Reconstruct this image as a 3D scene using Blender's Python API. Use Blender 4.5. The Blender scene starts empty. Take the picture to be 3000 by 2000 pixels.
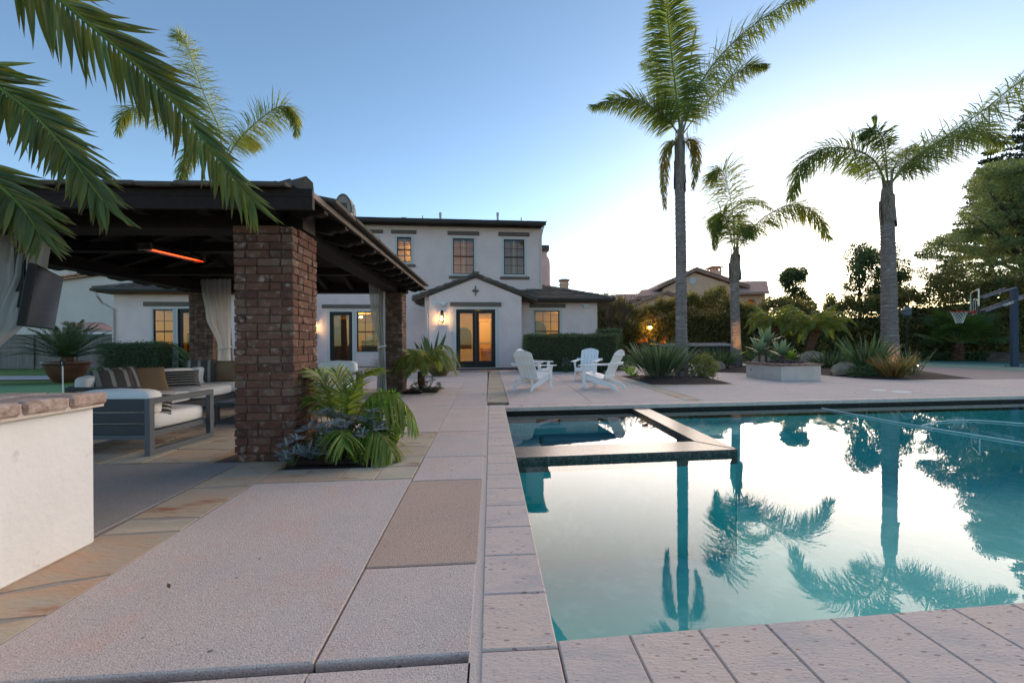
import bpy, math, random
import numpy as np
from mathutils import Vector, Matrix
random.seed(11)
rng = np.random.default_rng(11)
PI = math.pi
sc = bpy.context.scene
COL = sc.collection

# ------------------------------------------------------------------ camera, sky, sun, exposure
FPX, EYE, CX, CY, ROLL = 1240.0, 1.05, 1500.0, 1008.0, 0.007
cd = bpy.data.cameras.new('camera')
cam = bpy.data.objects.new('camera', cd)
COL.objects.link(cam)
sc.camera = cam
cd.sensor_width = 36
cd.lens = 36 * FPX / 3000
cd.shift_y = (CY - 1000) / 3000
cd.clip_start, cd.clip_end = 0.05, 4000
cam.matrix_world = Matrix.Translation((0, 0, EYE)) @ Matrix.Rotation(PI / 2, 4, 'X') @ Matrix.Rotation(-ROLL, 4, 'Z')

SUN_AZ, SUN_EL = math.radians(35.7), math.radians(4.6)
w = bpy.data.worlds.new('World')
sc.world = w
w.use_nodes = True
nt = w.node_tree
sk = nt.nodes.new('ShaderNodeTexSky')
sk.sky_type = 'NISHITA'
sk.sun_disc = False
sk.sun_elevation, sk.sun_rotation = SUN_EL, SUN_AZ
sk.air_density, sk.dust_density, sk.ozone_density = 0.66, 0.36, 1.40
bg = nt.nodes['Background']
nt.links.new(sk.outputs[0], bg.inputs[0])
bg.inputs[1].default_value = 0.105

sl = bpy.data.lights.new('sun', 'SUN')
sl.energy, sl.angle, sl.color = 1.5, math.radians(80), (1.0, 0.75, 0.55)
sun = bpy.data.objects.new('sun', sl)
COL.objects.link(sun)
sd = Vector((math.sin(SUN_AZ) * math.cos(SUN_EL), math.cos(SUN_AZ) * math.cos(SUN_EL), math.sin(SUN_EL)))
sun.rotation_euler = sd.to_track_quat('Z', 'Y').to_euler()
sun.location = sd * 60

vs = sc.view_settings
vs.view_transform = 'Standard'
vs.look = 'None'
vs.gamma = 1.0
vs.use_curve_mapping = False
vs.exposure = 2.2
sc.render.engine = 'CYCLES'
sc.cycles.use_denoising = True
sc.cycles.max_bounces = 10
sc.cycles.transparent_max_bounces = 16
sc.cycles.sample_clamp_indirect = 6.0
sc.cycles.caustics_reflective = False

# ------------------------------------------------------------------ from a spot in the photograph to a place in the world
def ray(px, py):
    a, b = px - CX, py - CY
    c, s = math.cos(ROLL), math.sin(ROLL)
    return Vector(((a * c - b * s) / FPX, 1.0, -(a * s + b * c) / FPX))

def G(px, py, z=0.0):
    d = ray(px, py)
    t = (z - EYE) / d.z
    return Vector((d.x * t, t, z))

def A(px, py, Y):
    d = ray(px, py)
    return Vector((d.x * Y, Y, EYE + d.z * Y))

class Fr:
    def __init__(s, x=0., y=0., a=0., z=0.):
        s.x, s.y, s.z, s.a, s.c, s.s = x, y, z, a, math.cos(a), math.sin(a)
    def p(s, a, b, c=0.):
        return Vector((s.x + a * s.c - b * s.s, s.y + a * s.s + b * s.c, s.z + c))
    def loc(s, v):
        x, y = v[0] - s.x, v[1] - s.y
        return Vector((x * s.c + y * s.s, -x * s.s + y * s.c, v[2] - s.z))
    def hit(s, px, py, d):
        r = ray(px, py)
        t = (d + (-s.s * s.x + s.c * s.y)) / (-s.s * r.x + s.c * r.y)
        q = s.loc((r.x * t, r.y * t, EYE + r.z * t))
        return q.x, q.z
W0 = Fr()

# ------------------------------------------------------------------ materials
MATS = {}
def mat(name, c, rough=0.8, c2=None, nscale=3.0, detail=6, mixw=(0.35, 0.65), bump=0.0, bscale=30.0, robj=0.0, risl=0.0, spec=0.3,
        metal=0.0, speck=None, trans=0.0, stretch=(1, 1, 1), cobj=None, local=False, c3=None, n3=40.0, w3=(0.55, 0.7)):
    if name in MATS:
        return MATS[name]
    m = bpy.data.materials.new(name)
    m.use_nodes = True
    t = m.node_tree
    N, L = t.nodes, t.links
    b = N['Principled BSDF']
    b.inputs['Roughness'].default_value = rough
    b.inputs['Specular IOR Level'].default_value = spec
    b.inputs['Metallic'].default_value = metal
    if local:
        src = N.new('ShaderNodeTexCoord').outputs['Object']
    else:
        src = N.new('ShaderNodeNewGeometry').outputs['Position']
    mp = N.new('ShaderNodeMapping')
    mp.inputs['Scale'].default_value = stretch
    L.new(src, mp.inputs['Vector'])
    vec = mp.outputs[0]
    if robj or cobj:
        oi = N.new('ShaderNodeObjectInfo')
        vo = N.new('ShaderNodeVectorMath'); vo.operation = 'MULTIPLY_ADD'
        L.new(oi.outputs['Random'], vo.inputs[0]); vo.inputs[1].default_value = (37, 53, 11)
        L.new(vec, vo.inputs[2]); vec = vo.outputs[0]
    def noise(sc_, det=detail):
        n = N.new('ShaderNodeTexNoise')
        n.inputs['Scale'].default_value = sc_
        n.inputs['Detail'].default_value = det
        n.inputs['Roughness'].default_value = 0.6
        L.new(vec, n.inputs['Vector'])
        return n.outputs['Fac']
    def ramp(fac, a, b_):
        r = N.new('ShaderNodeMapRange')
        r.inputs[1].default_value, r.inputs[2].default_value = a, b_
        L.new(fac, r.inputs[0])
        return r.outputs[0]
    def mix(f, x, y, mode='MIX'):
        q = N.new('ShaderNodeMix'); q.data_type = 'RGBA'; q.blend_type = mode
        for sock, v in ((q.inputs[0], f), (q.inputs[6], x), (q.inputs[7], y)):
            if isinstance(v, (tuple, list)): sock.default_value = (*v[:3], 1)
            elif isinstance(v, float): sock.default_value = v
            else: L.new(v, sock)
        return q.outputs[2]
    col = tuple(c)
    if cobj:
        r = N.new('ShaderNodeValToRGB')
        r.color_ramp.interpolation = 'CONSTANT' if len(cobj) > 3 else 'LINEAR'
        els = r.color_ramp.elements
        while len(els) < len(cobj): els.new(0.5)
        for i, cc in enumerate(cobj):
            els[i].position = i / len(cobj); els[i].color = (*cc, 1)
        L.new(oi.outputs['Random'], r.inputs[0])
        col = r.outputs[0]
    if c2:
        col = mix(ramp(noise(nscale), *mixw), col, c2)
    if c3:
        col = mix(ramp(noise(n3, 3), *w3), col, c3)
    if speck:
        for sc_, amt, cc in speck:
            v = N.new('ShaderNodeTexVoronoi'); v.inputs['Scale'].default_value = sc_
            L.new(vec, v.inputs['Vector'])
            sp = N.new('ShaderNodeSeparateColor'); L.new(v.outputs['Color'], sp.inputs[0])
            gt = N.new('ShaderNodeMath'); gt.operation = 'LESS_THAN'; gt.inputs[1].default_value = amt
            L.new(sp.outputs[0], gt.inputs[0])
            near = N.new('ShaderNodeMath'); near.operation = 'LESS_THAN'; near.inputs[1].default_value = 0.42
            L.new(v.outputs['Distance'], near.inputs[0])
            mu = N.new('ShaderNodeMath'); mu.operation = 'MULTIPLY'
            L.new(gt.outputs[0], mu.inputs[0]); L.new(near.outputs[0], mu.inputs[1])
            col = mix(mu.outputs[0], col, cc)
    if robj or risl:
        if risl:
            rnd = N.new('ShaderNodeNewGeometry').outputs['Random Per Island']; amt = risl
        else:
            rnd = oi.outputs['Random']; amt = robj
        mr = N.new('ShaderNodeMapRange'); mr.inputs[3].default_value, mr.inputs[4].default_value = 1 - amt, 1 + amt
        L.new(rnd, mr.inputs[0])
        vm = N.new('ShaderNodeVectorMath'); vm.operation = 'SCALE'
        if isinstance(col, tuple): vm.inputs[0].default_value = col
        else: L.new(col, vm.inputs[0])
        L.new(mr.outputs[0], vm.inputs[3])
        col = vm.outputs[0]
    if isinstance(col, tuple):
        b.inputs['Base Color'].default_value = (*col, 1)
    else:
        L.new(col, b.inputs['Base Color'])
    if bump:
        bn = N.new('ShaderNodeBump'); bn.inputs['Strength'].default_value = bump
        bn.inputs['Distance'].default_value = 0.02
        L.new(noise(bscale, 4), bn.inputs['Height'])
        L.new(bn.outputs[0], b.inputs['Normal'])
    if trans:
        tr = N.new('ShaderNodeBsdfTranslucent')
        if isinstance(col, tuple): tr.inputs[0].default_value = (*col, 1)
        else:
            br = N.new('ShaderNodeVectorMath'); br.operation = 'MULTIPLY'; br.inputs[1].default_value = (1.7, 1.6, .9)
            L.new(col, br.inputs[0]); L.new(br.outputs[0], tr.inputs[0])
        ms = N.new('ShaderNodeMixShader'); ms.inputs[0].default_value = trans
        L.new(b.outputs[0], ms.inputs[1]); L.new(tr.outputs[0], ms.inputs[2])
        L.new(ms.outputs[0], N['Material Output'].inputs[0])
    MATS[name] = m
    return m

def emit(name, c, strength):
    m = bpy.data.materials.new(name); m.use_nodes = True
    b = m.node_tree.nodes['Principled BSDF']
    b.inputs['Base Color'].default_value = (*c, 1)
    b.inputs['Emission Color'].default_value = (*c, 1)
    b.inputs['Emission Strength'].default_value = strength
    return m

def glass(name, tint=(1, 1, 1), ior=1.5, rough=0.0, wave=0.0, extra=0.0):
    m = bpy.data.materials.new(name); m.use_nodes = True
    t = m.node_tree; N, L = t.nodes, t.links
    tr = N.new('ShaderNodeBsdfTransparent'); tr.inputs[0].default_value = (*tint, 1)
    gl = N.new('ShaderNodeBsdfGlossy'); gl.inputs['Roughness'].default_value = rough
    f0 = ((ior - 1) / (ior + 1)) ** 2
    ge = N.new('ShaderNodeNewGeometry')
    dt = N.new('ShaderNodeVectorMath'); dt.operation = 'DOT_PRODUCT'; L.new(ge.outputs['Incoming'], dt.inputs[0]); L.new(ge.outputs['Normal'], dt.inputs[1])
    ab = N.new('ShaderNodeMath'); ab.operation = 'ABSOLUTE'; L.new(dt.outputs['Value'], ab.inputs[0])
    om = N.new('ShaderNodeMath'); om.operation = 'SUBTRACT'; om.inputs[0].default_value = 1; L.new(ab.outputs[0], om.inputs[1])
    pw = N.new('ShaderNodeMath'); pw.operation = 'POWER'; pw.inputs[1].default_value = 5; L.new(om.outputs[0], pw.inputs[0])
    fr = N.new('ShaderNodeMath'); fr.operation = 'MULTIPLY_ADD'; fr.inputs[1].default_value = 1 - f0; fr.inputs[2].default_value = f0; L.new(pw.outputs[0], fr.inputs[0])
    ms = N.new('ShaderNodeMixShader')
    L.new(fr.outputs[0], ms.inputs[0]); L.new(tr.outputs[0], ms.inputs[1]); L.new(gl.outputs[0], ms.inputs[2])
    if wave:
        g = N.new('ShaderNodeNewGeometry')
        n = N.new('ShaderNodeTexNoise'); n.inputs['Scale'].default_value = 5.0; n.inputs['Detail'].default_value = 4
        L.new(g.outputs['Position'], n.inputs['Vector'])
        bn = N.new('ShaderNodeBump'); bn.inputs['Strength'].default_value = wave; bn.inputs['Distance'].default_value = 0.02
        L.new(n.outputs['Fac'], bn.inputs['Height']); L.new(bn.outputs[0], gl.inputs['Normal'])
    L.new(ms.outputs[0], N['Material Output'].inputs[0])
    return m

# walls and paving
M_STUCCO = mat('stucco', (.84, .63, .58), .9, (.74, .56, .52), 1.3, bump=.25, bscale=55)
M_TRIM = mat('stucco_trim', (.58, .55, .52), .9, bump=.15, bscale=50)
M_WHITE = mat('counter_plaster', (.78, .745, .705), .9, (.70, .665, .62), 1.6, mixw=(.5, .85), bump=.22, bscale=22, c3=(.50, .45, .39), n3=7, w3=(.66, .80))
M_PINK = mat('exposed_aggregate', (.60, .46, .40), .85, (.56, .475, .43), 1.7, c3=(.64, .46, .39), n3=3.3, w3=(.52, .68), bump=.5, bscale=160, cobj=[(.66, .52, .445), (.63, .51, .44), (.67, .53, .455)],
             speck=[(165, .28, (.38, .30, .27)), (240, .28, (.84, .72, .65)), (48, .0025, (.18, .15, .13))])
M_TAN = mat('brown_aggregate', (.56, .395, .30), .85, (.50, .36, .28), 1.5, bump=.5, bscale=160,
            speck=[(150, .30, (.32, .235, .185)), (210, .25, (.64, .50, .41))])
M_GREY = mat('grey_aggregate', (.36, .315, .28), .85, (.30, .265, .24), 1.5, bump=.5, bscale=160,
             speck=[(150, .3, (.22, .19, .17)), (210, .25, (.46, .41, .37))])
M_JOINT = mat('dark_joint', (.09, .075, .065), .95)
M_GROUTD = mat('stone_grout', (.36, .31, .27), .9, bump=.4, bscale=90)
M_GROUT = mat('pale_grout', (.64, .53, .45), .9, bump=.4, bscale=90)
M_COPE = mat('coping_stone', (.66, .515, .42), .75, (.60, .485, .42), 2.4, bump=.35, bscale=60, cobj=[(.69, .525, .42), (.64, .51, .435), (.66, .52, .44), (.70, .53, .43), (.61, .49, .41)],
             speck=[(48, .05, (.36, .24, .19)), (110, .085, (.44, .32, .26))], stretch=(.7, 1.9, 1), c3=(.50, .43, .40), n3=5.0, w3=(.5, .7))
M_FLAG = mat('flagstone', (.4, .3, .2), .8, (.44, .38, .29), 2.2, mixw=(.40, .62), bump=.35, bscale=18,
             cobj=[(.54, .43, .30), (.50, .36, .24), (.46, .41, .31), (.52, .34, .22), (.56, .46, .34), (.46, .38, .28)], stretch=(1, 2.5, 1),
             c3=(.36, .17, .09), n3=3.0, w3=(.55, .70))
M_BRICK = mat('used_brick', (.2, .12, .09), .9, (.27, .19, .145), 14, mixw=(.52, .78), bump=.7, bscale=70,
              cobj=[(.135, .056, .036), (.155, .070, .044), (.115, .055, .038), (.165, .082, .053), (.19, .11, .078), (.10, .048, .033), (.145, .064, .040)],
              c3=(.52, .43, .36), n3=9, w3=(.60, .80))
M_BRICKS = mat('used_brick_far', (.135, .078, .055), .9, (.27, .20, .16), 9, mixw=(.48, .75), bump=.6, bscale=60, risl=.35)
M_CAPBRICK = mat('cap_brick', (.34, .22, .17), .9, (.50, .40, .34), 9, c3=(.24, .15, .115), n3=20, w3=(.5, .7), bump=.5, bscale=50, cobj=[(.36, .23, .18), (.30, .20, .155), (.38, .28, .22)])
M_CAPDARK = mat('dark_cap_brick', (.20, .115, .085), .9, (.28, .18, .14), 10, bump=.4, bscale=50, robj=.25)
M_MORTAR = mat('mortar', (.105, .075, .055), .95, bump=.4, bscale=80)
M_TILE = mat('dark_roof_tile', (.10, .082, .07), .9, (.14, .115, .095), 5, bump=.5, bscale=40, robj=.25)
M_TILEB = mat('dark_roof_field', (.10, .082, .07), .9, (.14, .115, .095), 3, bump=.5, bscale=40)
M_TERRA = mat('terracotta_tile', (.42, .20, .12), .85, (.52, .33, .23), 6, bump=.3, bscale=30, robj=.2)
M_BROOF = mat('brown_tile_roof', (.34, .19, .145), .9, (.46, .28, .22), 4, bump=.6, bscale=8)
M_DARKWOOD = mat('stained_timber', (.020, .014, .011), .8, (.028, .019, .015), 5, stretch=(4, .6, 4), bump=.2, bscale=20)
M_FASCIA = mat('skylit_fascia', (.17, .125, .10), .7, (.13, .095, .075), 4, bump=.2)  # right eave board only: sky light falling on it is put into the colour
M_LINTEL = mat('brown_lintel', (.17, .13, .105), .8, (.14, .105, .085), 4, bump=.2)
M_GUTTER = mat('bronze_gutter', (.045, .036, .031), .5)
M_GUTTERL = mat('chimney_niche_brown', (.30, .24, .20), .9)  # mid brown of the plate on the chimney cap
M_DOWN = mat('painted_downspout', (.55, .49, .44), .6)
M_BLACK = mat('black_frame', (.012, .012, .013), .45)
M_IRON = mat('iron', (.03, .027, .025), .6)
M_SHUTTER = mat('shutter_slat', (.30, .20, .12), .6, robj=.15)
M_INT = mat('interior_wall', (.62, .44, .16), .9, (.50, .35, .12), .8)
M_INTWOOD = mat('interior_cabinet', (.64, .42, .16), .6)
M_INTDARK = mat('interior_wood_and_gloom', (.06, .035, .02), .6)  # dark furniture wood, also the painted gloom of the arch openings
M_INTFLOOR = mat('interior_floor', (.45, .36, .27), .5)
M_INTFAB = mat('interior_fabric', (.55, .50, .45), .9)
M_TAN_H = mat('tan_stucco', (.74, .45, .29), .9, (.66, .40, .26), 1, bump=.2)
M_PINK_H = mat('rose_stucco', (.62, .34, .25), .9, bump=.2)
M_BEIGE_H = mat('beige_stucco', (.66, .56, .49), .9, (.60, .51, .45), 1, bump=.2)
M_FENCE = mat('fence_board', (.21, .18, .16), .85, (.17, .145, .13), 5, stretch=(3, 3, .4), robj=.12)
# pool
M_PLASTER = mat('pool_plaster', (.05, .47, .43), .7, (.09, .53, .49), 1.2, detail=8, c3=(.22, .63, .58), n3=3.0, w3=(.5, .75))
M_SPAPL = mat('spa_plaster', (.03, .17, .21), .7, (.035, .20, .24), 2)
def mosaic():
    m = bpy.data.materials.new('mosaic_tile'); m.use_nodes = True
    t = m.node_tree; N, L = t.nodes, t.links; b = N['Principled BSDF']
    g = N.new('ShaderNodeNewGeometry')
    v = N.new('ShaderNodeTexVoronoi'); v.inputs['Scale'].default_value = 40; v.inputs['Randomness'].default_value = .12
    L.new(g.outputs['Position'], v.inputs['Vector'])
    v2 = N.new('ShaderNodeTexVoronoi'); v2.feature = 'DISTANCE_TO_EDGE'; v2.inputs['Scale'].default_value = 40; v2.inputs['Randomness'].default_value = .12
    L.new(g.outputs['Position'], v2.inputs['Vector'])
    r = N.new('ShaderNodeValToRGB')
    r.color_ramp.elements[0].color = (.022, .018, .016, 1); r.color_ramp.elements[1].color = (.13, .11, .095, 1)
    s = N.new('ShaderNodeSeparateColor'); L.new(v.outputs['Color'], s.inputs[0]); L.new(s.outputs[0], r.inputs[0])
    lt = N.new('ShaderNodeMath'); lt.operation = 'LESS_THAN'; lt.inputs[1].default_value = .07; L.new(v2.outputs['Distance'], lt.inputs[0])
    q = N.new('ShaderNodeMix'); q.data_type = 'RGBA'; L.new(lt.outputs[0], q.inputs[0]); L.new(r.outputs[0], q.inputs[6]); q.inputs[7].default_value = (.03, .027, .024, 1)
    L.new(q.outputs[2], b.inputs['Base Color']); b.inputs['Roughness'].default_value = .28
    return m
M_MOSAIC = mosaic()
M_WATER = glass('pool_water', (.90, .99, .99), 1.33, 0.0, wave=.012)
M_PANE = glass('window_glass', (.92, .93, .9), 1.5)
# garden
M_LAWN = mat('lawn_grass', (.075, .145, .030), .95, (.11, .19, .04), 2.5, bump=.8, bscale=120)
M_PUTT = mat('putting_turf', (.085, .22, .10), .95, (.10, .25, .12), 2, bump=.3, bscale=150)
M_COURT = mat('court_paint', (.09, .215, .165), .7, (.075, .185, .145), .8)
M_LINE = mat('white_line_paint', (.75, .75, .72), .7)
M_PAVER = mat('paver', (.36, .28, .26), .9, (.27, .21, .20), 6, stretch=(1, 4, 1), bump=.5, bscale=14)
M_SOIL = mat('ground_soil', (.10, .10, .05), .95, (.07, .09, .035), .6)
M_MULCH = mat('bark_mulch', (.034, .019, .015), .95, (.065, .038, .030), 40, bump=1.0, bscale=45)
M_CHIP = mat('mulch_chip', (.075, .042, .033), .9, risl=.5)
M_PATH = mat('path_concrete', (.42, .38, .36), .9)
M_TRUNK = mat('palm_trunk', (.27, .215, .19), .9, (.145, .11, .095), 5, stretch=(1.2, 1.2, 5), bump=.8, bscale=12, c3=(.35, .30, .27), n3=3, w3=(.56, .7))
M_SHEATH = mat('palm_sheath', (.28, .22, .175), .85, (.13, .095, .07), 6, stretch=(4, 4, .8), bump=.7, bscale=14)
M_BARK = mat('bark', (.09, .07, .055), .9, (.06, .045, .035), 6, bump=.6)
M_PYG = mat('fibrous_trunk', (.15, .07, .04), .9, (.08, .04, .025), 20, bump=1.0, bscale=22)
def leafm(name, c, c2, risl=.3, trans=.3, rough=.5, nsc=2.0, spec=.35):
    return mat(name, c, rough, c2, nsc, detail=3, risl=risl, trans=trans, spec=spec)
L_QUEEN = leafm('queen_palm_leaf', (.105, .165, .048), (.18, .215, .05), .4, .52, nsc=1.2)
L_YELL = leafm('fading_palm_leaf', (.20, .20, .035), (.27, .19, .05), .3, .4, nsc=1.5)
L_DATE = leafm('date_palm_leaf', (.050, .100, .045), (.095, .120, .035), .30, .22, .35, nsc=2.5, spec=.55)
L_ARECA = leafm('areca_leaf', (.15, .25, .045), (.24, .27, .05), .3, .35, .4, nsc=4)
L_HEDGE = leafm('hedge_leaf', (.060, .100, .042), (.085, .130, .050), .45, .15, .5, nsc=3)
L_TALL = leafm('tall_hedge_leaf', (.235, .195, .068), (.125, .135, .05), .55, .45, nsc=.7)
L_TREE = leafm('tree_leaf', (.13, .165, .075), (.085, .125, .06), .5, .45, nsc=.6)
L_FEATH = leafm('feathery_leaf', (.165, .21, .10), (.11, .155, .075), .5, .5, nsc=.5)
L_CONE = leafm('conifer_needle', (.040, .070, .036), (.055, .085, .045), .4, .15)
L_SAGO = leafm('sago_leaf', (.035, .070, .025), (.05, .09, .03), .3, .15)
L_BIRD = leafm('strap_leaf', (.055, .105, .045), (.085, .135, .055), .35, .25, .4)
L_BRONZE = leafm('bronze_flax_leaf', (.17, .15, .05), (.26, .16, .06), .4, .3, .4)
L_SILV = leafm('silver_leaf', (.34, .37, .38), (.26, .29, .30), .3, .2, .8)
L_LIME = leafm('lime_leaf', (.12, .24, .025), (.17, .30, .04), .35, .35, .45)
L_AGAVE = leafm('agave_leaf', (.16, .24, .16), (.20, .27, .15), .3, .15, .5)
L_ORANGE = leafm('orange_petal', (.80, .20, .025), (.85, .32, .03), .3, .3)
L_PYG = leafm('pygmy_palm_leaf', (.15, .21, .055), (.225, .24, .055), .35, .52, .4)
L_FAN = leafm('fan_palm_leaf', (.055, .105, .028), (.085, .130, .030), .3, .3, .45)
M_ROCK = mat('boulder', (.40, .29, .20), .9, (.24, .18, .13), 5, bump=.8, bscale=8)
M_LAVA = mat('lava_rock', (.035, .03, .035), .95, risl=.4, bump=.6)
# furniture
M_CHAIR = mat('painted_white_slat', (.86, .84, .82), .5, (.80, .785, .77), 5)
M_ALU = mat('grey_aluminium', (.10, .115, .13), .45, spec=.5)
M_ALUD = mat('dark_aluminium', (.045, .050, .057), .5, spec=.4)
M_CUSH = mat('cushion_linen', (.84, .83, .81), .95, (.77, .755, .73), 3, bump=.15, bscale=120)
M_TANP = mat('tan_weave', (.28, .19, .11), .95, (.22, .145, .085), 70, stretch=(1, 1, 3), bump=.4, bscale=90)
def stripes(name, a, b, freq, axis=2, duty=.5):
    m = bpy.data.materials.new(name); m.use_nodes = True
    t = m.node_tree; N, L = t.nodes, t.links; bs = N['Principled BSDF']; bs.inputs['Roughness'].default_value = .95
    tc = N.new('ShaderNodeTexCoord'); sp = N.new('ShaderNodeSeparateXYZ'); L.new(tc.outputs['Object'], sp.inputs[0])
    n = N.new('ShaderNodeTexNoise'); n.inputs['Scale'].default_value = 60; L.new(tc.outputs['Object'], n.inputs['Vector'])
    ad = N.new('ShaderNodeMath'); ad.operation = 'MULTIPLY_ADD'; ad.inputs[1].default_value = .012; L.new(n.outputs['Fac'], ad.inputs[0]); L.new(sp.outputs[axis], ad.inputs[2])
    mu = N.new('ShaderNodeMath'); mu.operation = 'MULTIPLY'; mu.inputs[1].default_value = freq; L.new(ad.outputs[0], mu.inputs[0])
    f = N.new('ShaderNodeMath'); f.operation = 'FRACT'; L.new(mu.outputs[0], f.inputs[0])
    lt = N.new('ShaderNodeMath'); lt.operation = 'LESS_THAN'; lt.inputs[1].default_value = duty; L.new(f.outputs[0], lt.inputs[0])
    q = N.new('ShaderNodeMix'); q.data_type = 'RGBA'; L.new(lt.outputs[0], q.inputs[0]); q.inputs[6].default_value = (*a, 1); q.inputs[7].default_value = (*b, 1)
    L.new(q.outputs[2], bs.inputs['Base Color'])
    return m
M_STRIPE = stripes('striped_cloth', (.30, .28, .25), (.035, .033, .033), 22, 2, .62)
M_STRIPEV = stripes('charcoal_stripe_cloth', (.30, .29, .27), (.075, .072, .07), 7, 0, .72)
M_ZIG = stripes('zigzag_cloth', (.45, .42, .37), (.02, .02, .02), 26, 2, .5)
def sheer(name):
    m = bpy.data.materials.new(name); m.use_nodes = True
    t = m.node_tree; N, L = t.nodes, t.links; b = N['Principled BSDF']
    b.inputs['Base Color'].default_value = (.74, .73, .71, 1); b.inputs['Roughness'].default_value = .95
    tl = N.new('ShaderNodeBsdfTranslucent'); tl.inputs[0].default_value = (.74, .73, .71, 1)
    tp = N.new('ShaderNodeBsdfTransparent')
    a = N.new('ShaderNodeMixShader'); a.inputs[0].default_value = .45; L.new(b.outputs[0], a.inputs[1]); L.new(tl.outputs[0], a.inputs[2])
    c = N.new('ShaderNodeMixShader'); c.inputs[0].default_value = .22; L.new(a.outputs[0], c.inputs[1]); L.new(tp.outputs[0], c.inputs[2])
    L.new(c.outputs[0], N['Material Output'].inputs[0])
    return m
M_SHEER = sheer('sheer_cloth')
M_POT = mat('glazed_pot', (.16, .065, .038), .35, (.09, .035, .022), 3, spec=.5)
M_TV = mat('tv_screen', (.004, .004, .005), .09, spec=.7)
M_TVB = mat('tv_casing', (.012, .012, .012), .5)
M_STEEL = mat('steel', (.45, .43, .41), .4, metal=.8)
M_COPPER = mat('copper', (.35, .16, .09), .45, metal=.6)
M_POLE = mat('slate_blue_paint', (.045, .065, .10), .6, spec=.2)
M_RIM = mat('orange_paint', (.55, .07, .03), .5)
M_NET = mat('white_cord', (.72, .72, .70), .8)
M_BOARDGL = glass('backboard_glass', (.80, .90, .86), 1.5)
M_BLOCK = mat('wall_block', (.24, .19, .165), .9, (.19, .15, .13), 5, bump=.5, robj=.2)
M_FIXT = mat('white_fixture', (.70, .70, .70), .5)
M_MAT = mat('mat_fibre', (.30, .27, .26), .95, bump=.5, bscale=90)
M_GLOW = emit('lamp_glow', (1.0, .62, .22), 9.0)
M_BULB = emit('lamp_bulb', (1.0, .70, .32), 26.0)
M_HEAT = emit('heater_element', (1.0, .055, .008), 1.5)
M_HEATR = mat('heater_reflector', (.40, .30, .26), .3, metal=.8)
M_LAMPGL = glass('lantern_glass', (1, .97, .9), 1.3)

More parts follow.
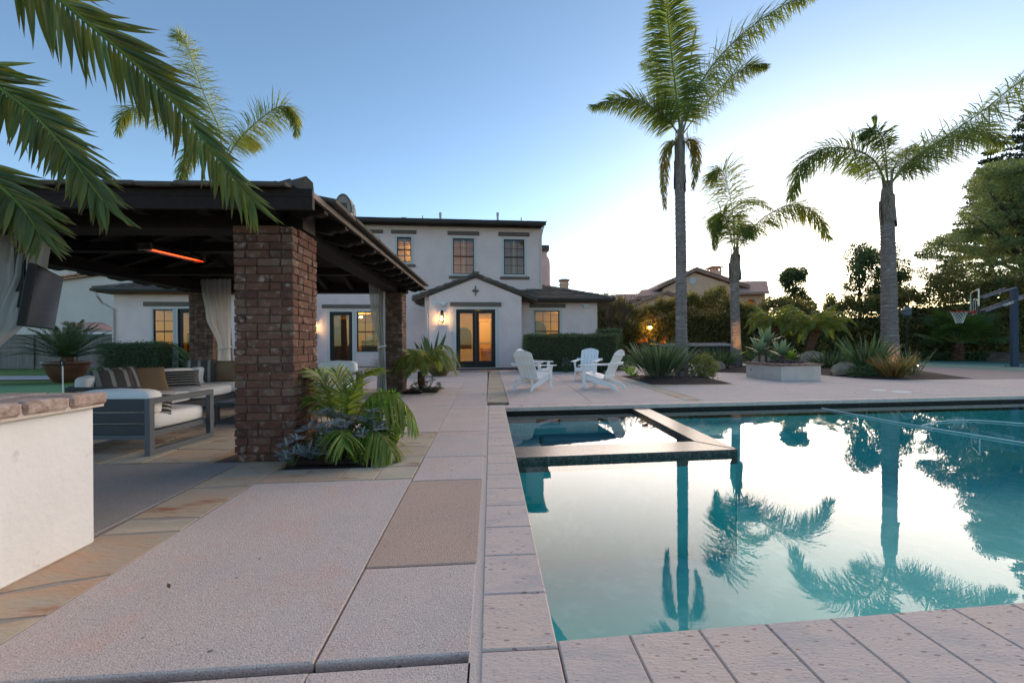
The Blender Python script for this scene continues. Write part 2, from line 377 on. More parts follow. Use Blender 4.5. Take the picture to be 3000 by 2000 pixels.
# ------------------------------------------------------------------ mesh building
OFF = {}
class MB:
    def __init__(s):
        s.v, s.f, s.m, s.cur = [], [], [], 0
    def add(s, vs_, fs):
        n = len(s.v)
        s.v += [tuple(q) for q in vs_]
        s.f += [tuple(i + n for i in f) for f in fs]
        s.m += [s.cur] * len(fs)
    def hexa(s, b, t):
        s.add(list(b) + list(t), [(3, 2, 1, 0), (4, 5, 6, 7), (0, 1, 5, 4), (1, 2, 6, 5), (2, 3, 7, 6), (3, 0, 4, 7)])
    def box(s, fr, a0, a1, b0, b1, c0, c1):
        if a0 > a1: a0, a1 = a1, a0
        if b0 > b1: b0, b1 = b1, b0
        s.hexa([fr.p(a0, b0, c0), fr.p(a1, b0, c0), fr.p(a1, b1, c0), fr.p(a0, b1, c0)],
               [fr.p(a0, b0, c1), fr.p(a1, b0, c1), fr.p(a1, b1, c1), fr.p(a0, b1, c1)])
    def cbox(s, hx, hy, hz, c, M=None, jit=0.0):
        vsx = []
        for sx in (-1, 1):
            for sy in (-1, 1):
                for sz in (-1, 1):
                    for k in range(3):
                        q = [hx - c, hy - c, hz - c]; q[k] = (hx, hy, hz)[k]
                        q = Vector((sx * q[0], sy * q[1], sz * q[2]))
                        if jit: q += Vector((random.uniform(-jit, jit), random.uniform(-jit, jit), random.uniform(-jit, jit)))
                        vsx.append(q)
        def i(sx, sy, sz, k): return ((sx * 2 + sy) * 2 + sz) * 3 + k
        fs = []
        for k in range(3):
            for sg in (0, 1):
                o = [a for a in range(3) if a != k]
                def idx(a, b):
                    t = [0, 0, 0]; t[k] = sg; t[o[0]] = a; t[o[1]] = b
                    return i(*t, k)
                fs.append([idx(0, 0), idx(1, 0), idx(1, 1), idx(0, 1)])
        for k in range(3):
            o = [a for a in range(3) if a != k]
            for a in (0, 1):
                for b in (0, 1):
                    def vid(e, face):
                        t = [0, 0, 0]; t[k] = e; t[o[0]] = a; t[o[1]] = b
                        return i(*t, face)
                    fs.append([vid(0, o[0]), vid(1, o[0]), vid(1, o[1]), vid(0, o[1])])
        for sx in (0, 1):
            for sy in (0, 1):
                for sz in (0, 1):
                    fs.append([i(sx, sy, sz, 0), i(sx, sy, sz, 1), i(sx, sy, sz, 2)])
        out = []
        for f in fs:
            pts = [vsx[j] for j in f]
            n = (pts[1] - pts[0]).cross(pts[2] - pts[0])
            if n.dot(sum(pts, Vector()) / len(pts)) < 0: f = f[::-1]
            out.append(f)
        if M is not None: vsx = [M @ q for q in vsx]
        s.add(vsx, out)
    def prism(s, poly, vec):
        n = len(poly); vec = Vector(vec)
        poly = [Vector(q) for q in poly]
        nrm = Vector()
        for i in range(n): nrm += poly[i].cross(poly[(i + 1) % n])
        if nrm.dot(vec) < 0: poly = poly[::-1]
        s.add(poly + [q + vec for q in poly], [tuple(range(n - 1, -1, -1)), tuple(range(n, 2 * n))] + [(i, (i + 1) % n, n + (i + 1) % n, n + i) for i in range(n)])
    def slab(s, poly, z0, z1, ch=.006):
        n = len(poly); c = sum((Vector((q[0], q[1], 0)) for q in poly), Vector()) / n
        area = sum(poly[i][0] * poly[(i + 1) % n][1] - poly[(i + 1) % n][0] * poly[i][1] for i in range(n))
        if area < 0: poly = poly[::-1]
        b = [(q[0], q[1], z0) for q in poly]; m_ = [(q[0], q[1], z1 - ch) for q in poly]
        t = []
        for q in poly:
            d = c - Vector((q[0], q[1], 0)); d.normalize()
            t.append((q[0] + d.x * ch * 1.4, q[1] + d.y * ch * 1.4, z1))
        s.add(b + m_ + t, [tuple(range(2 * n, 3 * n))] + [(i, (i + 1) % n, n + (i + 1) % n, n + i) for i in range(n)] + [(n + i, n + (i + 1) % n, 2 * n + (i + 1) % n, 2 * n + i) for i in range(n)])
    def quad(s, *q):
        s.add(q, [tuple(range(len(q)))])
    def tube(s, pts, r, n=6, caps=True):
        pts = [Vector(q) for q in pts]
        if not isinstance(r, (list, tuple)): r = [r] * len(pts)
        rings = []
        up = Vector((0, 0, 1))
        prev = None
        for i, q in enumerate(pts):
            t = (pts[min(i + 1, len(pts) - 1)] - pts[max(i - 1, 0)]).normalized()
            if prev is None:
                a = t.cross(up if abs(t.z) < .95 else Vector((1, 0, 0))).normalized()
            else:
                a = (prev - t * prev.dot(t)).normalized()
            prev = a
            b = t.cross(a)
            rings.append([q + (a * math.cos(2 * PI * k / n) + b * math.sin(2 * PI * k / n)) * r[i] for k in range(n)])
        fs = []
        for i in range(len(pts) - 1):
            for k in range(n):
                fs.append((i * n + k, i * n + (k + 1) % n, (i + 1) * n + (k + 1) % n, (i + 1) * n + k))
        if caps:
            fs += [tuple(range(n - 1, -1, -1)), tuple((len(pts) - 1) * n + k for k in range(n))]
        s.add([q for rg in rings for q in rg], fs)
    def lathe(s, prof, c=(0, 0, 0), n=16):
        c = Vector(c); vsx = []
        for r, z in prof:
            vsx += [c + Vector((r * math.cos(2 * PI * k / n), r * math.sin(2 * PI * k / n), z)) for k in range(n)]
        fs = [(i * n + k, i * n + (k + 1) % n, (i + 1) * n + (k + 1) % n, (i + 1) * n + k) for i in range(len(prof) - 1) for k in range(n)]
        fs += [tuple(range(n - 1, -1, -1)), tuple((len(prof) - 1) * n + k for k in range(n))]
        s.add(vsx, fs)
    def build(s, name, mats, parent=None, smooth=False, loc=None, kind=None, label=None):
        off = Vector(loc) if loc is not None else (OFF.get(parent.name, Vector()) if parent else Vector())
        me = bpy.data.meshes.new(name)
        me.from_pydata([(q[0] - off.x, q[1] - off.y, q[2] - off.z) for q in s.v], [], s.f)
        if not isinstance(mats, (list, tuple)): mats = [mats]
        for mm in mats: me.materials.append(mm)
        if len(mats) > 1: me.polygons.foreach_set('material_index', s.m)
        if smooth: me.polygons.foreach_set('use_smooth', [True] * len(me.polygons))
        o = bpy.data.objects.new(name, me)
        COL.objects.link(o)
        if parent: o.parent = parent
        elif loc is not None: o.location = off
        OFF[o.name] = off
        if kind: o['kind'] = kind
        if label: o['label'] = label
        return o

def tag(o, label, cat, group=None):
    o['label'] = label; o['category'] = cat
    if group: o['group'] = group
    return o
def thing(name, label, cat, loc=(0, 0, 0), group=None):
    o = bpy.data.objects.new(name, None); COL.objects.link(o)
    o.empty_display_size = .2
    o.location = loc; OFF[o.name] = Vector(loc)
    return tag(o, label, cat, group)
def inst(name, me, parent, M, kind=None):
    """one more object on mesh ME, M in world space"""
    o = bpy.data.objects.new(name, me); COL.objects.link(o)
    o.parent = parent
    off = OFF.get(parent.name, Vector())
    o.matrix_local = Matrix.Translation(-off) @ M
    OFF[o.name] = off
    return o
def dup(root, loc, rz, label, group=None):
    r = root.copy(); COL.objects.link(r); r.location = loc; r.rotation_euler = (0, 0, rz); r['label'] = label
    if group: r['group'] = group
    for ch in list(root.children):
        c = ch.copy(); COL.objects.link(c); c.parent = r
        for g in ch.children:
            d = g.copy(); COL.objects.link(d); d.parent = c
    return r
def rotm(x=0, y=0, z=0):
    return Matrix.Rotation(z, 4, 'Z') @ Matrix.Rotation(y, 4, 'Y') @ Matrix.Rotation(x, 4, 'X')
def T(v): return Matrix.Translation(Vector(v))

# ------------------------------------------------------------------ foliage
def np_obj(name, V, F, mats, parent=None, loc=None, kind=None, mi=None, smooth=False):
    off = np.array(loc if loc is not None else (OFF.get(parent.name, Vector()) if parent else (0, 0, 0)))
    me = bpy.data.meshes.new(name)
    me.from_pydata((V - off).tolist(), [], F if isinstance(F, list) else F.tolist())
    if not isinstance(mats, (list, tuple)): mats = [mats]
    for m_ in mats: me.materials.append(m_)
    if mi is not None: me.polygons.foreach_set('material_index', mi)
    if smooth: me.polygons.foreach_set('use_smooth', [True] * len(me.polygons))
    o = bpy.data.objects.new(name, me); COL.objects.link(o)
    if parent: o.parent = parent
    elif loc is not None: o.location = loc
    OFF[o.name] = Vector(off.tolist())
    if kind: o['kind'] = kind
    return o
def nrm(a): return a / (np.linalg.norm(a, axis=1, keepdims=True) + 1e-9)
def leaf_arrays(P, N, L, W, out=.5, down=.0):
    """a small folded diamond leaf at every point, growing outwards along N"""
    n = len(P)
    r = nrm(rng.normal(size=(n, 3)))
    d = nrm(N * out + r * .9 + np.array([0, 0, -down]))
    s = nrm(np.cross(d, rng.normal(size=(n, 3))))
    l = (L * rng.uniform(.6, 1.25, n))[:, None]; w_ = (W * rng.uniform(.7, 1.2, n))[:, None]
    up = np.cross(s, d) * w_ * .25
    V = np.stack([P, P + d * l * .5 + s * w_ * .5 + up, P + d * l, P + d * l * .5 - s * w_ * .5 + up], 1).reshape(-1, 3)
    F = np.arange(4 * n).reshape(n, 4)
    return V, F
def shell_points(c, rad, n, inner=.55):
    u = nrm(rng.normal(size=(n, 3)))
    r = rng.uniform(inner ** 3, 1, n) ** (1 / 3)
    return np.array(c) + u * r[:, None] * np.array(rad), u
def catmull(pts, n):
    pts = [Vector(q) for q in pts]
    P = [pts[0] * 2 - pts[1]] + pts + [pts[-1] * 2 - pts[-2]]
    out = []
    m = len(pts) - 1
    for k in range(n + 1):
        t = k / n * m; i = min(int(t), m - 1); f = t - i
        a, b, c, d = P[i], P[i + 1], P[i + 2], P[i + 3]
        out.append(.5 * ((2 * b) + (c - a) * f + (2 * a - 5 * b + 4 * c - d) * f * f + (3 * b - a - 3 * c + d) * f ** 3))
    return out
def blade(mb, p, d, L, wd, droop, n=4, side=None, prof=(.55, 1, .85, .5, 0.02), fold=0):
    """a strap leaf that starts along D and bends down"""
    p = Vector(p); d = Vector(d).normalized()
    rows = []
    for k in range(n + 1):
        if side is None:
            s = d.cross(Vector((0, 0, 1)))
            if s.length < .05: s = Vector((1, 0, 0))
        else: s = Vector(side) - d * Vector(side).dot(d)
        s.normalize()
        w_ = wd * prof[min(k, len(prof) - 1)] * .5
        rows.append((p - s * w_, p + s * w_))
        d = (d + Vector((0, 0, -droop / n))).normalized()
        p = p + d * (L / n)
    vsx = [q for r in rows for q in r]
    mb.add(vsx, [(2 * k, 2 * k + 1, 2 * k + 3, 2 * k + 2) for k in range(n)])
def frond(name, pts, parent, mats, n=60, L=.6, wd=.03, start=.15, droop=.6, ahead=.7, plume=.35, phi=None, side=None, r0=.025, nseg=3, taper=.45, vee=.25, lift=0.0, gap=0.0, dens=1.0):
    """a feather leaf: rachis along PTS, leaflets either side"""
    C = catmull(pts, 28)
    mb = MB()
    mb.cur = 1
    mb.tube(C, [r0 * (1 - .85 * k / 28) for k in range(29)], 5, caps=False)
    mb.cur = 0
    n = int(n * dens)
    for k in range(n):
        f = start + (1 - start) * (k + random.random() * .6) / n
        i = min(int(f * 28), 27); q = C[i].lerp(C[i + 1], f * 28 - i)
        t = (C[i + 1] - C[i]).normalized()
        S = Vector(side) if side is not None else t.cross(Vector((0, 0, 1)))
        S = (S - t * S.dot(t))
        if S.length < .05: S = Vector((1, 0, 0)) - t * t.x
        S.normalize()
        U = S.cross(t).normalized()
        if U.z < 0: U = -U
        x = (f - start) / (1 - start)
        ll = L * (math.sin(PI * min(1, .16 + x * .78)) ** .7 * (1 - taper * x) + .1) * random.uniform(.88, 1.1)
        a = ahead + .5 * x
        for sg in (-1, 1):
            if gap and random.random() < gap: continue
            if phi:
                an = random.uniform(*phi); d = t * a + (S * sg * math.cos(an) + U * math.sin(an))
            else:
                d = t * a + S * sg + U * (vee + lift + random.uniform(-plume, plume))
            blade(mb, q, d, ll, wd * random.uniform(.8, 1.15), droop * random.uniform(.6, 1.35), nseg, side=t + U * random.uniform(-.5, .5), prof=(.4, 1, .8, .06) if nseg == 3 else (.4, 1, .95, .6, .05))
    return mb.build(name, mats, parent)
def tree_crown(name, parent, m, clumps, per, L, W, out=.4, down=0.):
    Vs, Fs, k = [], [], 0
    for c, r in clumps:
        r = np.array(r if isinstance(r, (tuple, list)) else (r, r, r))
        nn = int(per * 2.6 * (r.mean() ** 2)) + 40
        P, N = shell_points(c, r, nn, .35)
        V, F = leaf_arrays(P, N, L, W, out, down)
        Vs.append(V); Fs.append(F + k); k += len(V)
    return np_obj(name, np.concatenate(Vs), np.concatenate(Fs), m, parent)

# ================================================================== GROUND, PAVING, POOL
def structure(mb, name, m, **k):
    return mb.build(name, m, kind='structure', **k)
UX = .106
P_NL, P_FL = Vector((.15, 1.5, 0)), Vector((-.12, 6.97, 0))
U = Vector((1, UX, 0)).normalized(); Vn = Vector((-U.y, U.x, 0))
PLEN = 11.6
P_FR, P_NR = P_FL + U * PLEN, P_NL + U * PLEN
LV = (P_FL - P_NL).normalized()
ctr = (P_NL + P_FL + P_FR + P_NR) / 4
def grow(q, g): return q + Vector((1 if q.x > ctr.x else -1, 1 if q.y > ctr.y else -1, 0)) * g
# outer terrain ring, then the bedding under the paving, open over the pool
def ring(mb, inner, outer, z):
    for k in range(4):
        a, b, c, d = outer[k], inner[k], inner[(k + 1) % 4], outer[(k + 1) % 4]
        mb.quad((a[0], a[1], z), (d[0], d[1], z), (c[0], c[1], z), (b[0], b[1], z))
inner = [(-34, -6), (-34, 36), (48, 36), (48, -6)]
mb = MB(); ring(mb, inner, [(-900, -900), (-900, 1500), (900, 1500), (900, -900)], -.035)
structure(mb, 'ground', M_SOIL)
mb = MB(); ring(mb, [grow(q, .12)[:2] for q in (P_NL, P_FL, P_FR, P_NR)], inner, -.035)
patio = structure(mb, 'patio', M_JOINT)

def L0(Y): return -.072 - .0499 * Y
def L1(Y): return -.572 - .0655 * Y
def L2(Y): return -1.69 - .088 * Y
def piece(name, poly, m, z1=0.0, ch=.005, z0=-.034, parent=patio, gap=.005):
    c = sum((Vector((q[0], q[1], 0)) for q in poly), Vector()) / len(poly)
    pl = []
    for q in poly:
        d = Vector((q[0], q[1], 0)) - c
        pl.append(tuple((c + d * (1 - gap / max(d.length * .7, .05)))[:2]))
    b = MB(); b.slab(pl, z0, z1, ch)
    return b.build(name, m, parent)
def cell(La, Lb, y0, y1, sl=.08, xr=-.4):
    out = []
    for f, y in ((La, y0), (Lb, y0), (Lb, y1), (La, y1)):
        x = f(y); Y = y + sl * (x - xr); out.append((f(Y), Y))
    return out
Lc = lambda Y: L0(Y)
ys = [1.42, 2.02, 3.3, 3.99, 5.15, 6.95, 7.45, 8.9, 10.1, 11.9, 14.6, 17.35]
piece('slab', cell(L1, L0, -.6, 1.395), M_PINK, -.003)
for i in range(len(ys) - 1):
    piece('slab', cell(L1, L0, ys[i], ys[i + 1]), M_TAN if i == 1 else M_PINK)
piece('slab', cell(L2, L1, -.6, 1.395), M_PINK, -.003)
piece('slab', cell(L2, L1, 1.42, 3.36), M_PINK)
L3 = lambda Y: L2(Y) - .42
for a, b in zip([.4, .9, 1.3, 1.59, 1.88, 2.32, 2.68, 3.24], [.9, 1.3, 1.59, 1.88, 2.32, 2.68, 3.24, 3.9]):
    if a == .4: jl = [0, 0]
    q = cell(L3, L2, a, b, .12, -2.0)
    jn = [random.uniform(-.09, .09), random.uniform(-.09, .09)]
    q = [(q[0][0], q[0][1] + jl[0]), (q[1][0], q[1][1] + jl[1]), (q[2][0], q[2][1] + jn[1]), (q[3][0], q[3][1] + jn[0])]; jl = jn
    m1 = ((q[3][0] + q[2][0]) / 2, (q[3][1] + q[2][1]) / 2 + random.uniform(-.03, .0)); m0 = ((q[0][0] + q[1][0]) / 2, (q[0][1] + q[1][1]) / 2 + random.uniform(.0, .03))
    piece('flagstone', [q[0], m0, q[1], q[2], m1, q[3]], M_FLAG, .0, .003, gap=.006)
def row(La, Lb, y0, y1, n, m=M_FLAG, name='flagstone', along='x', jit=.05):
    if along == 'x':
        cut = [0] + [(k + random.uniform(-jit, jit) * 2) / n for k in range(1, n)] + [1]
        for k in range(n):
            f = lambda Y, k=k, j=0: La(Y) + (Lb(Y) - La(Y)) * cut[k]
            g = lambda Y, k=k: La(Y) + (Lb(Y) - La(Y)) * cut[k + 1]
            piece(name, cell(f, g, y0, y1), m, 0., .004)
    else:
        cut = [y0] + [y0 + (y1 - y0) * (k + random.uniform(-jit, jit) * 2) / n for k in range(1, n)] + [y1]
        for k in range(n):
            q = cell(La, Lb, cut[k], cut[k + 1])
            piece(name, [(x, y + random.uniform(-.015, .015)) for x, y in q], m, 0., .004)
gb = MB()
for q in (cell(L3, L2, .2, 4.0), cell(L2, L1, 3.36, 3.72), cell(lambda Y: L1(Y) - .42, L1, 3.72, 5.13), cell(lambda Y: -1.97, lambda Y: L1(Y) - .42, 4.79, 5.13)):
    gb.quad(*[(x, y, -.004) for x, y in q])
gb.build('grout_bed', M_GROUTD, patio)
row(L2, L1, 3.37, 3.70, 4)
row(lambda Y: L1(Y) - .40, L1, 3.71, 5.12, 4, along='y')
row(lambda Y: -1.95, lambda Y: L1(Y) - .405, 4.80, 5.12, 2)
piece('slab', [(-9, -.5), (L3(.2) - .01, -.5), (L3(3.7) - .01, 3.7), (L3(3.7), 3.84), (-9, 3.55)], M_GREY)
# flagstone floor of the pavilion, uneven stones
nx, ny = 9, 11
gx = [[-7.3 + 5.15 * i / nx + (random.uniform(-.16, .16) if 0 < i < nx else 0) - .05 * (3.88 + 6.1 * j / ny - 3.9) for j in range(ny + 1)] for i in range(nx + 1)]
gy = [[3.88 + 6.1 * j / ny + (random.uniform(-.16, .16) if 0 < j < ny else 0) + .05 * (5.15 * i / nx - 5) for j in range(ny + 1)] for i in range(nx + 1)]
for i in range(nx):
    for j in range(ny):
        if i == nx - 1 and j < 2: continue
        piece('flagstone', [(gx[a][b], gy[a][b]) for a, b in ((i, j), (i + 1, j), (i + 1, j + 1), (i, j + 1))], M_FLAG, 0., .004, gap=.010)
PE = lambda Y: -2.0 - .05 * (Y - 4)
for a, b in ((5.15, 6.95), (6.95, 7.45), (7.45, 8.9)):
    piece('slab', cell(PE, L1, a, b), M_PINK)
piece('slab', cell(lambda Y: -1.62, L1, 8.9, 10.25), M_PINK)
row(lambda Y: -2.4, lambda Y: -1.62, 8.92, 9.18, 2)
row(lambda Y: -1.98, lambda Y: -1.63, 9.2, 10.2, 2, along='y')
for x0, x1 in ((-11, -8), (-8, -5), (-5, -2.2)):
    for y0, y1 in ((10.3, 13), (13, 16), (16, 20.8)):
        piece('slab', cell(lambda Y, x0=x0: x0 - .05 * (Y - 10), lambda Y, x1=x1: x1 - .05 * (Y - 10), y0, y1), M_PINK)
for y0, y1 in ((10.3, 11.9), (11.9, 14.6), (14.6, 17.35)):
    piece('slab', cell(lambda Y: -2.2 - .05 * (Y - 10), L1, y0, y1), M_PINK)
# far side of the pool
F1a = lambda Y: -.05 - .055 * Y
F1b = lambda Y: .31 - .05 * Y
row(F1a, F1b, 7.70, 17.3, 15, along='y')
def far_cell(x0, x1, y0, y1):
    return [(x, y + UX * (x + .1)) for x, y in ((x0, y0), (x1, y0), (x1, y1), (x0, y1))]
for x0, x1 in ((None, 1.42), (1.42, 3.16)):
    for y0, y1 in ((7.34, 10.6), (10.6, 13.8), (13.8, 17.2)):
        q = far_cell(x0 if x0 else 0, x1, y0, y1)
        if x0 is None: q[0] = (F1b(y0), y0 + .01); q[3] = (F1b(y1), y1 + .01)
        piece('slab', q, M_PINK)
for k in range(12):
    q = far_cell(3.17, 3.49, 7.34 + k * .56, 7.34 + (k + 1) * .56)
    piece('flagstone', [(x, y + random.uniform(-.03, .03)) for x, y in q], M_FLAG, 0., .004)
xs_ = [3.5, 5.6, 8.3, 11.0, 13.7, 16.6]
for i in range(5):
    for y0, y1 in ((7.34, 9.95), (9.95, 12.6), (12.6, 15.4), (15.4, 18.4)):
        if i == 0 and y0 == 9.95:
            for k in range(4):
                piece('flagstone', far_cell(3.5 + k * .525, 3.5 + (k + 1) * .525, 9.95, 10.3), M_FLAG, 0., .004)
            y0 = 10.3
        piece('slab', far_cell(xs_[i], xs_[i + 1], y0, y1), M_PINK)

# ---- pool shell
pool = None
mb = MB()
WP = [grow(q, .03) for q in (P_NL, P_FL, P_FR, P_NR)]
fl = [-1.05, -1.05, -1.5, -1.5]
mb.cur = 0
for k in range(4):
    a, b = WP[k], WP[(k + 1) % 4]
    mb.cur = 1
    mb.quad((a.x, a.y, -.26), (b.x, b.y, -.26), (b.x, b.y, -.03), (a.x, a.y, -.03))
    mb.cur = 0
    mb.quad((a.x, a.y, fl[k]), (b.x, b.y, fl[(k + 1) % 4]), (b.x, b.y, -.26), (a.x, a.y, -.26))
mb.quad(*[(q.x, q.y, z) for q, z in zip(WP, fl)])
pool = structure(mb, 'pool_basin', [M_PLASTER, mat('waterline_tile', (.022, .017, .014), .6, (.05, .04, .033), 40, mixw=(.5, .6), spec=.2)])
g0 = .03
Li = lambda Y: P_NL.x + (Y - P_NL.y) * (LV.x / LV.y)
Lo = lambda Y: L0(Y) + .030
def cstone(q): piece('coping_stone', q, M_COPE, .004, .006, -.055, pool, .0016)
yy = [1.448 + .325 * k for k in range(18)]
cstone([(Lo(1.1), 1.1), (Li(1.1), 1.13), (Li(1.448), 1.46), (Lo(1.448), 1.446)])
for k in range(17):
    a, b = yy[k], yy[k + 1]
    cstone([(Lo(a), a), (Li(a), a + .015), (Li(b), b + .015), (Lo(b), b)])
yt = yy[17]
cstone([(Lo(yt), yt), (Li(yt) + .012, yt + .015), (P_FL.x + .02, 7.0), (P_FL.x, 7.32), (Lo(7.28), 7.29)])
for k in range(43):
    a = P_NL + U * (k * .2625 + .002); b = P_NL + U * ((k + 1) * .2625 + .002); o = Vector((.020, -.36, 0))
    cstone([tuple((a + o)[:2]), tuple((b + o)[:2]), tuple(b[:2]), tuple(a[:2])])
for k in range(40):
    a = P_FL + U * (k * .29 + .012); b = P_FL + U * ((k + 1) * .29 + .012); o = Vn * .32
    cstone([tuple(a[:2]), tuple(b[:2]), tuple((b + o)[:2]), tuple((a + o)[:2])])
mb = MB(); mb.slab([(L0(.9) - .010, .9), (Lo(.9) + .004, .9), (Lo(7.3) + .004, 7.3), (L0(7.3) - .010, 7.3)], -.034, -.003, .002)
mb.build('grout_strip', M_GROUT, pool)
# raised spa inside the pool
mb = MB()
near_dam = [(-.03, 4.10), (2.32, 4.37), (2.04, 4.74), (-.05, 4.535)]
side_dam = [(2.045, 4.745), (2.322, 4.372), (2.30, 7.22), (2.02, 7.19)]
mb.cur = 0
for q in (near_dam, side_dam): mb.slab(q, -.20, -.05, .012)
mb.cur = 1
for q in (near_dam, side_dam):
    c_ = sum((Vector((*v, 0)) for v in q), Vector()) / 4
    mb.slab([tuple((c_ + (Vector((*v, 0)) - c_) * .985)[:2]) for v in q], -1.3, -.199, .002)
mb.build('spa_wall', [M_MOSAIC, M_PLASTER], pool)
mb = MB()
mb.slab([(-.06, 4.5), (2.06, 4.7), (2.06, 7.2), (-.12, 6.98)], -1.25, -.85, .01)
mb.slab([(-.06, 4.5), (.45, 4.55), (.42, 7.0), (-.12, 6.98)], -.85, -.45, .04)
mb.slab([(.46, 6.55), (2.05, 6.72), (2.05, 7.2), (.44, 7.0)], -.85, -.45, .04)
mb.build('spa_bench', M_SPAPL, pool)
mb = MB()
mb.slab([(2.5, 6.2), (4.2, 6.4), (4.2, 7.4), (2.5, 7.25)], -1.4, -.32, .05)
mb.build('pool_step', M_PLASTER, pool)
mb = MB()
mb.quad(*[(q.x, q.y, -.10) for q in WP[::-1]])
structure(mb, 'pool_water', M_WATER)
# lines stretched over the water
def rope(pts, r, label):
    b = MB(); b.tube(catmull(pts, 24), r, 5)
    tag(b.build('pool_rope', M_NET, loc=pts[0]), label, 'rope', 'white ropes over the pool water')
zr = -.085
rope([G(2408, 1195, zr), G(2650, 1240, zr), G(3000, 1296, zr), G(3300, 1345, zr)], .009, 'long straight white rope slanting across the pool water')
rope([G(2700, 1245, zr), G(2760, 1233, zr), G(2850, 1230, zr), G(3000, 1240, zr), G(3200, 1252, zr)], .007, 'curved white rope floating near the far pool edge beyond the straight rope')
for px, py, r, lb in ((2575, 1143, .13, 'round white skimmer lid set in the deck, the one nearer the spa'), (2641, 1148, .16, 'round white skimmer lid set in the deck, the larger one nearer the hoop')):
    q = G(px, py); b = MB(); b.lathe([(r * .96, -.01), (r, .001), (r * .96, .006), (r * .3, .007)], q, 20)
    tag(b.build('skimmer_lid', M_LINE, loc=q), lb, 'lid', 'skimmer lids in the pool deck')

# ---- lawns, turf, court
def sheet(name, poly, m, z): 
    b = MB(); b.quad(*[(q[0], q[1], z) for q in poly]); return structure(b, name, m)
sheet('lawn', [(3.4, 20.6), (12, 21.5), (24, 22.5), (30, 33), (3.4, 33)], M_LAWN, .010)
sheet('garden_path', [(3.3, 18.2), (12, 19.1), (12, 21.49), (3.4, 20.59)], M_PATH, .006)
sheet('lawn', [(-33, 14.6), (-12.2, 14.6), (-12.2, 22), (-33, 22)], M_LAWN, .004)
sheet('garden_path', [(-33, 13.6), (-9.0, 13.8), (-9.0, 16.2), (-13.5, 15.8), (-33, 15.2)], M_PATH, .010)
sheet('lawn', [(-33, 11.7), (-9.2, 11.9), (-9.2, 13.5), (-33, 13.3)], M_LAWN, .006)
sheet('putting_green', [(-33, 6), (-8.2, 6), (-8.4, 11.8), (-33, 11.65)], M_PUTT, .008)
court = [(16.9, 13.6), (16.9, 18.2), (15.2, 28.3), (26.0, 21.8), (34, 17.5), (34, 13)]
sheet('paver_apron', [(12.6, 11.6), (34, 12.2), (34, 20), (16, 29), (14.6, 24), (13.5, 18)], M_PAVER, .004)
sheet('sports_court', [(17.2, 14.3), (27.4, 14.9), (26.4, 21.2), (17.0, 28.2), (16.6, 20)], M_COURT, .010)
mb = MB()
for a, b in ((G(2770, 1071), G(3000, 1080.5)), (G(2700, 1056.5), G(2930, 1063)), (G(2345, 1059), G(2480, 1061))):
    d = (b - a).normalized(); s_ = Vector((-d.y, d.x, 0)) * .035
    mb.quad(a - s_, b - s_, b + s_, a + s_)
mb.v = [(q[0], q[1], .014) for q in mb.v]
structure(mb, 'court_line', M_LINE)
# mulch beds
chips = []
def bed(poly, h=.07):
    c = sum((Vector((q[0], q[1], 0)) for q in poly), Vector()) / len(poly); n = len(poly)
    b = MB(); V = []
    for f, z in ((1, .006), (.92, .03), (.6, h * .8), (.2, h)):
        for q in poly:
            p = c + (Vector((q[0], q[1], 0)) - c) * f; V.append((p.x, p.y, z))
    F = [(k * n + i, k * n + (i + 1) % n, (k + 1) * n + (i + 1) % n, (k + 1) * n + i) for k in range(3) for i in range(n)] + [tuple(3 * n + i for i in range(n))]
    b.add(V, F); structure(b, 'mulch_bed', M_MULCH)
    P = np.array([q[:2] for q in poly]); area = 12
    for _ in range(260):
        wts = rng.dirichlet(np.ones(n)); p = wts @ P
        chips.append((p[0], p[1], h * .55 + random.uniform(0, .03)))
BED0 = [(-1.97, 3.72), (L1(3.7) - .42, 3.74), (L1(4.8) - .42, 4.78), (-1.99, 4.76)]
BED1 = [(3.5, 13.6), (3.52, 10.72), (5.6, 10.75), (5.9, 12.9)]
BED2 = [(7.2, 16.2), (7.4, 15.0), (8.2, 14.35), (10.2, 15.0), (12.2, 17.2), (11.0, 19), (8.0, 18.6)]
BED3 = [(9.3, 15.2), (9.9, 13.3), (10.05, 11.9), (10.7, 11.5), (12.8, 11.75), (14.6, 15.2), (14.2, 19), (11, 18.5)]
for p_, h in ((BED0, .05), (BED1, .10), (BED2, .10), (BED3, .12), ([(-2.42, 9.25), (-1.66, 9.28), (-1.70, 10.2), (-2.44, 10.18)], .04),
              ([(-5.9, 18.2), (-3.9, 18.6), (-3.9, 20.9), (-6.2, 20.7)], .05), ([(.8, 16.2), (4.4, 16.6), (4.8, 19.5), (.6, 18.9)], .05),
              ([(-16.5, 15.6), (-12.6, 16.0), (-12.6, 18.2), (-16.5, 17.7)], .04), ([(13, 22), (22, 26), (28, 21.5), (34, 18.5), (36, 24), (20, 33), (12, 30)], .05)):
    bed(p_, h)
P = np.array(chips)
V, F = leaf_arrays(P, np.tile([0, 0, .2], (len(P), 1)), .045, .03, .1)
np_obj('mulch_chip', V, F, M_CHIP, kind='stuff')

# ================================================================== MAIN HOUSE
O_H = G(1395, 1078)
HF = Fr(O_H.x, O_H.y, math.atan(.107))
house = thing('house', 'two storey pale stucco house with dark tile roofs and lit amber windows', 'house', tuple(HF.p(-4, 3)))
hv = lambda px, py, d: HF.hit(px, py, d)
D_C, D_L, D_R = 2.8, .9, 1.2

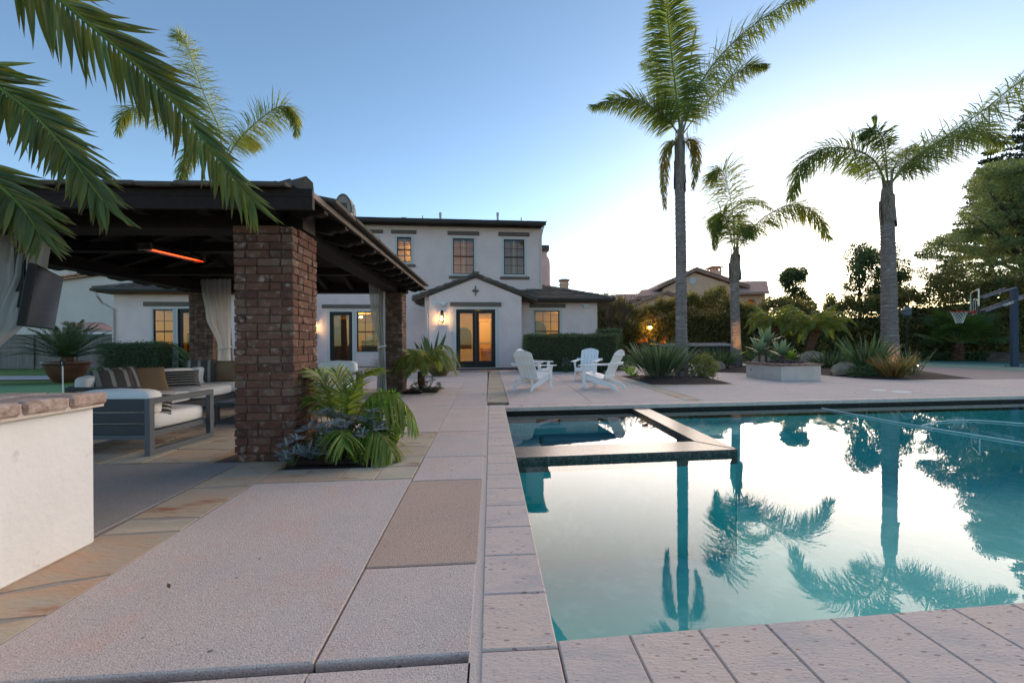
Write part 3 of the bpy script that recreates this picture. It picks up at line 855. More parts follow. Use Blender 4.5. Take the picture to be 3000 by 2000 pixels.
def wall(name, fr, a0, a1, d, th, z0, z1, holes=(), m=M_STUCCO, parent=house):
    xs = sorted({a0, a1, *[v for h in holes for v in h[:2]]}); zs = sorted({z0, z1, *[v for h in holes for v in h[2:4]]})
    mb = MB()
    for i in range(len(xs) - 1):
        run = None
        for j in range(len(zs) - 1):
            cx_, cz = (xs[i] + xs[i + 1]) / 2, (zs[j] + zs[j + 1]) / 2
            solid = not any(h[0] < cx_ < h[1] and h[2] < cz < h[3] for h in holes)
            if solid:
                run = [zs[j], zs[j + 1]] if run is None else [run[0], zs[j + 1]]
            if run and (not solid or j == len(zs) - 2):
                mb.box(fr, xs[i], xs[i + 1], d, d + th, *run); run = None
    return mb.build(name, m, parent)
def window(fr, a0, a1, z0, z1, d, cols=3, rows=2, mid=True, slats=0, parent=house, trim=.11, name='window'):
    fw = .045
    mb = MB()
    y0, y1 = d + .05, d + .11
    mb.box(fr, a0, a0 + fw, y0, y1, z0, z1); mb.box(fr, a1 - fw, a1, y0, y1, z0, z1)
    mb.box(fr, a0 + fw, a1 - fw, y0, y1, z1 - fw, z1); mb.box(fr, a0 + fw, a1 - fw, y0, y1, z0, z0 + fw)
    zm = (z0 + z1) / 2
    if mid: mb.box(fr, a0 + fw, a1 - fw, y0 - .006, y1 - .003, zm - .03, zm + .03)
    wn = mb.build(name, M_BLACK, parent)
    b = MB()
    for k in range(1, cols):
        x = a0 + fw + (a1 - a0 - 2 * fw) * k / cols; b.box(fr, x - .009, x + .009, y0 + .014, y0 + .034, z0 + fw, z1 - fw)
    for k in range(1, rows * 2):
        if mid and k == rows: continue
        z = z0 + fw + (z1 - z0 - 2 * fw) * k / (rows * 2); b.box(fr, a0 + fw, a1 - fw, y0 + .016, y0 + .032, z - .009, z + .009)
    b.build('muntin', M_BLACK, wn)
    b = MB(); b.box(fr, a0 + fw, a1 - fw, y0 + .022, y0 + .026, z0 + fw, z1 - fw); b.build('pane', M_PANE, wn)
    if slats:
        for sgn in (0, 1):
            am = (a0 + a1) / 2
            x0, x1 = (a0 + .03, am - .035) if sgn == 0 else (am + .035, a1 - .03)
            me = None
            for k in range(slats):
                z = z0 + .06 + (z1 - z0 - .12) * (k + .5) / slats
                if me is None:
                    q = MB(); h = (z1 - z0) / slats * .50
                    for f_ in (0,):
                        pa = [Vector((-(x1 - x0) / 2, -.02, -h / 2 + .0)), Vector(((x1 - x0) / 2, -.02, -h / 2)), Vector(((x1 - x0) / 2, .02, h / 2)), Vector((-(x1 - x0) / 2, .02, h / 2))]
                    q.prism(pa, (0, .006, -.004))
                    o = q.build('shutter_slat', M_SHUTTER, wn)
                    me = o.data
                    o.matrix_local = Matrix.Translation(-OFF[house.name]) @ T(fr.p((x0 + x1) / 2, d + .17, z)) @ rotm(z=fr.a)
                    for v_ in me.vertices: v_.co += OFF[house.name]
                else:
                    inst('shutter_slat', me, wn, T(fr.p((x0 + x1) / 2, d + .17, z)) @ rotm(z=fr.a))
        q = MB(); q.box(fr, am - .035, am + .035, d + .14, d + .17, z0, z1); q.build('shutter_stile', M_INTWOOD, wn)
    if trim:
        t = MB(); pr = .018
        for x in (a0 - trim, a1): t.box(fr, x, x + trim, d - pr, d + .002, z0 - trim * .8, z1 + trim * .8)
        t.box(fr, a0, a1, d - pr, d + .002, z1, z1 + trim * .8); t.box(fr, a0, a1, d - pr, d + .002, z0 - trim * .8, z0)
        t.build('stucco_trim', M_TRIM, parent)
    return wn
def beam(name, fr, a0, a1, d0, d1, z0, z1, m=M_LINTEL, parent=house):
    mb = MB(); mb.cbox((a1 - a0) / 2, (d1 - d0) / 2, (z1 - z0) / 2, .008, T(fr.p((a0 + a1) / 2, (d0 + d1) / 2, (z0 + z1) / 2)) @ rotm(z=fr.a))
    return mb.build(name, m, parent)
def room(fr, a0, a1, d0, d1, z0, z1, power=30, at=None, extra=None, parent=house):
    mb = MB(); mb.cur = 0
    P_ = lambda a, b, c: fr.p(a, b, c)
    mb.quad(P_(a0, d1, z0), P_(a1, d1, z0), P_(a1, d1, z1), P_(a0, d1, z1))
    mb.quad(P_(a0, d0, z0), P_(a0, d1, z0), P_(a0, d1, z1), P_(a0, d0, z1))
    mb.quad(P_(a1, d0, z0), P_(a1, d1, z0), P_(a1, d1, z1), P_(a1, d0, z1))
    mb.quad(P_(a0, d0, z1), P_(a1, d0, z1), P_(a1, d1, z1), P_(a0, d1, z1))
    mb.cur = 1
    mb.quad(P_(a0, d0, z0), P_(a1, d0, z0), P_(a1, d1, z0), P_(a0, d1, z0))
    mb.build('interior_wall', [M_INT, M_INTFLOOR], parent)
    at = at or ((a0 + a1) / 2, (d0 + d1) / 2, z1 - .35)
    q = MB(); c = fr.p(*at); q.lathe([(.02, .1), (.09, .06), (.09, .02), (.02, 0)], c, 12)
    q.build('ceiling_lamp', M_GLOW, parent)
    ld = bpy.data.lights.new('room_light', 'POINT'); ld.energy, ld.color, ld.shadow_soft_size = power * .56, (1, .56, .08), .12
    lo = bpy.data.objects.new('room_light', ld); COL.objects.link(lo); lo.location = c - Vector((0, 0, .25))

# ---- openings from the photograph
def rect(x0, y0, x1, y1, d):
    a0, z1 = hv(x0, y0, d); a1, z0 = hv(x1, y1, d); return [a0, a1, z0, z1]
FD = rect(1336, 906, 1452, 1078, 0); FD[2] = 0.0
CD = rect(966, 913, 1033, 1074, D_C); CD[2] = 0.0
CWN = rect(1045, 913, 1116, 1030, D_C)
U1 = rect(1040, 694, 1108, 796, D_C); U2 = rect(1163, 694, 1205, 768, D_C); U3 = rect(1327, 698, 1389, 803, D_C); U4 = rect(1476, 701, 1537, 804, D_C)
RW = rect(1566, 910, 1640, 1030, D_R)
LWN = rect(448, 906, 508, 1035, D_L); LD = rect(520, 904, 600, 1085, D_L); LD[2] = 0.0
ZU = hv(1593, 662, D_C - .5)[1]          # underside of the upper eave
SR = hv(1588, 760, D_C)[0]
SRW = hv(1750, 960, D_R)[0]
SLW = hv(334, 960, D_L)[0]
# entry gable
gz, gpk = 3.18, 4.0
wall('wall', HF, -2.05, 2.05, 0, .22, 0, gz, [FD])
mb = MB(); mb.prism([HF.p(-2.05, 0, gz), HF.p(2.05, 0, gz), HF.p(0, 0, gpk)], HF.p(0, .22, 0) - HF.p(0, 0, 0)); mb.build('wall', M_STUCCO, house)
wall('wall', Fr(*HF.p(-2.05, .22)[:2], HF.a + PI / 2), 0, D_C - .22, 0, .2, 0, gz)
wall('wall', Fr(*HF.p(1.85, .22)[:2], HF.a + PI / 2), 0, D_C - .22, -.2, .2, 0, gz)
# recessed centre wall and upper storey
wall('wall', HF, -9.4, -2.05, D_C, .22, 0, gz + .3, [CD, CWN])
wall('wall', HF, -9.4, SR, D_C, .22, gz + .3, ZU + .12, [U1, U2, U3, U4])
wall('wall', HF, SR - .22, SR, D_C + .22, 8, gz + .3, ZU + .12)
# wings
wall('wall', HF, 2.05, SRW, D_R, .22, 0, 3.1, [RW])
wall('wall', HF, SRW - .22, SRW, D_R + .22, 7, 0, 3.1)
wall('wall', HF, SLW, -9.4, D_L, .22, 0, 3.3, [LWN, LD])
wall('wall', HF, SLW, SLW + .22, D_L + .22, 7, 0, 3.3)
wall('wall', HF, -9.6, -9.4, D_L + .22, D_C - D_L - .22, 0, 3.3)
# windows
window(HF, *CWN, D_C, 3, 2); window(HF, *RW, D_R, 3, 2); window(HF, *LWN, D_L, 2, 2)
for k, q in enumerate((U1, U2, U3, U4)):
    window(HF, *q, D_C, 2 if k < 2 else 3, 2, True, 0 if k == 0 else (11 if k == 1 else 15))
# doors
def french(q, d, leaves, handle=True):
    a0, a1, z0, z1 = q
    n = leaves; w_ = (a1 - a0 - .06) / n
    fr_ = MB()
    fr_.box(HF, a0, a0 + .03, d + .03, d + .14, z0, z1); fr_.box(HF, a1 - .03, a1, d + .03, d + .14, z0, z1); fr_.box(HF, a0 + .03, a1 - .03, d + .03, d + .14, z1 - .03, z1)
    fr_.build('door_frame', M_BLACK, house)
    for k in range(n):
        x0 = a0 + .03 + k * w_ + .003; x1 = x0 + w_ - .006
        s_ = .14; mb = MB(); y0, y1 = d + .06, d + .105
        mb.box(HF, x0, x0 + s_, y0, y1, z0 + .02, z1 - .035); mb.box(HF, x1 - s_, x1, y0, y1, z0 + .02, z1 - .035)
        mb.box(HF, x0 + s_, x1 - s_, y0, y1, z1 - .035 - .14, z1 - .035); mb.box(HF, x0 + s_, x1 - s_, y0, y1, z0 + .02, z0 + .31)
        dr = mb.build('door', M_BLACK, house)
        b = MB(); b.box(HF, x0 + s_, x1 - s_, d + .08, d + .085, z0 + .31, z1 - .175); b.build('pane', M_PANE, dr)
        hx = x1 - .06 if k == 0 else x0 + .06
        b = MB(); b.box(HF, hx - .018, hx + .018, y0 - .012, y0, .92, 1.16)
        b.tube([HF.p(hx, y0 - .03, 1.06), HF.p(hx + (-.10 if k == 0 else .10), y0 - .035, 1.06)], .009, 6); b.build('handle', M_IRON, dr)
    t = MB()
    for x0, x1 in ((a0 - .13, a0), (a1, a1 + .13)): t.box(HF, x0, x1, d - .018, d + .002, z0, z1 + .10)
    t.box(HF, a0, a1, d - .018, d + .002, z1, z1 + .10)
    t.build('stucco_trim', M_TRIM, house)
    b = MB(); b.box(HF, a0, a1, d - .02, d + .2, -.01, .02); b.build('threshold', M_GROUT, house)
french(FD, 0, 2); french(CD, D_C, 1); french(LD, D_L, 1)
# lintels and sills
def pix_beam(name, x0, y0, x1, y1, d, dep=.07):
    a0, zt = hv(x0, (y0), d); a1, zb = hv(x1, y1, d)
    return beam(name, HF, a0, a1, d - dep, d + .03, zb, zt)
pix_beam('lintel', 1319, 885, 1468, 897.5, 0)
pix_beam('lintel', 944, 892, 1120, 903, D_C)
pix_beam('lintel', 1551, 890, 1656, 901, D_R)
pix_beam('lintel', 422, 884, 640, 897, D_L)
for q in ((1030, 672, 1122, 684), (1146, 674, 1220, 685.5), (1311, 677.5, 1404, 690), (1460, 680, 1551, 693)): pix_beam('lintel', *q, D_C)
for q in ((1030, 806, 1120, 814), (1150, 774, 1217, 782), (1315, 808.5, 1396, 816.5), (1465, 810.5, 1550, 818.5)): pix_beam('window_sill', *q, D_C, .09)
# rooms
room(HF, -1.8, 1.8, .24, 3.9, 0.01, 2.95, 36, (.2, 1.5, 2.75))
room(HF, -9.1, -4.0, D_C + .24, D_C + 4.2, 0.01, 2.75, 24, (-6.0, D_C + 1.6, 2.5))
room(HF, SLW + .3, -9.8, D_L + .24, D_L + 4.5, 0.01, 2.75, 26, (-12.6, D_L + 2.2, 2.5))
room(HF, 2.3, SRW - .3, D_R + .24, D_R + 4, 0.01, 2.75, 13, (4.9, D_R + 2.4, 2.5))
room(HF, -8, SR - .3, D_C + .24, D_C + 2.6, 3.6, 6.3, 46, (-2.9, D_C + 2.0, 6.05))
# what is seen inside
mb = MB()
for s0, s1, d_, zz in ((.12, .95, 2.9, 2.35),):
    mb.box(HF, s0, s1, d_, d_ + .5, .02, zz)
    for z0, z1 in ((.25, .75), (.85, 1.05), (1.15, 2.2)): mb.box(HF, s0 + .12, s1 - .12, d_ - .015, d_ + .01, z0, z1)
mb.build('cabinet', M_INTWOOD, house)
mb = MB()
for z0, z1 in ((.25, .75), (.85, 1.05), (1.15, 2.2)):
    for q in ((.22, .26, z0 - .03, z1 + .03), (.81, .85, z0 - .03, z1 + .03), (.22, .85, z0 - .04, z0 - .015), (.22, .85, z1 + .015, z1 + .04)): mb.box(HF, q[0], q[1], 2.878, 2.899, q[2], q[3])
mb.box(HF, .05, 1.02, 2.86, 2.9, 2.36, 2.46); mb.box(HF, .3, 1.6, 2.5, 2.88, .70, .76)
for x in (.32, .9, 1.5): mb.box(HF, x, x + .05, 2.52, 2.57, .02, .70)
mb.box(HF, -1.75, 1.75, 3.86, 3.89, .02, .16); mb.box(HF, -1.75, 1.75, 3.85, 3.89, 2.75, 2.94)
mb.build('cabinet_moulding_shade', mat('interior_moulding_shade', (.34, .19, .07), .6), house)  # mouldings, plus recess shade round the panels painted as darker lines
mb = MB()
arc = [HF.p(-.95 + .0, 3.6, .02)] + [HF.p(-.55 + .40 * math.cos(t_), 3.6, 1.55 + .40 * math.sin(t_)) for t_ in np.linspace(PI, 0, 9)] + [HF.p(-.15, 3.6, .02)]
mb.prism(arc, HF.p(0, .1, 0) - HF.p(0, 0, 0)); mb.build('interior_arch', M_INTDARK, house)  # solid dark arch; the unlit space beyond is put into its colour
mb = MB(); mb.box(HF, -.75, -.05, 2.2, 2.8, .02, .82); mb.build('kitchen_island', M_INTFAB, house)
mb = MB()
mb.box(HF, -6.6, -6.25, D_C + 1.8, D_C + 2.0, .02, 2.3); mb.box(HF, -7.0, -6.62, D_C + 1.2, D_C + 1.4, .02, 2.4); mb.box(HF, -6.2, -4.6, D_C + .5, D_C + .9, .02, .62)
mb.box(HF, -8.0, -6.9, D_C + 2.6, D_C + 3.0, .02, 1.1); mb.box(HF, -5.9, -5.2, D_C + 4.1, D_C + 4.18, 1.2, 2.0); mb.box(HF, -8.2, -7.6, D_C + 4.1, D_C + 4.18, 1.0, 2.1); mb.box(HF, -4.9, -4.6, D_C + 2.2, D_C + 2.5, .02, 1.9)
mb.build('interior_furniture', M_INTDARK, house)
mb = MB(); mb.lathe([(.06, 0), (.13, .06), (.15, .15), (.11, .25), (.05, .29)], HF.p(-5.35, D_C + .6, 1.28), 14); mb.build('vase', M_INTFAB, house)
mb = MB(); mb.box(HF, -5.7, -5.0, D_C + .45, D_C + .85, .62, 1.28); mb.build('console', M_INTDARK, house)
mb = MB()
mb.box(HF, -13.6, -11.2, D_L + 1.4, D_L + 2.2, .02, .75); mb.box(HF, -14.2, -13.0, D_L + 2.8, D_L + 3.1, .02, 1.7)
mb.box(HF, -13.2, -12.2, D_L + 4.38, D_L + 4.46, 1.2, 2.0); mb.box(HF, -11.3, -10.7, D_L + 4.38, D_L + 4.46, 1.1, 2.1)
mb.build('interior_sofa', M_INTDARK, house)
mb = MB(); mb.box(HF, -12.6, -11.4, D_L + 1.2, D_L + 1.4, .35, .72); mb.build('interior_pillow', M_INTFAB, house)
mb = MB()
arc = [HF.p(3.0, D_R + 3.6, .02)] + [HF.p(3.55 + .55 * math.cos(t_), D_R + 3.6, 1.8 + .55 * math.sin(t_)) for t_ in np.linspace(PI, 0, 9)] + [HF.p(4.1, D_R + 3.6, .02)]
mb.prism(arc, HF.p(0, .1, 0) - HF.p(0, 0, 0)); mb.build('interior_arch', M_INTDARK, house)  # arch opening filled solid, its inner gloom painted dark

# ---- roofs with separate tiles
TILES = {}
def tile_mesh(la, lu, th=.03):
    k = (round(la, 3), round(lu, 3), th)
    if k not in TILES:
        b = MB(); b.cbox(la / 2 - .004, lu / 2, th / 2, .007, None, .002)
        me = bpy.data.meshes.new('tile'); me.from_pydata(b.v, [], b.f); me.materials.append(M_TILE); TILES[k] = me
    return TILES[k]
def tiles(parent, p0, ax, up, la, lu, na, nr, inside, tilt=.12, th=.03, lim=999):
    ax = ax.normalized(); up = up.normalized(); n_ = ax.cross(up).normalized()
    if n_.z < 0: n_ = -n_
    me = tile_mesh(la, lu + .08, th)
    c_ = 0
    for r in range(nr):
        for k in range(-1, na + 1):
            x = (k + .5 + (.5 if r % 2 else 0)) * la
            y = (r + .5) * lu
            if not inside(x, y) or c_ >= lim: continue
            c_ += 1
            upr = (up + n_ * -tilt).normalized(); nn = ax.cross(upr)
            if nn.z < 0: nn = -nn
            R = Matrix((ax, upr, nn)).transposed().to_4x4()
            inst('tile', me, parent, T(p0 + ax * x + up * y + n_ * (.045 + random.uniform(-.004, .004))) @ R @ rotm(z=random.uniform(-.012, .012)))
def roof_plane(mb, pts, th=.10):
    n = (pts[1] - pts[0]).cross(pts[2] - pts[0]).normalized()
    if n.z < 0: n = -n
    mb.prism(pts, n * -th)
# right wing hip
ez = 3.14
zr_ = lambda k: ez + .325 * k
eL, eR, eD = 2.75, 6.55, .6
rb = MB()
roof_plane(rb, [HF.p(eL - .9, eD, ez), HF.p(eR, eD, ez), HF.p(eR - 3.1, eD + 3.1, zr_(3.1)), HF.p(eL - .9, eD + 3.1, zr_(3.1))])
roof_plane(rb, [HF.p(eR, eD, ez), HF.p(eR, 8, ez), HF.p(eR - 3.1, 8, zr_(3.1)), HF.p(eR - 3.1, eD + 3.1, zr_(3.1))])
rr = rb.build('roof', M_TILEB, house)
p0 = HF.p(eL - .1, eD, ez); p1 = HF.p(eR, eD, ez); up = HF.p(0, 1, .325) - HF.p(0, 0, 0)
tiles(rr, p0, p1 - p0, up, .31, .34, 13, 9, lambda x, y: 0 <= x <= (eR - eL + .1) - y * .95 + .10 and y < 3.2 and not (x < SR - eL + .1 and y > 2.25))
ht = MB(); hv_ = HF.p(eR - 3.1, eD + 3.1, zr_(3.1)) - HF.p(eR, eD, ez)
def hip_caps(parent, a, b, n, size=.12, name='tile', drop=.03):
    d = (b - a); L_ = d.length / n; d.normalize(); s_ = d.cross(Vector((0, 0, 1))).normalized(); u_ = s_.cross(d)
    for k in range(n):
        q = MB(); c = a + d * (k * L_)
        prof = [(-size, -drop), (-size * .8, .045 - (drop - .03) * .5), (0, .085), (size * .8, .045 - (drop - .03) * .5), (size, -drop)]
        A0 = [c + s_ * x + u_ * (z + .03) for x, z in prof]; A1 = [c + d * (L_ + .06) + s_ * x * .85 + u_ * (z + .01) for x, z in prof]
        q.add(A0 + A1, [(i, i + 1, 6 + i, 5 + i) for i in range(4)] + [(0, 5, 9, 4), (4, 3, 2, 1, 0), (5, 6, 7, 8, 9)])
        q.build(name, M_TILE, parent)
hip_caps(rr, HF.p(eR, eD, ez + .045), HF.p(eR - 3.1, eD + 3.1, zr_(3.1) + .045), 11, .26, drop=.09)
def gutter(a0, a1, d, z, fr=HF, parent=house, h=.11, m=M_GUTTER):
    mb = MB(); prof = [(-.11, 0), (-.13, h * .6), (-.13, h), (0, h), (0, 0)]
    mb.prism([fr.p(a0, d + x, z - h + y) for x, y in prof], fr.p(a1, d, 0) - fr.p(a0, d, 0)); return mb.build('gutter', m, parent)
gutter(2.72, eR + .02, eD, ez + .05)
mb = MB(); mb.box(HF, 2.06, eR - .05, eD + .05, D_R - .002, ez - .075, ez - .06); mb.build('soffit', M_DARKWOOD, house)
# left wing hip
eLz = hv(271, 850, .3)[1] + .02; s0 = hv(271, 845, .3)[0]
rb = MB()
k_ = 3.0
roof_plane(rb, [HF.p(s0, .3, eLz), HF.p(-9.3, .3, eLz), HF.p(-9.3, .3 + k_, eLz + .325 * k_), HF.p(s0 + k_, .3 + k_, eLz + .325 * k_)])
roof_plane(rb, [HF.p(s0, .3, eLz), HF.p(s0 + k_, .3 + k_, eLz + .325 * k_), HF.p(s0 + k_, 8, eLz + .325 * k_), HF.p(s0, 8, eLz)])
lr = rb.build('roof', M_TILEB, house)
p0 = HF.p(s0, .3, eLz)
tiles(lr, p0, HF.p(1, 0, 0) - HF.p(0, 0, 0), up, .36, .36, 13, 8, lambda x, y: x >= y * .95 + .0 and x < 4.7)
hip_caps(lr, HF.p(s0, .3, eLz + .045), HF.p(s0 + k_, .3 + k_, eLz + .325 * k_ + .045), 10, .26, drop=.09)
gutter(s0 - .02, -9.3, .3, eLz + .05)
# entry gable roof
rg = MB(); gs = .375
for sg in (-1, 1):
    e = (2.78) * sg
    roof_plane(rg, [HF.p(0, -.10, 4.10), HF.p(e, -.10, 4.10 - gs * 2.78), HF.p(e, D_C, 4.10 - gs * 2.78), HF.p(0, D_C, 4.10)], .09)
gr = rg.build('roof', M_TILEB, house)
for sg in (-1, 1):
    a = HF.p(0, 0, 0)
    ax = (HF.p(sg, 0, -gs) - a).normalized()
    for k in range(8):
        c = HF.p(0, -.06, 4.17) + ax * (k * .365 + .20)
        n_ = ax.cross(HF.p(0, 1, 0) - a).normalized()
        if n_.z < 0: n_ = -n_
        ax2 = (ax + n_ * .09).normalized(); dd = HF.p(0, 1, 0) - a
        R = Matrix((ax2, dd, ax2.cross(dd))).transposed().to_4x4()
        inst('tile', tile_mesh(.372, .26, .12), gr, T(c - n_ * (.025 + random.uniform(-.004, .004))) @ R)
    p0_ = HF.p(0, -.10, 4.10)
    tiles(gr, HF.p(2.78 * sg, .25, 4.10 - gs * 2.78), HF.p(0, 1, 0) - a, -ax, .36, .36, 6, 8, lambda x, y: 0 < x < 2.3 and y < 2.8)
q = MB(); q.cbox(.16, .2, .06, .02, T(HF.p(0, -.02, 4.20)) @ rotm(z=HF.a)); q.build('ridge_cap', M_TILE, gr)
# upper roof
zu = ZU + .02; du = D_C - .55
ru = MB(); RS = SR + .10
zR = zu + .30 * 5
roof_plane(ru, [HF.p(-9.6, du, zu + .12), HF.p(RS, du, zu + .12), HF.p(RS, du + 5, zR + .12), HF.p(-9.6, du + 5, zR + .12)], .12)
roof_plane(ru, [HF.p(-9.6, du + 5, zR + .12), HF.p(RS, du + 5, zR + .12), HF.p(RS, du + 10, zu + .12), HF.p(-9.6, du + 10, zu + .12)], .12)
ur = ru.build('roof', M_TILEB, house)
tiles(ur, HF.p(-9.4, du - .02, zu + .11), HF.p(1, 0, 0) - HF.p(0, 0, 0), HF.p(0, 1, .30) - HF.p(0, 0, 0), .36, .36, 36, 2, lambda x, y: x < RS + 9.4 and x > 3.2, th=.035, lim=58)
gutter(-9.6, RS, du, zu + .12, h=.13)
mb = MB(); mb.box(HF, -9.5, SR - .02, du + .01, D_C - .003, zu - .02, zu); mb.build('soffit', M_DARKWOOD, house)
# downspouts
def spout(pts, d):
    b = MB(); b.tube([HF.p(a, dd, z) for a, dd, z in pts], .042, 8); b.build('downspout', M_DOWN, house)
a_, z_ = hv(1585, 840, D_C)
spout([(SR + .02, du - .04, zu + .02), (SR - .02, du + .1, zu - .12), (SR - .08, D_C - .06, zu - .55), (SR - .08, D_C - .06, 3.75)], 0)
spout([(-2.72, .35, 3.02), (-2.70, .30, 2.86), (-2.45, .10, 2.72), (-2.16, -.0, 2.6), (-2.12, -.0, 2.3), (-2.12, -.0, .05)], 0)
sx = SLW
spout([(s0 + .12, .24, eLz - .08), (s0 + .18, .28, eLz - .25), (sx - .3, .7, eLz - .5), (sx + .02, D_L - .06, eLz - .75), (sx + .02, D_L - .06, .05)], 0)
# chimney with a pointed arch cap, roof pipes
def gothic(a0, a1, z0, z1, n=9):
    c = (a0 + a1) / 2; w_ = (a1 - a0) / 2; h = z1 - z0
    L_ = [(a0 + w_ * (1 - math.cos(t_ * PI / 2)) * 1.0, z0 + h * math.sin(t_ * PI / 2 * .98) ** .9) for t_ in np.linspace(0, 1, n)]
    return [(a0, z0)] + [(x, z) for x, z in L_[1:-1]] + [(c, z1)] + [(2 * c - x, z) for x, z in L_[-2:0:-1]] + [(a1, z0)]
dch = D_C + 3.2
a0, zt = hv(978, 566, dch); a1, zb = hv(1032, 622, dch)
mb = MB(); mb.cur = 0
mb.box(HF, a0 + .05, a1 - .05, dch + .04, dch + .85, 6.0, zb); mb.cur = 1
mb.prism([HF.p(x, dch, z) for x, z in gothic(a0, a1, zb, zt)], HF.p(0, .9, 0) - HF.p(0, 0, 0))
ch = mb.build('chimney', [M_STUCCO, M_LINTEL], house)
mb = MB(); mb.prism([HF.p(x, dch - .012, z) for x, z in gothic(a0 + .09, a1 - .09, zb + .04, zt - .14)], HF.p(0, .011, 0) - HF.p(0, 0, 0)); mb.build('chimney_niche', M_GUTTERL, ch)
mb = MB(); c_ = (a0 + a1) / 2
for k in range(5): mb.box(HF, c_ - .22, c_ + .22, dch - .03, dch - .014, zb + .12 + k * .085, zb + .17 + k * .085)
mb.build('chimney_grille', M_IRON, ch)
for px, y0, y1, r in ((1036, 602, 650, .075), (1238, 632, 655, .03), (1290, 623, 655, .07), (1458, 623, 660, .07), (1527, 637, 660, .03)):
    d = D_C + .6; a, zt = hv(px, y0, d); _, zb = hv(px, y1 + 8, d)
    b = MB(); b.lathe([(r * .75, zb), (r * .75, zt - .22), (r, zt - .2), (r, zt)] if r > .05 else [(r, zb), (r, zt)], HF.p(a, d), 10)
    b.build('vent_pipe', M_DOWN, house)
d = D_C + .6; a, zt = hv(1184, 637, d); b = MB(); b.box(HF, a - .06, a + .06, d, d + .15, zt - .5, zt - .08); b.box(HF, a - .13, a + .13, d - .05, d + .2, zt - .08, zt); b.build('roof_vent', M_DOWN, house)
# small volume and second chimney behind the upper storey
d = 8.5
a0, zt = hv(1578, 735, d); a1, _ = hv(1602, 735, d)
mb = MB(); mb.box(HF, a0 - 1.5, a1, d, d + 2, 3.2, zt); mb.build('wall', M_STUCCO, house)
mb = MB(); mb.box(HF, a0 - 1.6, a1 + .12, d - .2, d + 2.2, zt, zt + .34); mb.build('roof', M_TILEB, house)
a2, zt2 = hv(1600, 748, d + 1); a3, _ = hv(1611, 748, d + 1); _, zb2 = hv(1611, 780, d + 1)
mb = MB(); mb.box(HF, a2 - .3, a3, d + 1, d + 1.8, 3, zb2); mb.prism([HF.p(x, d + 1, z) for x, z in gothic(a2 - .35, a3, zb2, zt2)], HF.p(0, .8, 0) - HF.p(0, 0, 0)); mb.build('chimney', M_STUCCO, house)

# ---- things fixed to the walls
def lantern(name, label, a, d, z, power=9):
    t = thing(name, label, 'lantern', tuple(HF.p(a, d - .12, z)), 'wall lanterns')
    f = Fr(*HF.p(a, d - .17)[:2], HF.a, z)
    b = MB(); b.box(f, -.06, .06, .14, .17, -.02, .50); b.tube([f.p(0, .15, .46), f.p(0, .05, .52), f.p(0, 0, .44)], .012, 6)
    b.build('bracket', M_IRON, t)
    b = MB()
    for x in (-.09, .09):
        for y in (-.09, .09): b.box(f, x - .008, x + .008, y - .008, y + .008, .0, .33)
    b.box(f, -.10, .10, -.10, .10, -.02, .0); b.box(f, -.10, .10, -.10, .10, .33, .35)
    b.add([f.p(-.085, -.085, .35), f.p(.085, -.085, .35), f.p(.085, .085, .35), f.p(-.085, .085, .35), f.p(-.03, -.03, .44), f.p(.03, -.03, .44), f.p(.03, .03, .44), f.p(-.03, .03, .44)],
          [(0, 1, 5, 4), (1, 2, 6, 5), (2, 3, 7, 6), (3, 0, 4, 7), (4, 5, 6, 7)])
    b.build('lantern_frame', M_IRON, t)
    b = MB(); b.box(f, -.082, .082, -.082, .082, .004, .326); b.build('lantern_pane', M_LAMPGL, t)
    b = MB(); b.lathe([(.012, .03), (.03, .06), (.036, .12), (.02, .18), (.006, .22)], f.p(0, 0, .02), 10); b.build('bulb', M_BULB, t)
    ld = bpy.data.lights.new('lantern_light', 'POINT'); ld.energy, ld.color, ld.shadow_soft_size = power, (1, .58, .22), .035
    lo = bpy.data.objects.new('lantern_light', ld); COL.objects.link(lo); lo.location = f.p(0, 0, .17)
a, z = hv(1295, 943, 0); lantern('wall_lantern', 'lit black wall lantern beside the french doors of the gable', a, 0, z)
a, z = hv(921, 968, D_C); lantern('wall_lantern', 'lit wall lantern glowing behind the thick brick pillar', a, D_C, z)
a, z = hv(1298, 895, 0)
b = MB(); b.cbox(.13, .07, .05, .01, T(HF.p(a, -.075, z + .10)) @ rotm(z=HF.a)); b.cbox(.10, .05, .03, .008, T(HF.p(a, -.07, z + .02)) @ rotm(z=HF.a))
tag(b.build('flood_light', M_FIXT, loc=HF.p(a, -.08, z)), 'white flood light box fixed above the lit wall lantern', 'light')
a, z = hv(1715, 895, D_R)
b = MB(); b.cbox(.17, .06, .05, .01, T(HF.p(a, D_R - .065, z + .04)) @ rotm(z=HF.a)); b.cbox(.12, .07, .05, .01, T(HF.p(a, D_R - .075, z - .05)) @ rotm(z=HF.a, x=.3))
tag(b.build('flood_light', M_FIXT, loc=HF.p(a, D_R - .08, z)), 'pale flood light under the eave above the clipped hedge', 'light')
a, z = hv(1272, 886, 0); b = MB(); b.cbox(.07, .006, .06, .003, T(HF.p(a, -.007, z)) @ rotm(z=HF.a))
tag(b.build('alarm_plate', M_FIXT, loc=HF.p(a, -.01, z)), 'small pale square plate on the gable wall beside the flood light', 'plate')
a, z = hv(1393, 852, 0)
f = Fr(*HF.p(a, -.03)[:2], HF.a, z); b = MB()
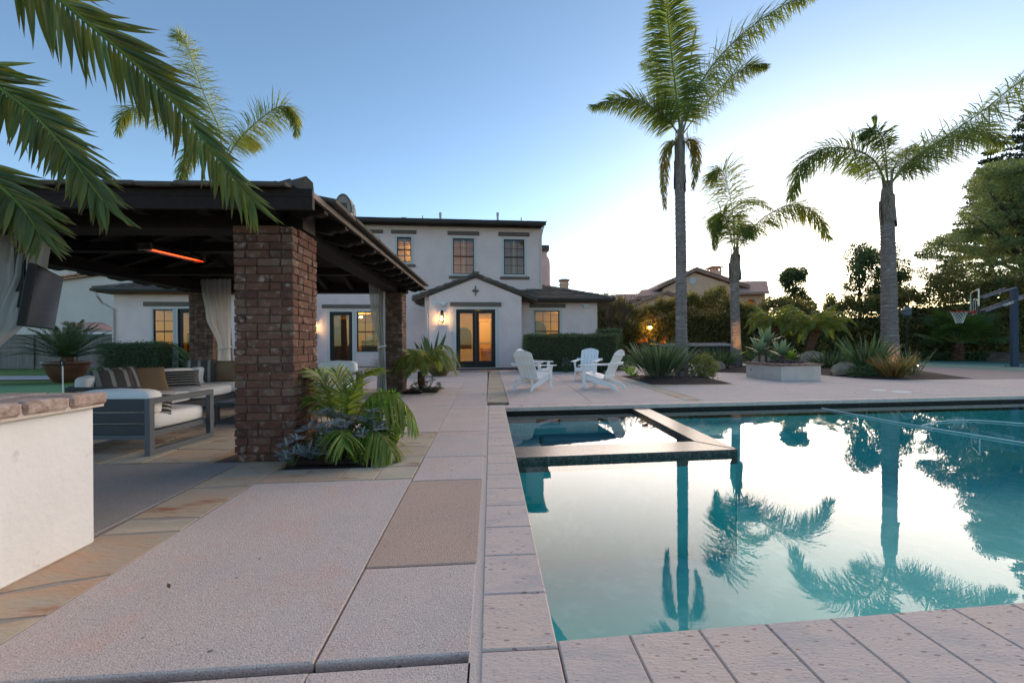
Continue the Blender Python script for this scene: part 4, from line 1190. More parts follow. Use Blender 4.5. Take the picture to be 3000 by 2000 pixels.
for ang in (0, PI / 2):
    dx, dz = math.cos(ang), math.sin(ang)
    L_ = .15 if ang == 0 else .21
    b.tube([f.p(-dx * L_, 0, -dz * L_), f.p(dx * L_, 0, dz * L_)], .011, 6)
    for sg in (-1, 1):
        for s2 in (-1, 1):
            b.tube([f.p(sg * dx * (L_ - .06), 0, sg * dz * (L_ - .06)), f.p(sg * dx * (L_ - .03) + s2 * dz * .035, 0, sg * dz * (L_ - .03) + s2 * dx * .035), f.p(sg * dx * L_, 0, sg * dz * L_)], .008, 5)
b.tube([f.p(.085 * math.cos(t_), 0, .085 * math.sin(t_)) for t_ in np.linspace(0, 2 * PI, 17)], .009, 5)
for k in range(4):
    t0 = PI / 4 + k * PI / 2; b.tube([f.p(.03 * math.cos(t0), 0, .03 * math.sin(t0)), f.p(.12 * math.cos(t0), 0, .12 * math.sin(t0))], .007, 5)
tag(b.build('iron_cross', M_IRON, loc=f.p(0, 0)), 'wrought iron cross ornament on the gable above the french doors', 'ornament')
t = thing('door_bell', 'small grey intercom box with a conduit down the wall by the french doors', 'intercom', tuple(HF.p(-1.02, -.03, .02)))
a, z = hv(1322, 973, 0)
b = MB(); b.cbox(.045, .03, .07, .006, T(HF.p(a, -.032, z)) @ rotm(z=HF.a)); b.build('intercom_box', M_FIXT, t)
b = MB(); b.lathe([(.018, 0), (.018, .01)], (0, 0, 0), 10); b.v = [tuple(HF.p(a + q[0], -.064 - q[2], z + q[1])) for q in b.v]; b.build('button', M_IRON, t)
b = MB(); b.tube([HF.p(a, -.02, z - .07), HF.p(a, -.02, .35), HF.p(a, -.02, .02)], .012, 6); b.build('conduit', M_FIXT, t)
a, z = hv(1585, 855, D_C)
t = thing('security_camera', 'tiny dark security camera at the corner below the upper storey', 'camera', tuple(HF.p(SR - .12, D_C - .05, z)))
b = MB(); b.tube([HF.p(SR - .12, D_C - .01, z), HF.p(SR - .12, D_C - .09, z)], .03, 8); b.build('bracket', M_FIXT, t)
b = MB(); b.lathe([(.02, -.06), (.05, -.04), (.055, 0), (.045, .03)], HF.p(SR - .12, D_C - .12, z), 12); b.build('camera_dome', M_IRON, t)
# door mat
q = [G(1343, 1091), G(1440, 1090), G(1434, 1083.5), G(1352, 1084.5)]
t = thing('door_mat', 'pale door mat with dark border stripes before the french doors', 'mat', tuple((q[0] + q[2]) / 2))
b = MB(); b.slab([tuple(v[:2]) for v in q], .002, .014, .004); b.build('mat_pile', M_MAT, t)
b = MB()
for f0, f1 in ((.03, .06), (.10, .13), (.87, .90), (.94, .97)):
    lo_, hi_ = (lambda f: q[0].lerp(q[1], f)), (lambda f: q[3].lerp(q[2], f))
    b.quad(*[(v.x, v.y, .0155) for v in (lo_(f0).lerp(hi_(f0), .06), lo_(f1).lerp(hi_(f1), .06), lo_(f1).lerp(hi_(f1), .94), lo_(f0).lerp(hi_(f0), .94))])
for g0, g1 in ((.04, .12), (.88, .96)):
    lo_, hi_ = (lambda f: q[0].lerp(q[1], f)), (lambda f: q[3].lerp(q[2], f))
    b.quad(*[(v.x, v.y, .0158) for v in (lo_(.14).lerp(hi_(.14), g0), lo_(.86).lerp(hi_(.86), g0), lo_(.86).lerp(hi_(.86), g1), lo_(.14).lerp(hi_(.14), g1))])
b.build('mat_stripe', M_BLACK, t)

# ================================================================== PAVILION
PF = Fr(-1.70, 3.58, .045)
PW, PD, PE_Z, PIT = 5.25, 6.15, 2.315, .30
pav = thing('pavilion', 'open garden pavilion with dark timber tile roof on brick pillars', 'pavilion', tuple(PF.p(-PW / 2, PD / 2)))
hR = PW / 2
def pz(x): return PE_Z + .025 + PIT * x
c00, c10, c11, c01 = PF.p(-PW, 0, pz(0)), PF.p(0, 0, pz(0)), PF.p(0, PD, pz(0)), PF.p(-PW, PD, pz(0))
rA, rB = PF.p(-hR, hR, pz(hR)), PF.p(-hR, PD - hR, pz(hR))
mb = MB()
for q in ([c00, c10, rA], [c10, c11, rB, rA], [c11, c01, rB], [c01, c00, rA, rB]):
    mb.prism(q, (0, 0, .02))
roof = mb.build('roof', [M_TILEB], pav)
mb = MB()
for q in ([c00, c10, rA], [c10, c11, rB, rA], [c11, c01, rB], [c01, c00, rA, rB]):
    mb.prism([v - Vector((0, 0, .004)) for v in q], (0, 0, -.022))
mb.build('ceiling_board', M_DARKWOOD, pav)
e1 = PF.p(1, 0, 0) - PF.p(0, 0, 0); e2 = PF.p(0, 1, 0) - PF.p(0, 0, 0); zz = Vector((0, 0, 1))
lift = Vector((0, 0, .0))
tiles(roof, c00 + lift - e2 * .05 - zz * .015, e1, e2 + zz * PIT, .30, .30, 18, 2, lambda x, y: .12 + y * .9 < x < PW - .10 - y * .9, tilt=.10, th=.036)
tiles(roof, c10 + lift + e1 * .05 - zz * .015, e2, -e1 + zz * PIT, .30, .30, 21, 2, lambda x, y: .10 + y * .9 < x < PD - .1 - y * .9, tilt=.10, th=.036)
tiles(roof, c00 + lift - e1 * .05 - zz * .015, e2, e1 + zz * PIT, .30, .30, 21, 1, lambda x, y: .1 < x < PD - .1, tilt=.10, th=.036)
tiles(roof, c01 + lift + e2 * .05 - zz * .015, e1, -e2 + zz * PIT, .30, .30, 18, 1, lambda x, y: .1 < x < PW - .1, tilt=.10, th=.036)
for a, b in ((c10, rA), (c00, rA), (c11, rB), (c01, rB)): hip_caps(roof, a + zz * .03 + (b - a).normalized() * .10, b + zz * .03, 10, .075)
# fascia boards, one a side
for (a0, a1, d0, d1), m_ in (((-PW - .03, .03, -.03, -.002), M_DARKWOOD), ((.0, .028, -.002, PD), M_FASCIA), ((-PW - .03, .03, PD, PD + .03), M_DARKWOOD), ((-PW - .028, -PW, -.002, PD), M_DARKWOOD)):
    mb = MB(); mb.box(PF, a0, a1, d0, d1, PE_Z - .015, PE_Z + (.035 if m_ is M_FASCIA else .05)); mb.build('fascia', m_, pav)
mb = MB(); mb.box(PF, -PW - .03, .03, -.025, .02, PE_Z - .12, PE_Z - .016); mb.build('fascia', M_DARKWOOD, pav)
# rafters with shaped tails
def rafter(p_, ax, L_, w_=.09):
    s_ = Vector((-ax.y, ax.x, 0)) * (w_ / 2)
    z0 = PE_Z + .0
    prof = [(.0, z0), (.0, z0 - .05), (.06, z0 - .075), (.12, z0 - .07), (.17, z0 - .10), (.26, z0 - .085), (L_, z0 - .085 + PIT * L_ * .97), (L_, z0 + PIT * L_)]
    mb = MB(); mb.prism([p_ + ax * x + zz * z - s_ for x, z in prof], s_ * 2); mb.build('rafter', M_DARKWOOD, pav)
for k in range(11):
    d = .35 + k * .545; L_ = min(hR, d + .1, PD - d + .1)
    rafter(PF.p(.0, d), -e1, L_); rafter(PF.p(-PW, d), e1, L_)
for k in range(9):
    a = -.45 - k * .545; L_ = min(hR, -a + .05, PW + a + .05)
    rafter(PF.p(a, .02), e2, L_); rafter(PF.p(a, PD), -e2, L_)
# brick pillars
PS = .53
pill = [Fr(-1.985 - PS * math.cos(.05), 3.85 - PS * math.sin(.05), .05), Fr(-2.40 - .50, 9.23, .05), Fr(-6.86, 8.98, .05), Fr(-6.75, 3.62, .05)]
ptop = [2.14, 2.20, 2.20, 2.14]
mb = MB()
def beam_between(fa, fb, w_=.26, z0=2.145, z1=2.40, ext=.3):
    a, b = fa.p(PS / 2, PS / 2), fb.p(PS / 2, PS / 2); d = (b - a).normalized(); a = a - d * ext; b = b + d * ext
    s_ = Vector((-d.y, d.x, 0)) * (w_ / 2)
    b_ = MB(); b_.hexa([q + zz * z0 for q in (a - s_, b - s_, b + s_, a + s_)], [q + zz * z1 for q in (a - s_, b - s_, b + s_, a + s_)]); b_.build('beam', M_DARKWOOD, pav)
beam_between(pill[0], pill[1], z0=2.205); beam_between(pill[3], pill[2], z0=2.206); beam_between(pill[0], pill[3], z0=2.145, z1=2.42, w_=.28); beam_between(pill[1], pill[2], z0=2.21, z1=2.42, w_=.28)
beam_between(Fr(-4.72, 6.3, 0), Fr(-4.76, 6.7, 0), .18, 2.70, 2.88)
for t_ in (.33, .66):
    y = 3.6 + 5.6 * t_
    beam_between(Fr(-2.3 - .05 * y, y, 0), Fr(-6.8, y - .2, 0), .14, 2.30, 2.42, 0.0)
BR = {}
def brick_mesh(L_, v):
    if (L_, v) not in BR:
        b = MB(); b.cbox(L_ / 2, .05, .034, .007, None, .0035)
        me = bpy.data.meshes.new('brick'); me.from_pydata(b.v, [], b.f); me.materials.append(M_BRICK); BR[(L_, v)] = me
    return BR[(L_, v)]
def pillar(fr, S, z1, single, extra):
    mb = MB(); mb.box(fr, .016, S - .016, .016, S - .016, 0, z1 - .004)
    core = mb.build('brick_pillar', M_MORTAR, pav)
    far = MB(); nC = 29; ch_ = z1 / nC
    for c in range(nC):
        z = (c + .5) * ch_
        out = .012 if c == nC - 1 else 0
        for side in range(4):
            full = (c + side) % 2 == 0
            span = (0, S) if full else (.104, S - .104)
            x = span[0]
            seq = ([.2, .2, .11] if c % 4 < 2 else [.11, .2, .2]) if full else ([.2, .10] if c % 4 < 2 else [.10, .2])
            sc_ = (span[1] - span[0]) / sum(seq)
            for L_ in seq:
                l2 = L_ * sc_
                cx_ = x + l2 / 2; x += l2
                dd = .05 - out + random.uniform(-.005, .006)
                if side == 0: p_ = fr.p(cx_, dd, z); r = 0
                elif side == 1: p_ = fr.p(S - dd, cx_, z); r = PI / 2
                elif side == 2: p_ = fr.p(S - cx_, S - dd, z); r = PI
                else: p_ = fr.p(dd, S - cx_, z); r = -PI / 2
                M = T(p_) @ rotm(z=fr.a + r + random.uniform(-.012, .012), y=random.uniform(-.012, .012)) @ Matrix.Diagonal(((l2 - .008) / L_, 1, ch_ / .076 * random.uniform(.97, 1.0), 1))
                if single: inst('brick', brick_mesh(L_, random.randrange(3)), core, M)
                else: far.cbox((l2 - .012) / 2, .05, .034 * ch_ / .08, .006, M @ Matrix.Diagonal((L_ / (l2 - .012), 1, .08 / ch_, 1)))
    if not single: far.build('brickwork', M_BRICKS, core, kind='stuff')
pillar(pill[0], PS, ptop[0], True, 0)
for k in (1, 2, 3): pillar(pill[k], .5, ptop[k], False, 0)

# patio heater, television, curtains
t = thing('patio_heater', 'long glowing orange infrared heater under the pavilion roof', 'heater', tuple(A(495, 742, 5.3)))
h0, h1 = A(420, 724, 4.9), A(586, 766, 5.68)
h1.z = h0.z = (h0.z + h1.z) / 2
hd = (h1 - h0).normalized(); hs = Vector((-hd.y, hd.x, 0))
fr_h = Fr(h0.x, h0.y, math.atan2(hd.y, hd.x), h0.z); HL = (h1 - h0).length
b = MB(); b.prism([fr_h.p(.03, x, z) for x, z in ((-.075, -.01), (-.06, .045), (.06, .045), (.075, -.01), (.065, -.01), (.05, .035), (-.05, .035), (-.065, -.01))], hd * (HL - .06)); b.build('heater_reflector', M_HEATR, t)
for x in (0, HL - .03):
    b = MB(); b.box(fr_h, x, x + .03, -.085, .085, -.022, .06); b.build('end_cap', M_HEATR, t)
b = MB(); b.tube([fr_h.p(.03, -.015, .008), fr_h.p(HL - .03, -.015, .008)], .009, 8); b.tube([fr_h.p(.03, .02, .008), fr_h.p(HL - .03, .02, .008)], .009, 8); b.build('heating_element', M_HEAT, t)
for x in (.12, HL - .12):
    b = MB(); b.tube([fr_h.p(x, 0, .05), fr_h.p(x, 0, .32)], .012, 6); b.build('hanger', M_IRON, t)

tv0, tv1 = Vector((-4.56, 3.98, 0)), Vector((-5.18, 4.80, 0))
td = (tv1 - tv0).normalized(); tvn = Vector((td.y, -td.x, 0))
if tvn.x < 0: tvn = -tvn
t = thing('television', 'dark flat television hanging from a black post under the pavilion', 'television', tuple((tv0 + tv1) / 2 + zz * 1.2))
mid = (tv0 + tv1) / 2 + zz * 1.55
tilt = .13
upv = (zz + tvn * tilt).normalized(); nv = td.cross(upv); nv = nv if nv.dot(tvn) > 0 else -nv
R = Matrix((td, upv, nv)).transposed().to_4x4()
b = MB(); b.cbox(.52, .30, .03, .006, T(mid) @ R); b.cbox(.30, .2, .03, .006, T(mid - nv * .05) @ R); b.build('tv_casing', M_TVB, t)
b = MB(); b.cbox(.505, .285, .003, .001, T(mid + nv * .031) @ R); b.build('screen', M_TV, t)
b = MB(); pc = mid - nv * .12
b.hexa([pc + Vector((x, y, .05)) for x, y in ((-.05, -.05), (.05, -.05), (.05, .05), (-.05, .05))], [Vector((pc.x + x, pc.y + y, 2.62)) for x, y in ((-.05, -.05), (.05, -.05), (.05, .05), (-.05, .05))]); b.build('mount_post', M_TVB, t)
b = MB(); b.cbox(.12, .12, .04, .006, T(mid - nv * .10) @ R); b.build('mount_bracket', M_TVB, t)

def curtain(label, rows, fr, pleats=7, cols=64, tie=None):
    Vv = []
    zs = [r[0] for r in rows]
    N_ = 34
    for i in range(N_ + 1):
        z = zs[0] + (zs[-1] - zs[0]) * i / N_
        for j in range(len(rows) - 1):
            if rows[j][0] >= z >= rows[j + 1][0] - 1e-6: break
        f = (rows[j][0] - z) / max(1e-6, rows[j][0] - rows[j + 1][0]); f = f * f * (3 - 2 * f)
        a0, a1, am = [rows[j][k] + (rows[j + 1][k] - rows[j][k]) * f for k in (1, 2, 3)]
        for c in range(cols + 1):
            u = c / cols
            Vv.append(tuple(fr.p(a0 + (a1 - a0) * (u + .012 * math.sin(u * 19 + z * 3)), am * math.sin(u * 2 * PI * pleats + .5 * math.sin(z * 2.3 + u * 5)) + am * .5 * math.sin(u * 31 + z), z)))
    F_ = [(i * (cols + 1) + c, i * (cols + 1) + c + 1, (i + 1) * (cols + 1) + c + 1, (i + 1) * (cols + 1) + c) for i in range(N_) for c in range(cols)]
    t = thing('curtain', label, 'curtain', tuple(fr.p((rows[-1][1] + rows[-1][2]) / 2, 0, rows[-1][0])), 'sheer curtains of the pavilion')
    b = MB(); b.add(Vv, F_); b.build('cloth', M_SHEER, t, smooth=True)
    if tie:
        z, a0, a1 = tie
        b = MB(); b.tube([fr.p((a0 + a1) / 2 + (a1 - a0) / 2 * 1.12 * math.cos(k), .06 * math.sin(k), z + .02 * math.cos(k)) for k in np.linspace(0, 2 * PI, 15)], .016, 6); b.build('tie_back', M_CUSH, t)
    b = MB(); b.tube([fr.p(rows[0][1] - .05, 0, zs[0] + .01), fr.p(rows[0][2] + .05, 0, zs[0] + .01)], .012, 6); b.build('curtain_rail', M_IRON, t)
def crow(px0, px1, y, Y, am):
    p_, q_ = A(px0, y, Y), A(px1, y, Y); return (p_.z, p_.x, q_.x, am)
Yc = 8.75
curtain('white sheer curtain tied beside the brick pillar behind the sofa', [crow(586, 676, 818, Yc, .04), crow(603, 676, 925, Yc, .045), crow(640, 673, 1020, Yc, .03), crow(638, 675, 1065, Yc, .035), (.02, *crow(634, 678, 1100, Yc, 0)[1:3], .05)], Fr(0, Yc, 0), tie=(A(655, 1018, Yc).z, A(641, 1018, Yc).x, A(674, 1018, Yc).x))
Yc = 9.12
curtain('white sheer curtain tied beside the slim brick pillar by the entry', [crow(1080, 1128, 826, Yc, .05), crow(1086, 1128, 920, Yc, .05), crow(1108, 1128, 1012, Yc, .035), crow(1106, 1130, 1070, Yc, .05), (.02, *crow(1103, 1134, 1138, Yc, 0)[1:3], .06)], Fr(0, Yc, 0), 5, tie=(A(1118, 1015, Yc).z, A(1108, 1015, Yc).x, A(1129, 1015, Yc).x))
Yc = 4.3
curtain('white sheer curtain drawn back behind the hanging television', [crow(-110, 146, 690, Yc, .06), crow(-110, 130, 800, Yc, .06), crow(-110, 70, 930, Yc, .05), crow(-110, -20, 1040, Yc, .04), crow(-110, -10, 1150, Yc, .05)], Fr(0, Yc, 0), 9)

# ---- plastered bar counter with its brick cap
wall_t = thing('bar_counter', 'white plastered outdoor counter with a rounded brick cap', 'counter', (-2.9, 1.4, 0))
cf = Fr(-2.245, 2.275, .06)
mb = MB(); mb.cbox(.9, .95, .365, .012, T(cf.p(-.9, -.95, .365)) @ rotm(z=cf.a)); mb.build('counter_wall', M_WHITE, wall_t)
mb = MB(); mb.box(cf, -1.76, .036, -1.86, .012, .732, .798); mb.build('mortar_bed', M_GROUT, wall_t)
def capbrick(w_, d_, c):
    b = MB(); b.cbox(w_ / 2, d_ / 2, .031, .012, T(c) @ rotm(z=cf.a), .0025); b.build('brick', M_CAPBRICK, wall_t)
for k in range(9): capbrick(.30, .205, cf.p(-.10, .03 - .105 - k * .215, .776))
for k in range(7): capbrick(.205, .30, cf.p(-.255 - .105 - k * .215, -.115, .776))
mb = MB(); mb.box(cf, -1.75, -.25, -1.85, -.27, .747, .80); mb.build('counter_top', M_GROUT, wall_t)

# ================================================================== FURNITURE
def cushion(mb, fr, a0, a1, b0, b1, c0, c1, r=.05, puff=.02):
    """a soft rounded block"""
    hx, hy, hz = (a1 - a0) / 2, (b1 - b0) / 2, (c1 - c0) / 2
    n = 8; V, F = [], []
    def ss(t): return math.copysign(abs(t) ** .32, t)
    nu, nv_ = 20, 10
    for i in range(nv_ + 1):
        ph = -PI / 2 + PI * i / nv_
        for j in range(nu):
            th = 2 * PI * j / nu
            x, y, z = ss(math.cos(ph)) * ss(math.cos(th)), ss(math.cos(ph)) * ss(math.sin(th)), ss(math.sin(ph))
            pu = 1 + puff * (1 - x * x) * (1 - y * y) / max(hz, .05) * (1 if abs(z) > .6 else 0)
            V.append(fr.p((a0 + a1) / 2 + x * hx, (b0 + b1) / 2 + y * hy, (c0 + c1) / 2 + z * hz * pu))
    for i in range(nv_):
        for j in range(nu): F.append((i * nu + j, i * nu + (j + 1) % nu, (i + 1) * nu + (j + 1) % nu, (i + 1) * nu + j))
    mb.add(V, F)
def loop_frame(mb, fr, b0, b1, c0, c1, a0, a1, w_=.05):
    """rectangular sled frame in the b-c plane"""
    mb.box(fr, a0, a1, b0, b0 + w_, c0, c1); mb.box(fr, a0, a1, b1 - w_, b1, c0, c1)
    mb.box(fr, a0 + .001, a1 - .001, b0 + w_, b1 - w_, c0, c0 + w_); mb.box(fr, a0 + .001, a1 - .001, b0 + w_, b1 - w_, c1 - w_, c1)
# lounge chair, back towards the pool deck
def lounge(fr, w_, d_, label, arm=.55, name='lounge_chair', back_h=.62, group=None):
    t = thing(name, label, 'armchair', tuple(fr.p(w_ / 2, d_ / 2)), 'grey framed lounge chairs')
    for a in (0, w_ - .05):
        b = MB(); loop_frame(b, fr, 0, d_, 0, arm, a, a + .05, .055); b.build('arm_frame', M_ALU, t)
    b = MB(); b.box(fr, .05, w_ - .05, .05, d_ - .0, .17, .22); b.box(fr, .05, w_ - .05, 0.003, .05, .16, .20); b.build('seat_frame', M_ALU, t)
    for z0, z1 in ((.202, .30), (.315, .41), (.425, .547)):
        b = MB(); b.box(fr, .051, w_ - .051, .012, .04, z0, z1); b.build('back_slat', M_ALUD, t)
    b = MB(); cushion(b, fr, .055, w_ - .055, .06, d_ + .0, .222, .385); b.build('seat_cushion', M_CUSH, t, smooth=True)
    b = MB(); cushion(b, Fr(fr.x, fr.y, fr.a), .055, w_ - .055, .05, .25, .37, back_h); b.build('back_cushion', M_CUSH, t, smooth=True)
    return t
lounge(Fr(-4.31, 4.06, .0), .83, .87, 'grey framed lounge chair with white cushions behind the bar counter')
f2 = Fr(-2.95, 8.35, PI)
lounge(f2, .85, .85, 'grey framed lounge chair half hidden behind the thick brick pillar', back_h=.74)
# long sectional along the far left side
sf = Fr(-4.70, 5.30, .05)
t = thing('sectional_sofa', 'long grey framed sectional sofa with pale cushions under the pavilion', 'sofa', tuple(sf.p(-.4, 1.5)))
SLn = 3.1
b = MB(); b.box(sf, -.86, -.81, 0, .0501, 0, .55); b.box(sf, -.05, 0, 0, .0501, 0, .55); b.box(sf, -.81, -.05, .001, .049, .50, .549); b.box(sf, -.81, -.05, .001, .049, 0, .05); b.build('arm_frame', M_ALUD, t)
b = MB(); b.box(sf, -.86, 0, .06, SLn, .17, .24); b.box(sf, -.05, -.004, .06, SLn, .12, .17); b.build('seat_frame', M_ALUD, t)
for y in (1.0, 2.0, 3.04):
    b = MB(); b.box(sf, -.86, -.81, y, y + .05, 0, .169); b.box(sf, -.06, -.01, y, y + .05, 0, .119); b.box(sf, -.81, -.06, y, y + .049, 0, .04); b.build('leg', M_ALUD, t)
b = MB(); b.box(sf, -.88, -.85, .06, SLn, .24, .56); b.build('back_panel', M_ALUD, t)
b = MB(); b.box(sf, 0, 1.25, SLn - .86, SLn, .17, .24); b.box(sf, 1.2, 1.25, SLn - .86, SLn - .81, 0, .17); b.build('return_frame', M_ALUD, t)
for k in range(3):
    b = MB(); cushion(b, sf, -.84, .0, .07 + k * 1.0, 1.06 + k * 1.0, .242, .40); b.build('seat_cushion', M_CUSH, t, smooth=True)
    b = MB(); cushion(b, sf, -.85, -.66, .07 + k * 1.0, 1.06 + k * 1.0, .38, .68); b.build('back_cushion', M_CUSH, t, smooth=True)
b = MB(); cushion(b, sf, .01, 1.24, SLn - .85, SLn, .242, .40); b.build('seat_cushion', M_CUSH, t, smooth=True)
b = MB(); cushion(b, sf, .1, 1.24, SLn - .2, SLn + .0, .38, .66); b.build('back_cushion', M_CUSH, t, smooth=True)
# low table
tf = Fr(-4.05, 5.72, .04)
t = thing('coffee_table', 'low grey slatted coffee table beside the sectional sofa', 'table', tuple(tf.p(.6, .45)))
for k in range(7):
    b = MB(); b.cbox(.62, .058, .012, .003, T(tf.p(.64, .07 + k * .127, .285)) @ rotm(z=tf.a)); b.build('slat', M_ALU, t)
for a in (.02, 1.22):
    b = MB(); loop_frame(b, tf, .0, .9, 0, .27, a, a + .045, .045); b.build('leg', M_ALUD, t)
b = MB(); b.box(tf, .066, 1.219, .0, .045, .225, .27); b.build('rail', M_ALUD, t); b = MB(); b.box(tf, .066, 1.219, .855, .90, .225, .27); b.build('rail', M_ALUD, t); b = MB(); b.box(tf, .066, 1.219, .0, .045, .001, .044); b.build('rail', M_ALUD, t)
# throw pillows
def pillow(label, m, c, rz, rx, w_=.46, h=.46, th=.075, ry=0.):
    V, F = [], []; n = 14
    for sgn in (1, -1):
        base = len(V)
        for i in range(n + 1):
            for j in range(n + 1):
                u, v = i / n * 2 - 1, j / n * 2 - 1
                e = max(0, (1 - u ** 4) * (1 - v ** 4)) ** .55
                pin = 1 - .07 * (u * u * (1 - v * v) + v * v * (1 - u * u))
                V.append((u * w_ / 2 * pin, sgn * th * e + .002 * sgn, v * h / 2 * pin))
        F += [(base + i * (n + 1) + j, base + (i + 1) * (n + 1) + j, base + (i + 1) * (n + 1) + j + 1, base + i * (n + 1) + j + 1) for i in range(n) for j in range(n)]
    b = MB(); b.add(V, F); o = b.build('throw_pillow', m, smooth=True)
    o.location = c; o.rotation_euler = (rx, ry, rz)
    tag(o, label, 'pillow', 'throw pillows on the seats')
BZ = .40
pillow('charcoal striped pillow leaning at the near arm of the sectional sofa', M_STRIPEV, sf.p(-.56, .34, BZ + .17), 1.05, -.62, .43, .43)
pillow('pale striped pillow tucked behind the charcoal striped one', M_STRIPEV, sf.p(-.66, .60, BZ + .19), 1.35, -.45, .42, .42)
pillow('tan woven pillow next to the striped pair on the sectional sofa', M_TANP, sf.p(-.56, .90, BZ + .17), .95, -.62, .44, .44)
pillow('wide black and cream striped lumbar pillow in the middle of the sofa', M_STRIPE, sf.p(-.50, 1.38, BZ + .12), .80, -.62, .60, .36)
pillow('grey striped pillow in the far corner of the sectional sofa', M_STRIPEV, sf.p(-.74, 2.30, BZ + .20), .55, -.25, .46, .44)
pillow('plain tan pillow in the far corner of the sofa against the back cushion', M_TANP, sf.p(-.42, 2.46, BZ + .19), .02, -.20, .52, .42)
pillow('black and cream zigzag pillow on the lounge chair near the counter', M_ZIG, Vector((-3.67, 4.36, .385 + .07)), .35, -.35, .28, .22)

# ---- adirondack chairs
def adirondack():
    t = thing('adirondack_chair', '', 'chair', (0, 0, 0), 'white adirondack chairs on the far deck')
    W = W0; m = M_CHAIR
    sl_ = math.radians(22)                       # recline of the back
    # front at -y, back at +y
    ang = math.radians(27)
    hz = Vector((0, math.sin(ang), math.cos(ang)))
    b0 = Vector((0, .13, .24))
    for k in range(5):
        x = (k - 2) * .098
        xt = (k - 2) * .106
        top = .74 - .018 * (k - 2) ** 2 * 1.6
        q = MB(); w0, w1 = .044, .0485
        pts = [(x - w0, 0), (x + w0, 0)]
        t_top = [(xx_, .755 - 1.15 * xx_ * xx_ - (.02 if abs(xx_) > .25 else 0)) for xx_ in (xt + w1, xt + w1 * .4, xt - w1 * .4, xt - w1)]
        poly = [b0 + Vector((a, 0, 0)) + hz * b for a, b in pts + t_top]
        q.prism(poly, Vector((0, .018, -.008))); q.build('back_slat', m, t)
    for z in (.06, .40, .63):
        q = MB(); c = b0 + hz * z + Vector((0, .035, -.018)); hw = .24 + (.15 if z == .40 else 0)
        q.cbox(hw, .014, .035 if z != .63 else .018, .004, T(c) @ rotm(x=-ang)); q.build('back_rail', m, t)
    for k in range(6):
        y = -.34 + k * .086; z = .355 - (y + .34) * .26
        q = MB(); q.cbox(.265, .039, .010, .004, T((0, y, z)) @ rotm(x=-.255)); q.build('seat_slat', m, t)
    q = MB(); q.cbox(.265, .010, .045, .004, T((0, -.392, .315))); q.build('front_apron', m, t)
    for sx_ in (-1, 1):
        x = sx_ * .245
        # curved stringer: seat rail that runs down to the rear foot
        up_ = [(-.39, .345), (-.1, .275), (.15, .205), (.30, .155), (.42, .09), (.50, .0)]
        lo_ = [(.40, .0), (.36, .05), (.27, .085), (.12, .10), (-.1, .165), (-.39, .245)]
        q = MB(); q.prism([Vector((x - .013, a, b)) for a, b in up_ + lo_], Vector((.026, 0, 0))); q.build('stringer', m, t)
        q = MB(); q.cbox(.013, .045, .265, .004, T((sx_ * .275, -.33, .265))); q.build('front_leg', m, t)
        q = MB()
        arm_ = [(-.435, -.075), (-.445, .0), (-.435, .075), (-.30, .082), (.05, .06), (.26, .035), (.27, -.02), (.0, -.05), (-.3, -.07)]
        q.prism([Vector((sx_ * (.305) + sx_ * b, a, .532 + (a + .4) * .035)) for a, b in arm_], Vector((0, 0, .022))); q.build('arm', m, t)
        q = MB(); q.prism([Vector((sx_ * .30, -.36, .53)), Vector((sx_ * .30, -.29, .53)), Vector((sx_ * .30, -.30, .40))], Vector((sx_ * .02, 0, 0))); q.build('arm_bracket', m, t)
    return t
ch0 = adirondack()
def face(rear, front):
    return math.atan2(front[0] - rear[0], -(front[1] - rear[1]))
spots = [((.50, 9.98), (.28, 9.66), 'white adirondack chair nearest the pool edge, its slatted back turned to the pool'),
         ((.62, 12.10), None, 'white adirondack chair partly hidden behind another, beside the gable wall'),
         ((2.20, 12.42), None, 'white adirondack chair facing the pool in front of the clipped hedge'),
         ((2.12, 9.98), None, 'white adirondack chair with its back to the mulch bed and big palm')]
rzs = [math.radians(142), math.radians(58), math.radians(-22), math.radians(-128)]
for k, (p_, _, lb) in enumerate(spots):
    if k == 0:
        ch0.location = (*p_, 0); ch0.rotation_euler = (0, 0, rzs[0]); ch0['label'] = lb
    else: dup(ch0, (*p_, 0), rzs[k], lb)

# ---- fire pit planter
ff = Fr(7.36, 11.57, .11)
t = thing('fire_pit', 'square plastered fire pit with a brick cap and black lava rock', 'fire pit', tuple(ff.p(.6, .7)))
FW, FDp, FH = 1.18, 1.46, .40
mb = MB()
for a0, a1, b0, b1 in ((0, FW, 0, .16), (0, FW, FDp - .16, FDp), (0, .16, .16, FDp - .16), (FW - .16, FW, .16, FDp - .16)): mb.box(ff, a0, a1, b0, b1, 0, FH)
mb.box(ff, .16, FW - .16, .16, FDp - .16, 0, .33)
mb.build('fire_pit_wall', mat('pale_plaster', (.64, .52, .45), .9, (.54, .45, .40), 3, bump=.3), t)
capm = {}
def cap(l, d_, p_, rz):
    k = (round(l, 3), round(d_, 3))
    if k not in capm:
        b = MB(); b.cbox(l / 2 - .004, d_ / 2, .029, .009, None, .003); me = bpy.data.meshes.new('brick'); me.from_pydata(b.v, [], b.f); me.materials.append(M_CAPDARK); capm[k] = me
    inst('brick', capm[k], t, T(p_) @ rotm(z=ff.a + rz))
nA, nB = 13, 14
for k in range(nA):
    l = (FW + .1) / nA
    for y in (.06, FDp - .06): cap(l, .24, ff.p(-.05 + (k + .5) * l, y, FH + .029), 0)
for k in range(nB):
    l = (FDp - .36) / nB
    for x in (.06, FW - .06): cap(l, .24, ff.p(x, .18 + (k + .5) * l, FH + .029), PI / 2)
mb = MB()
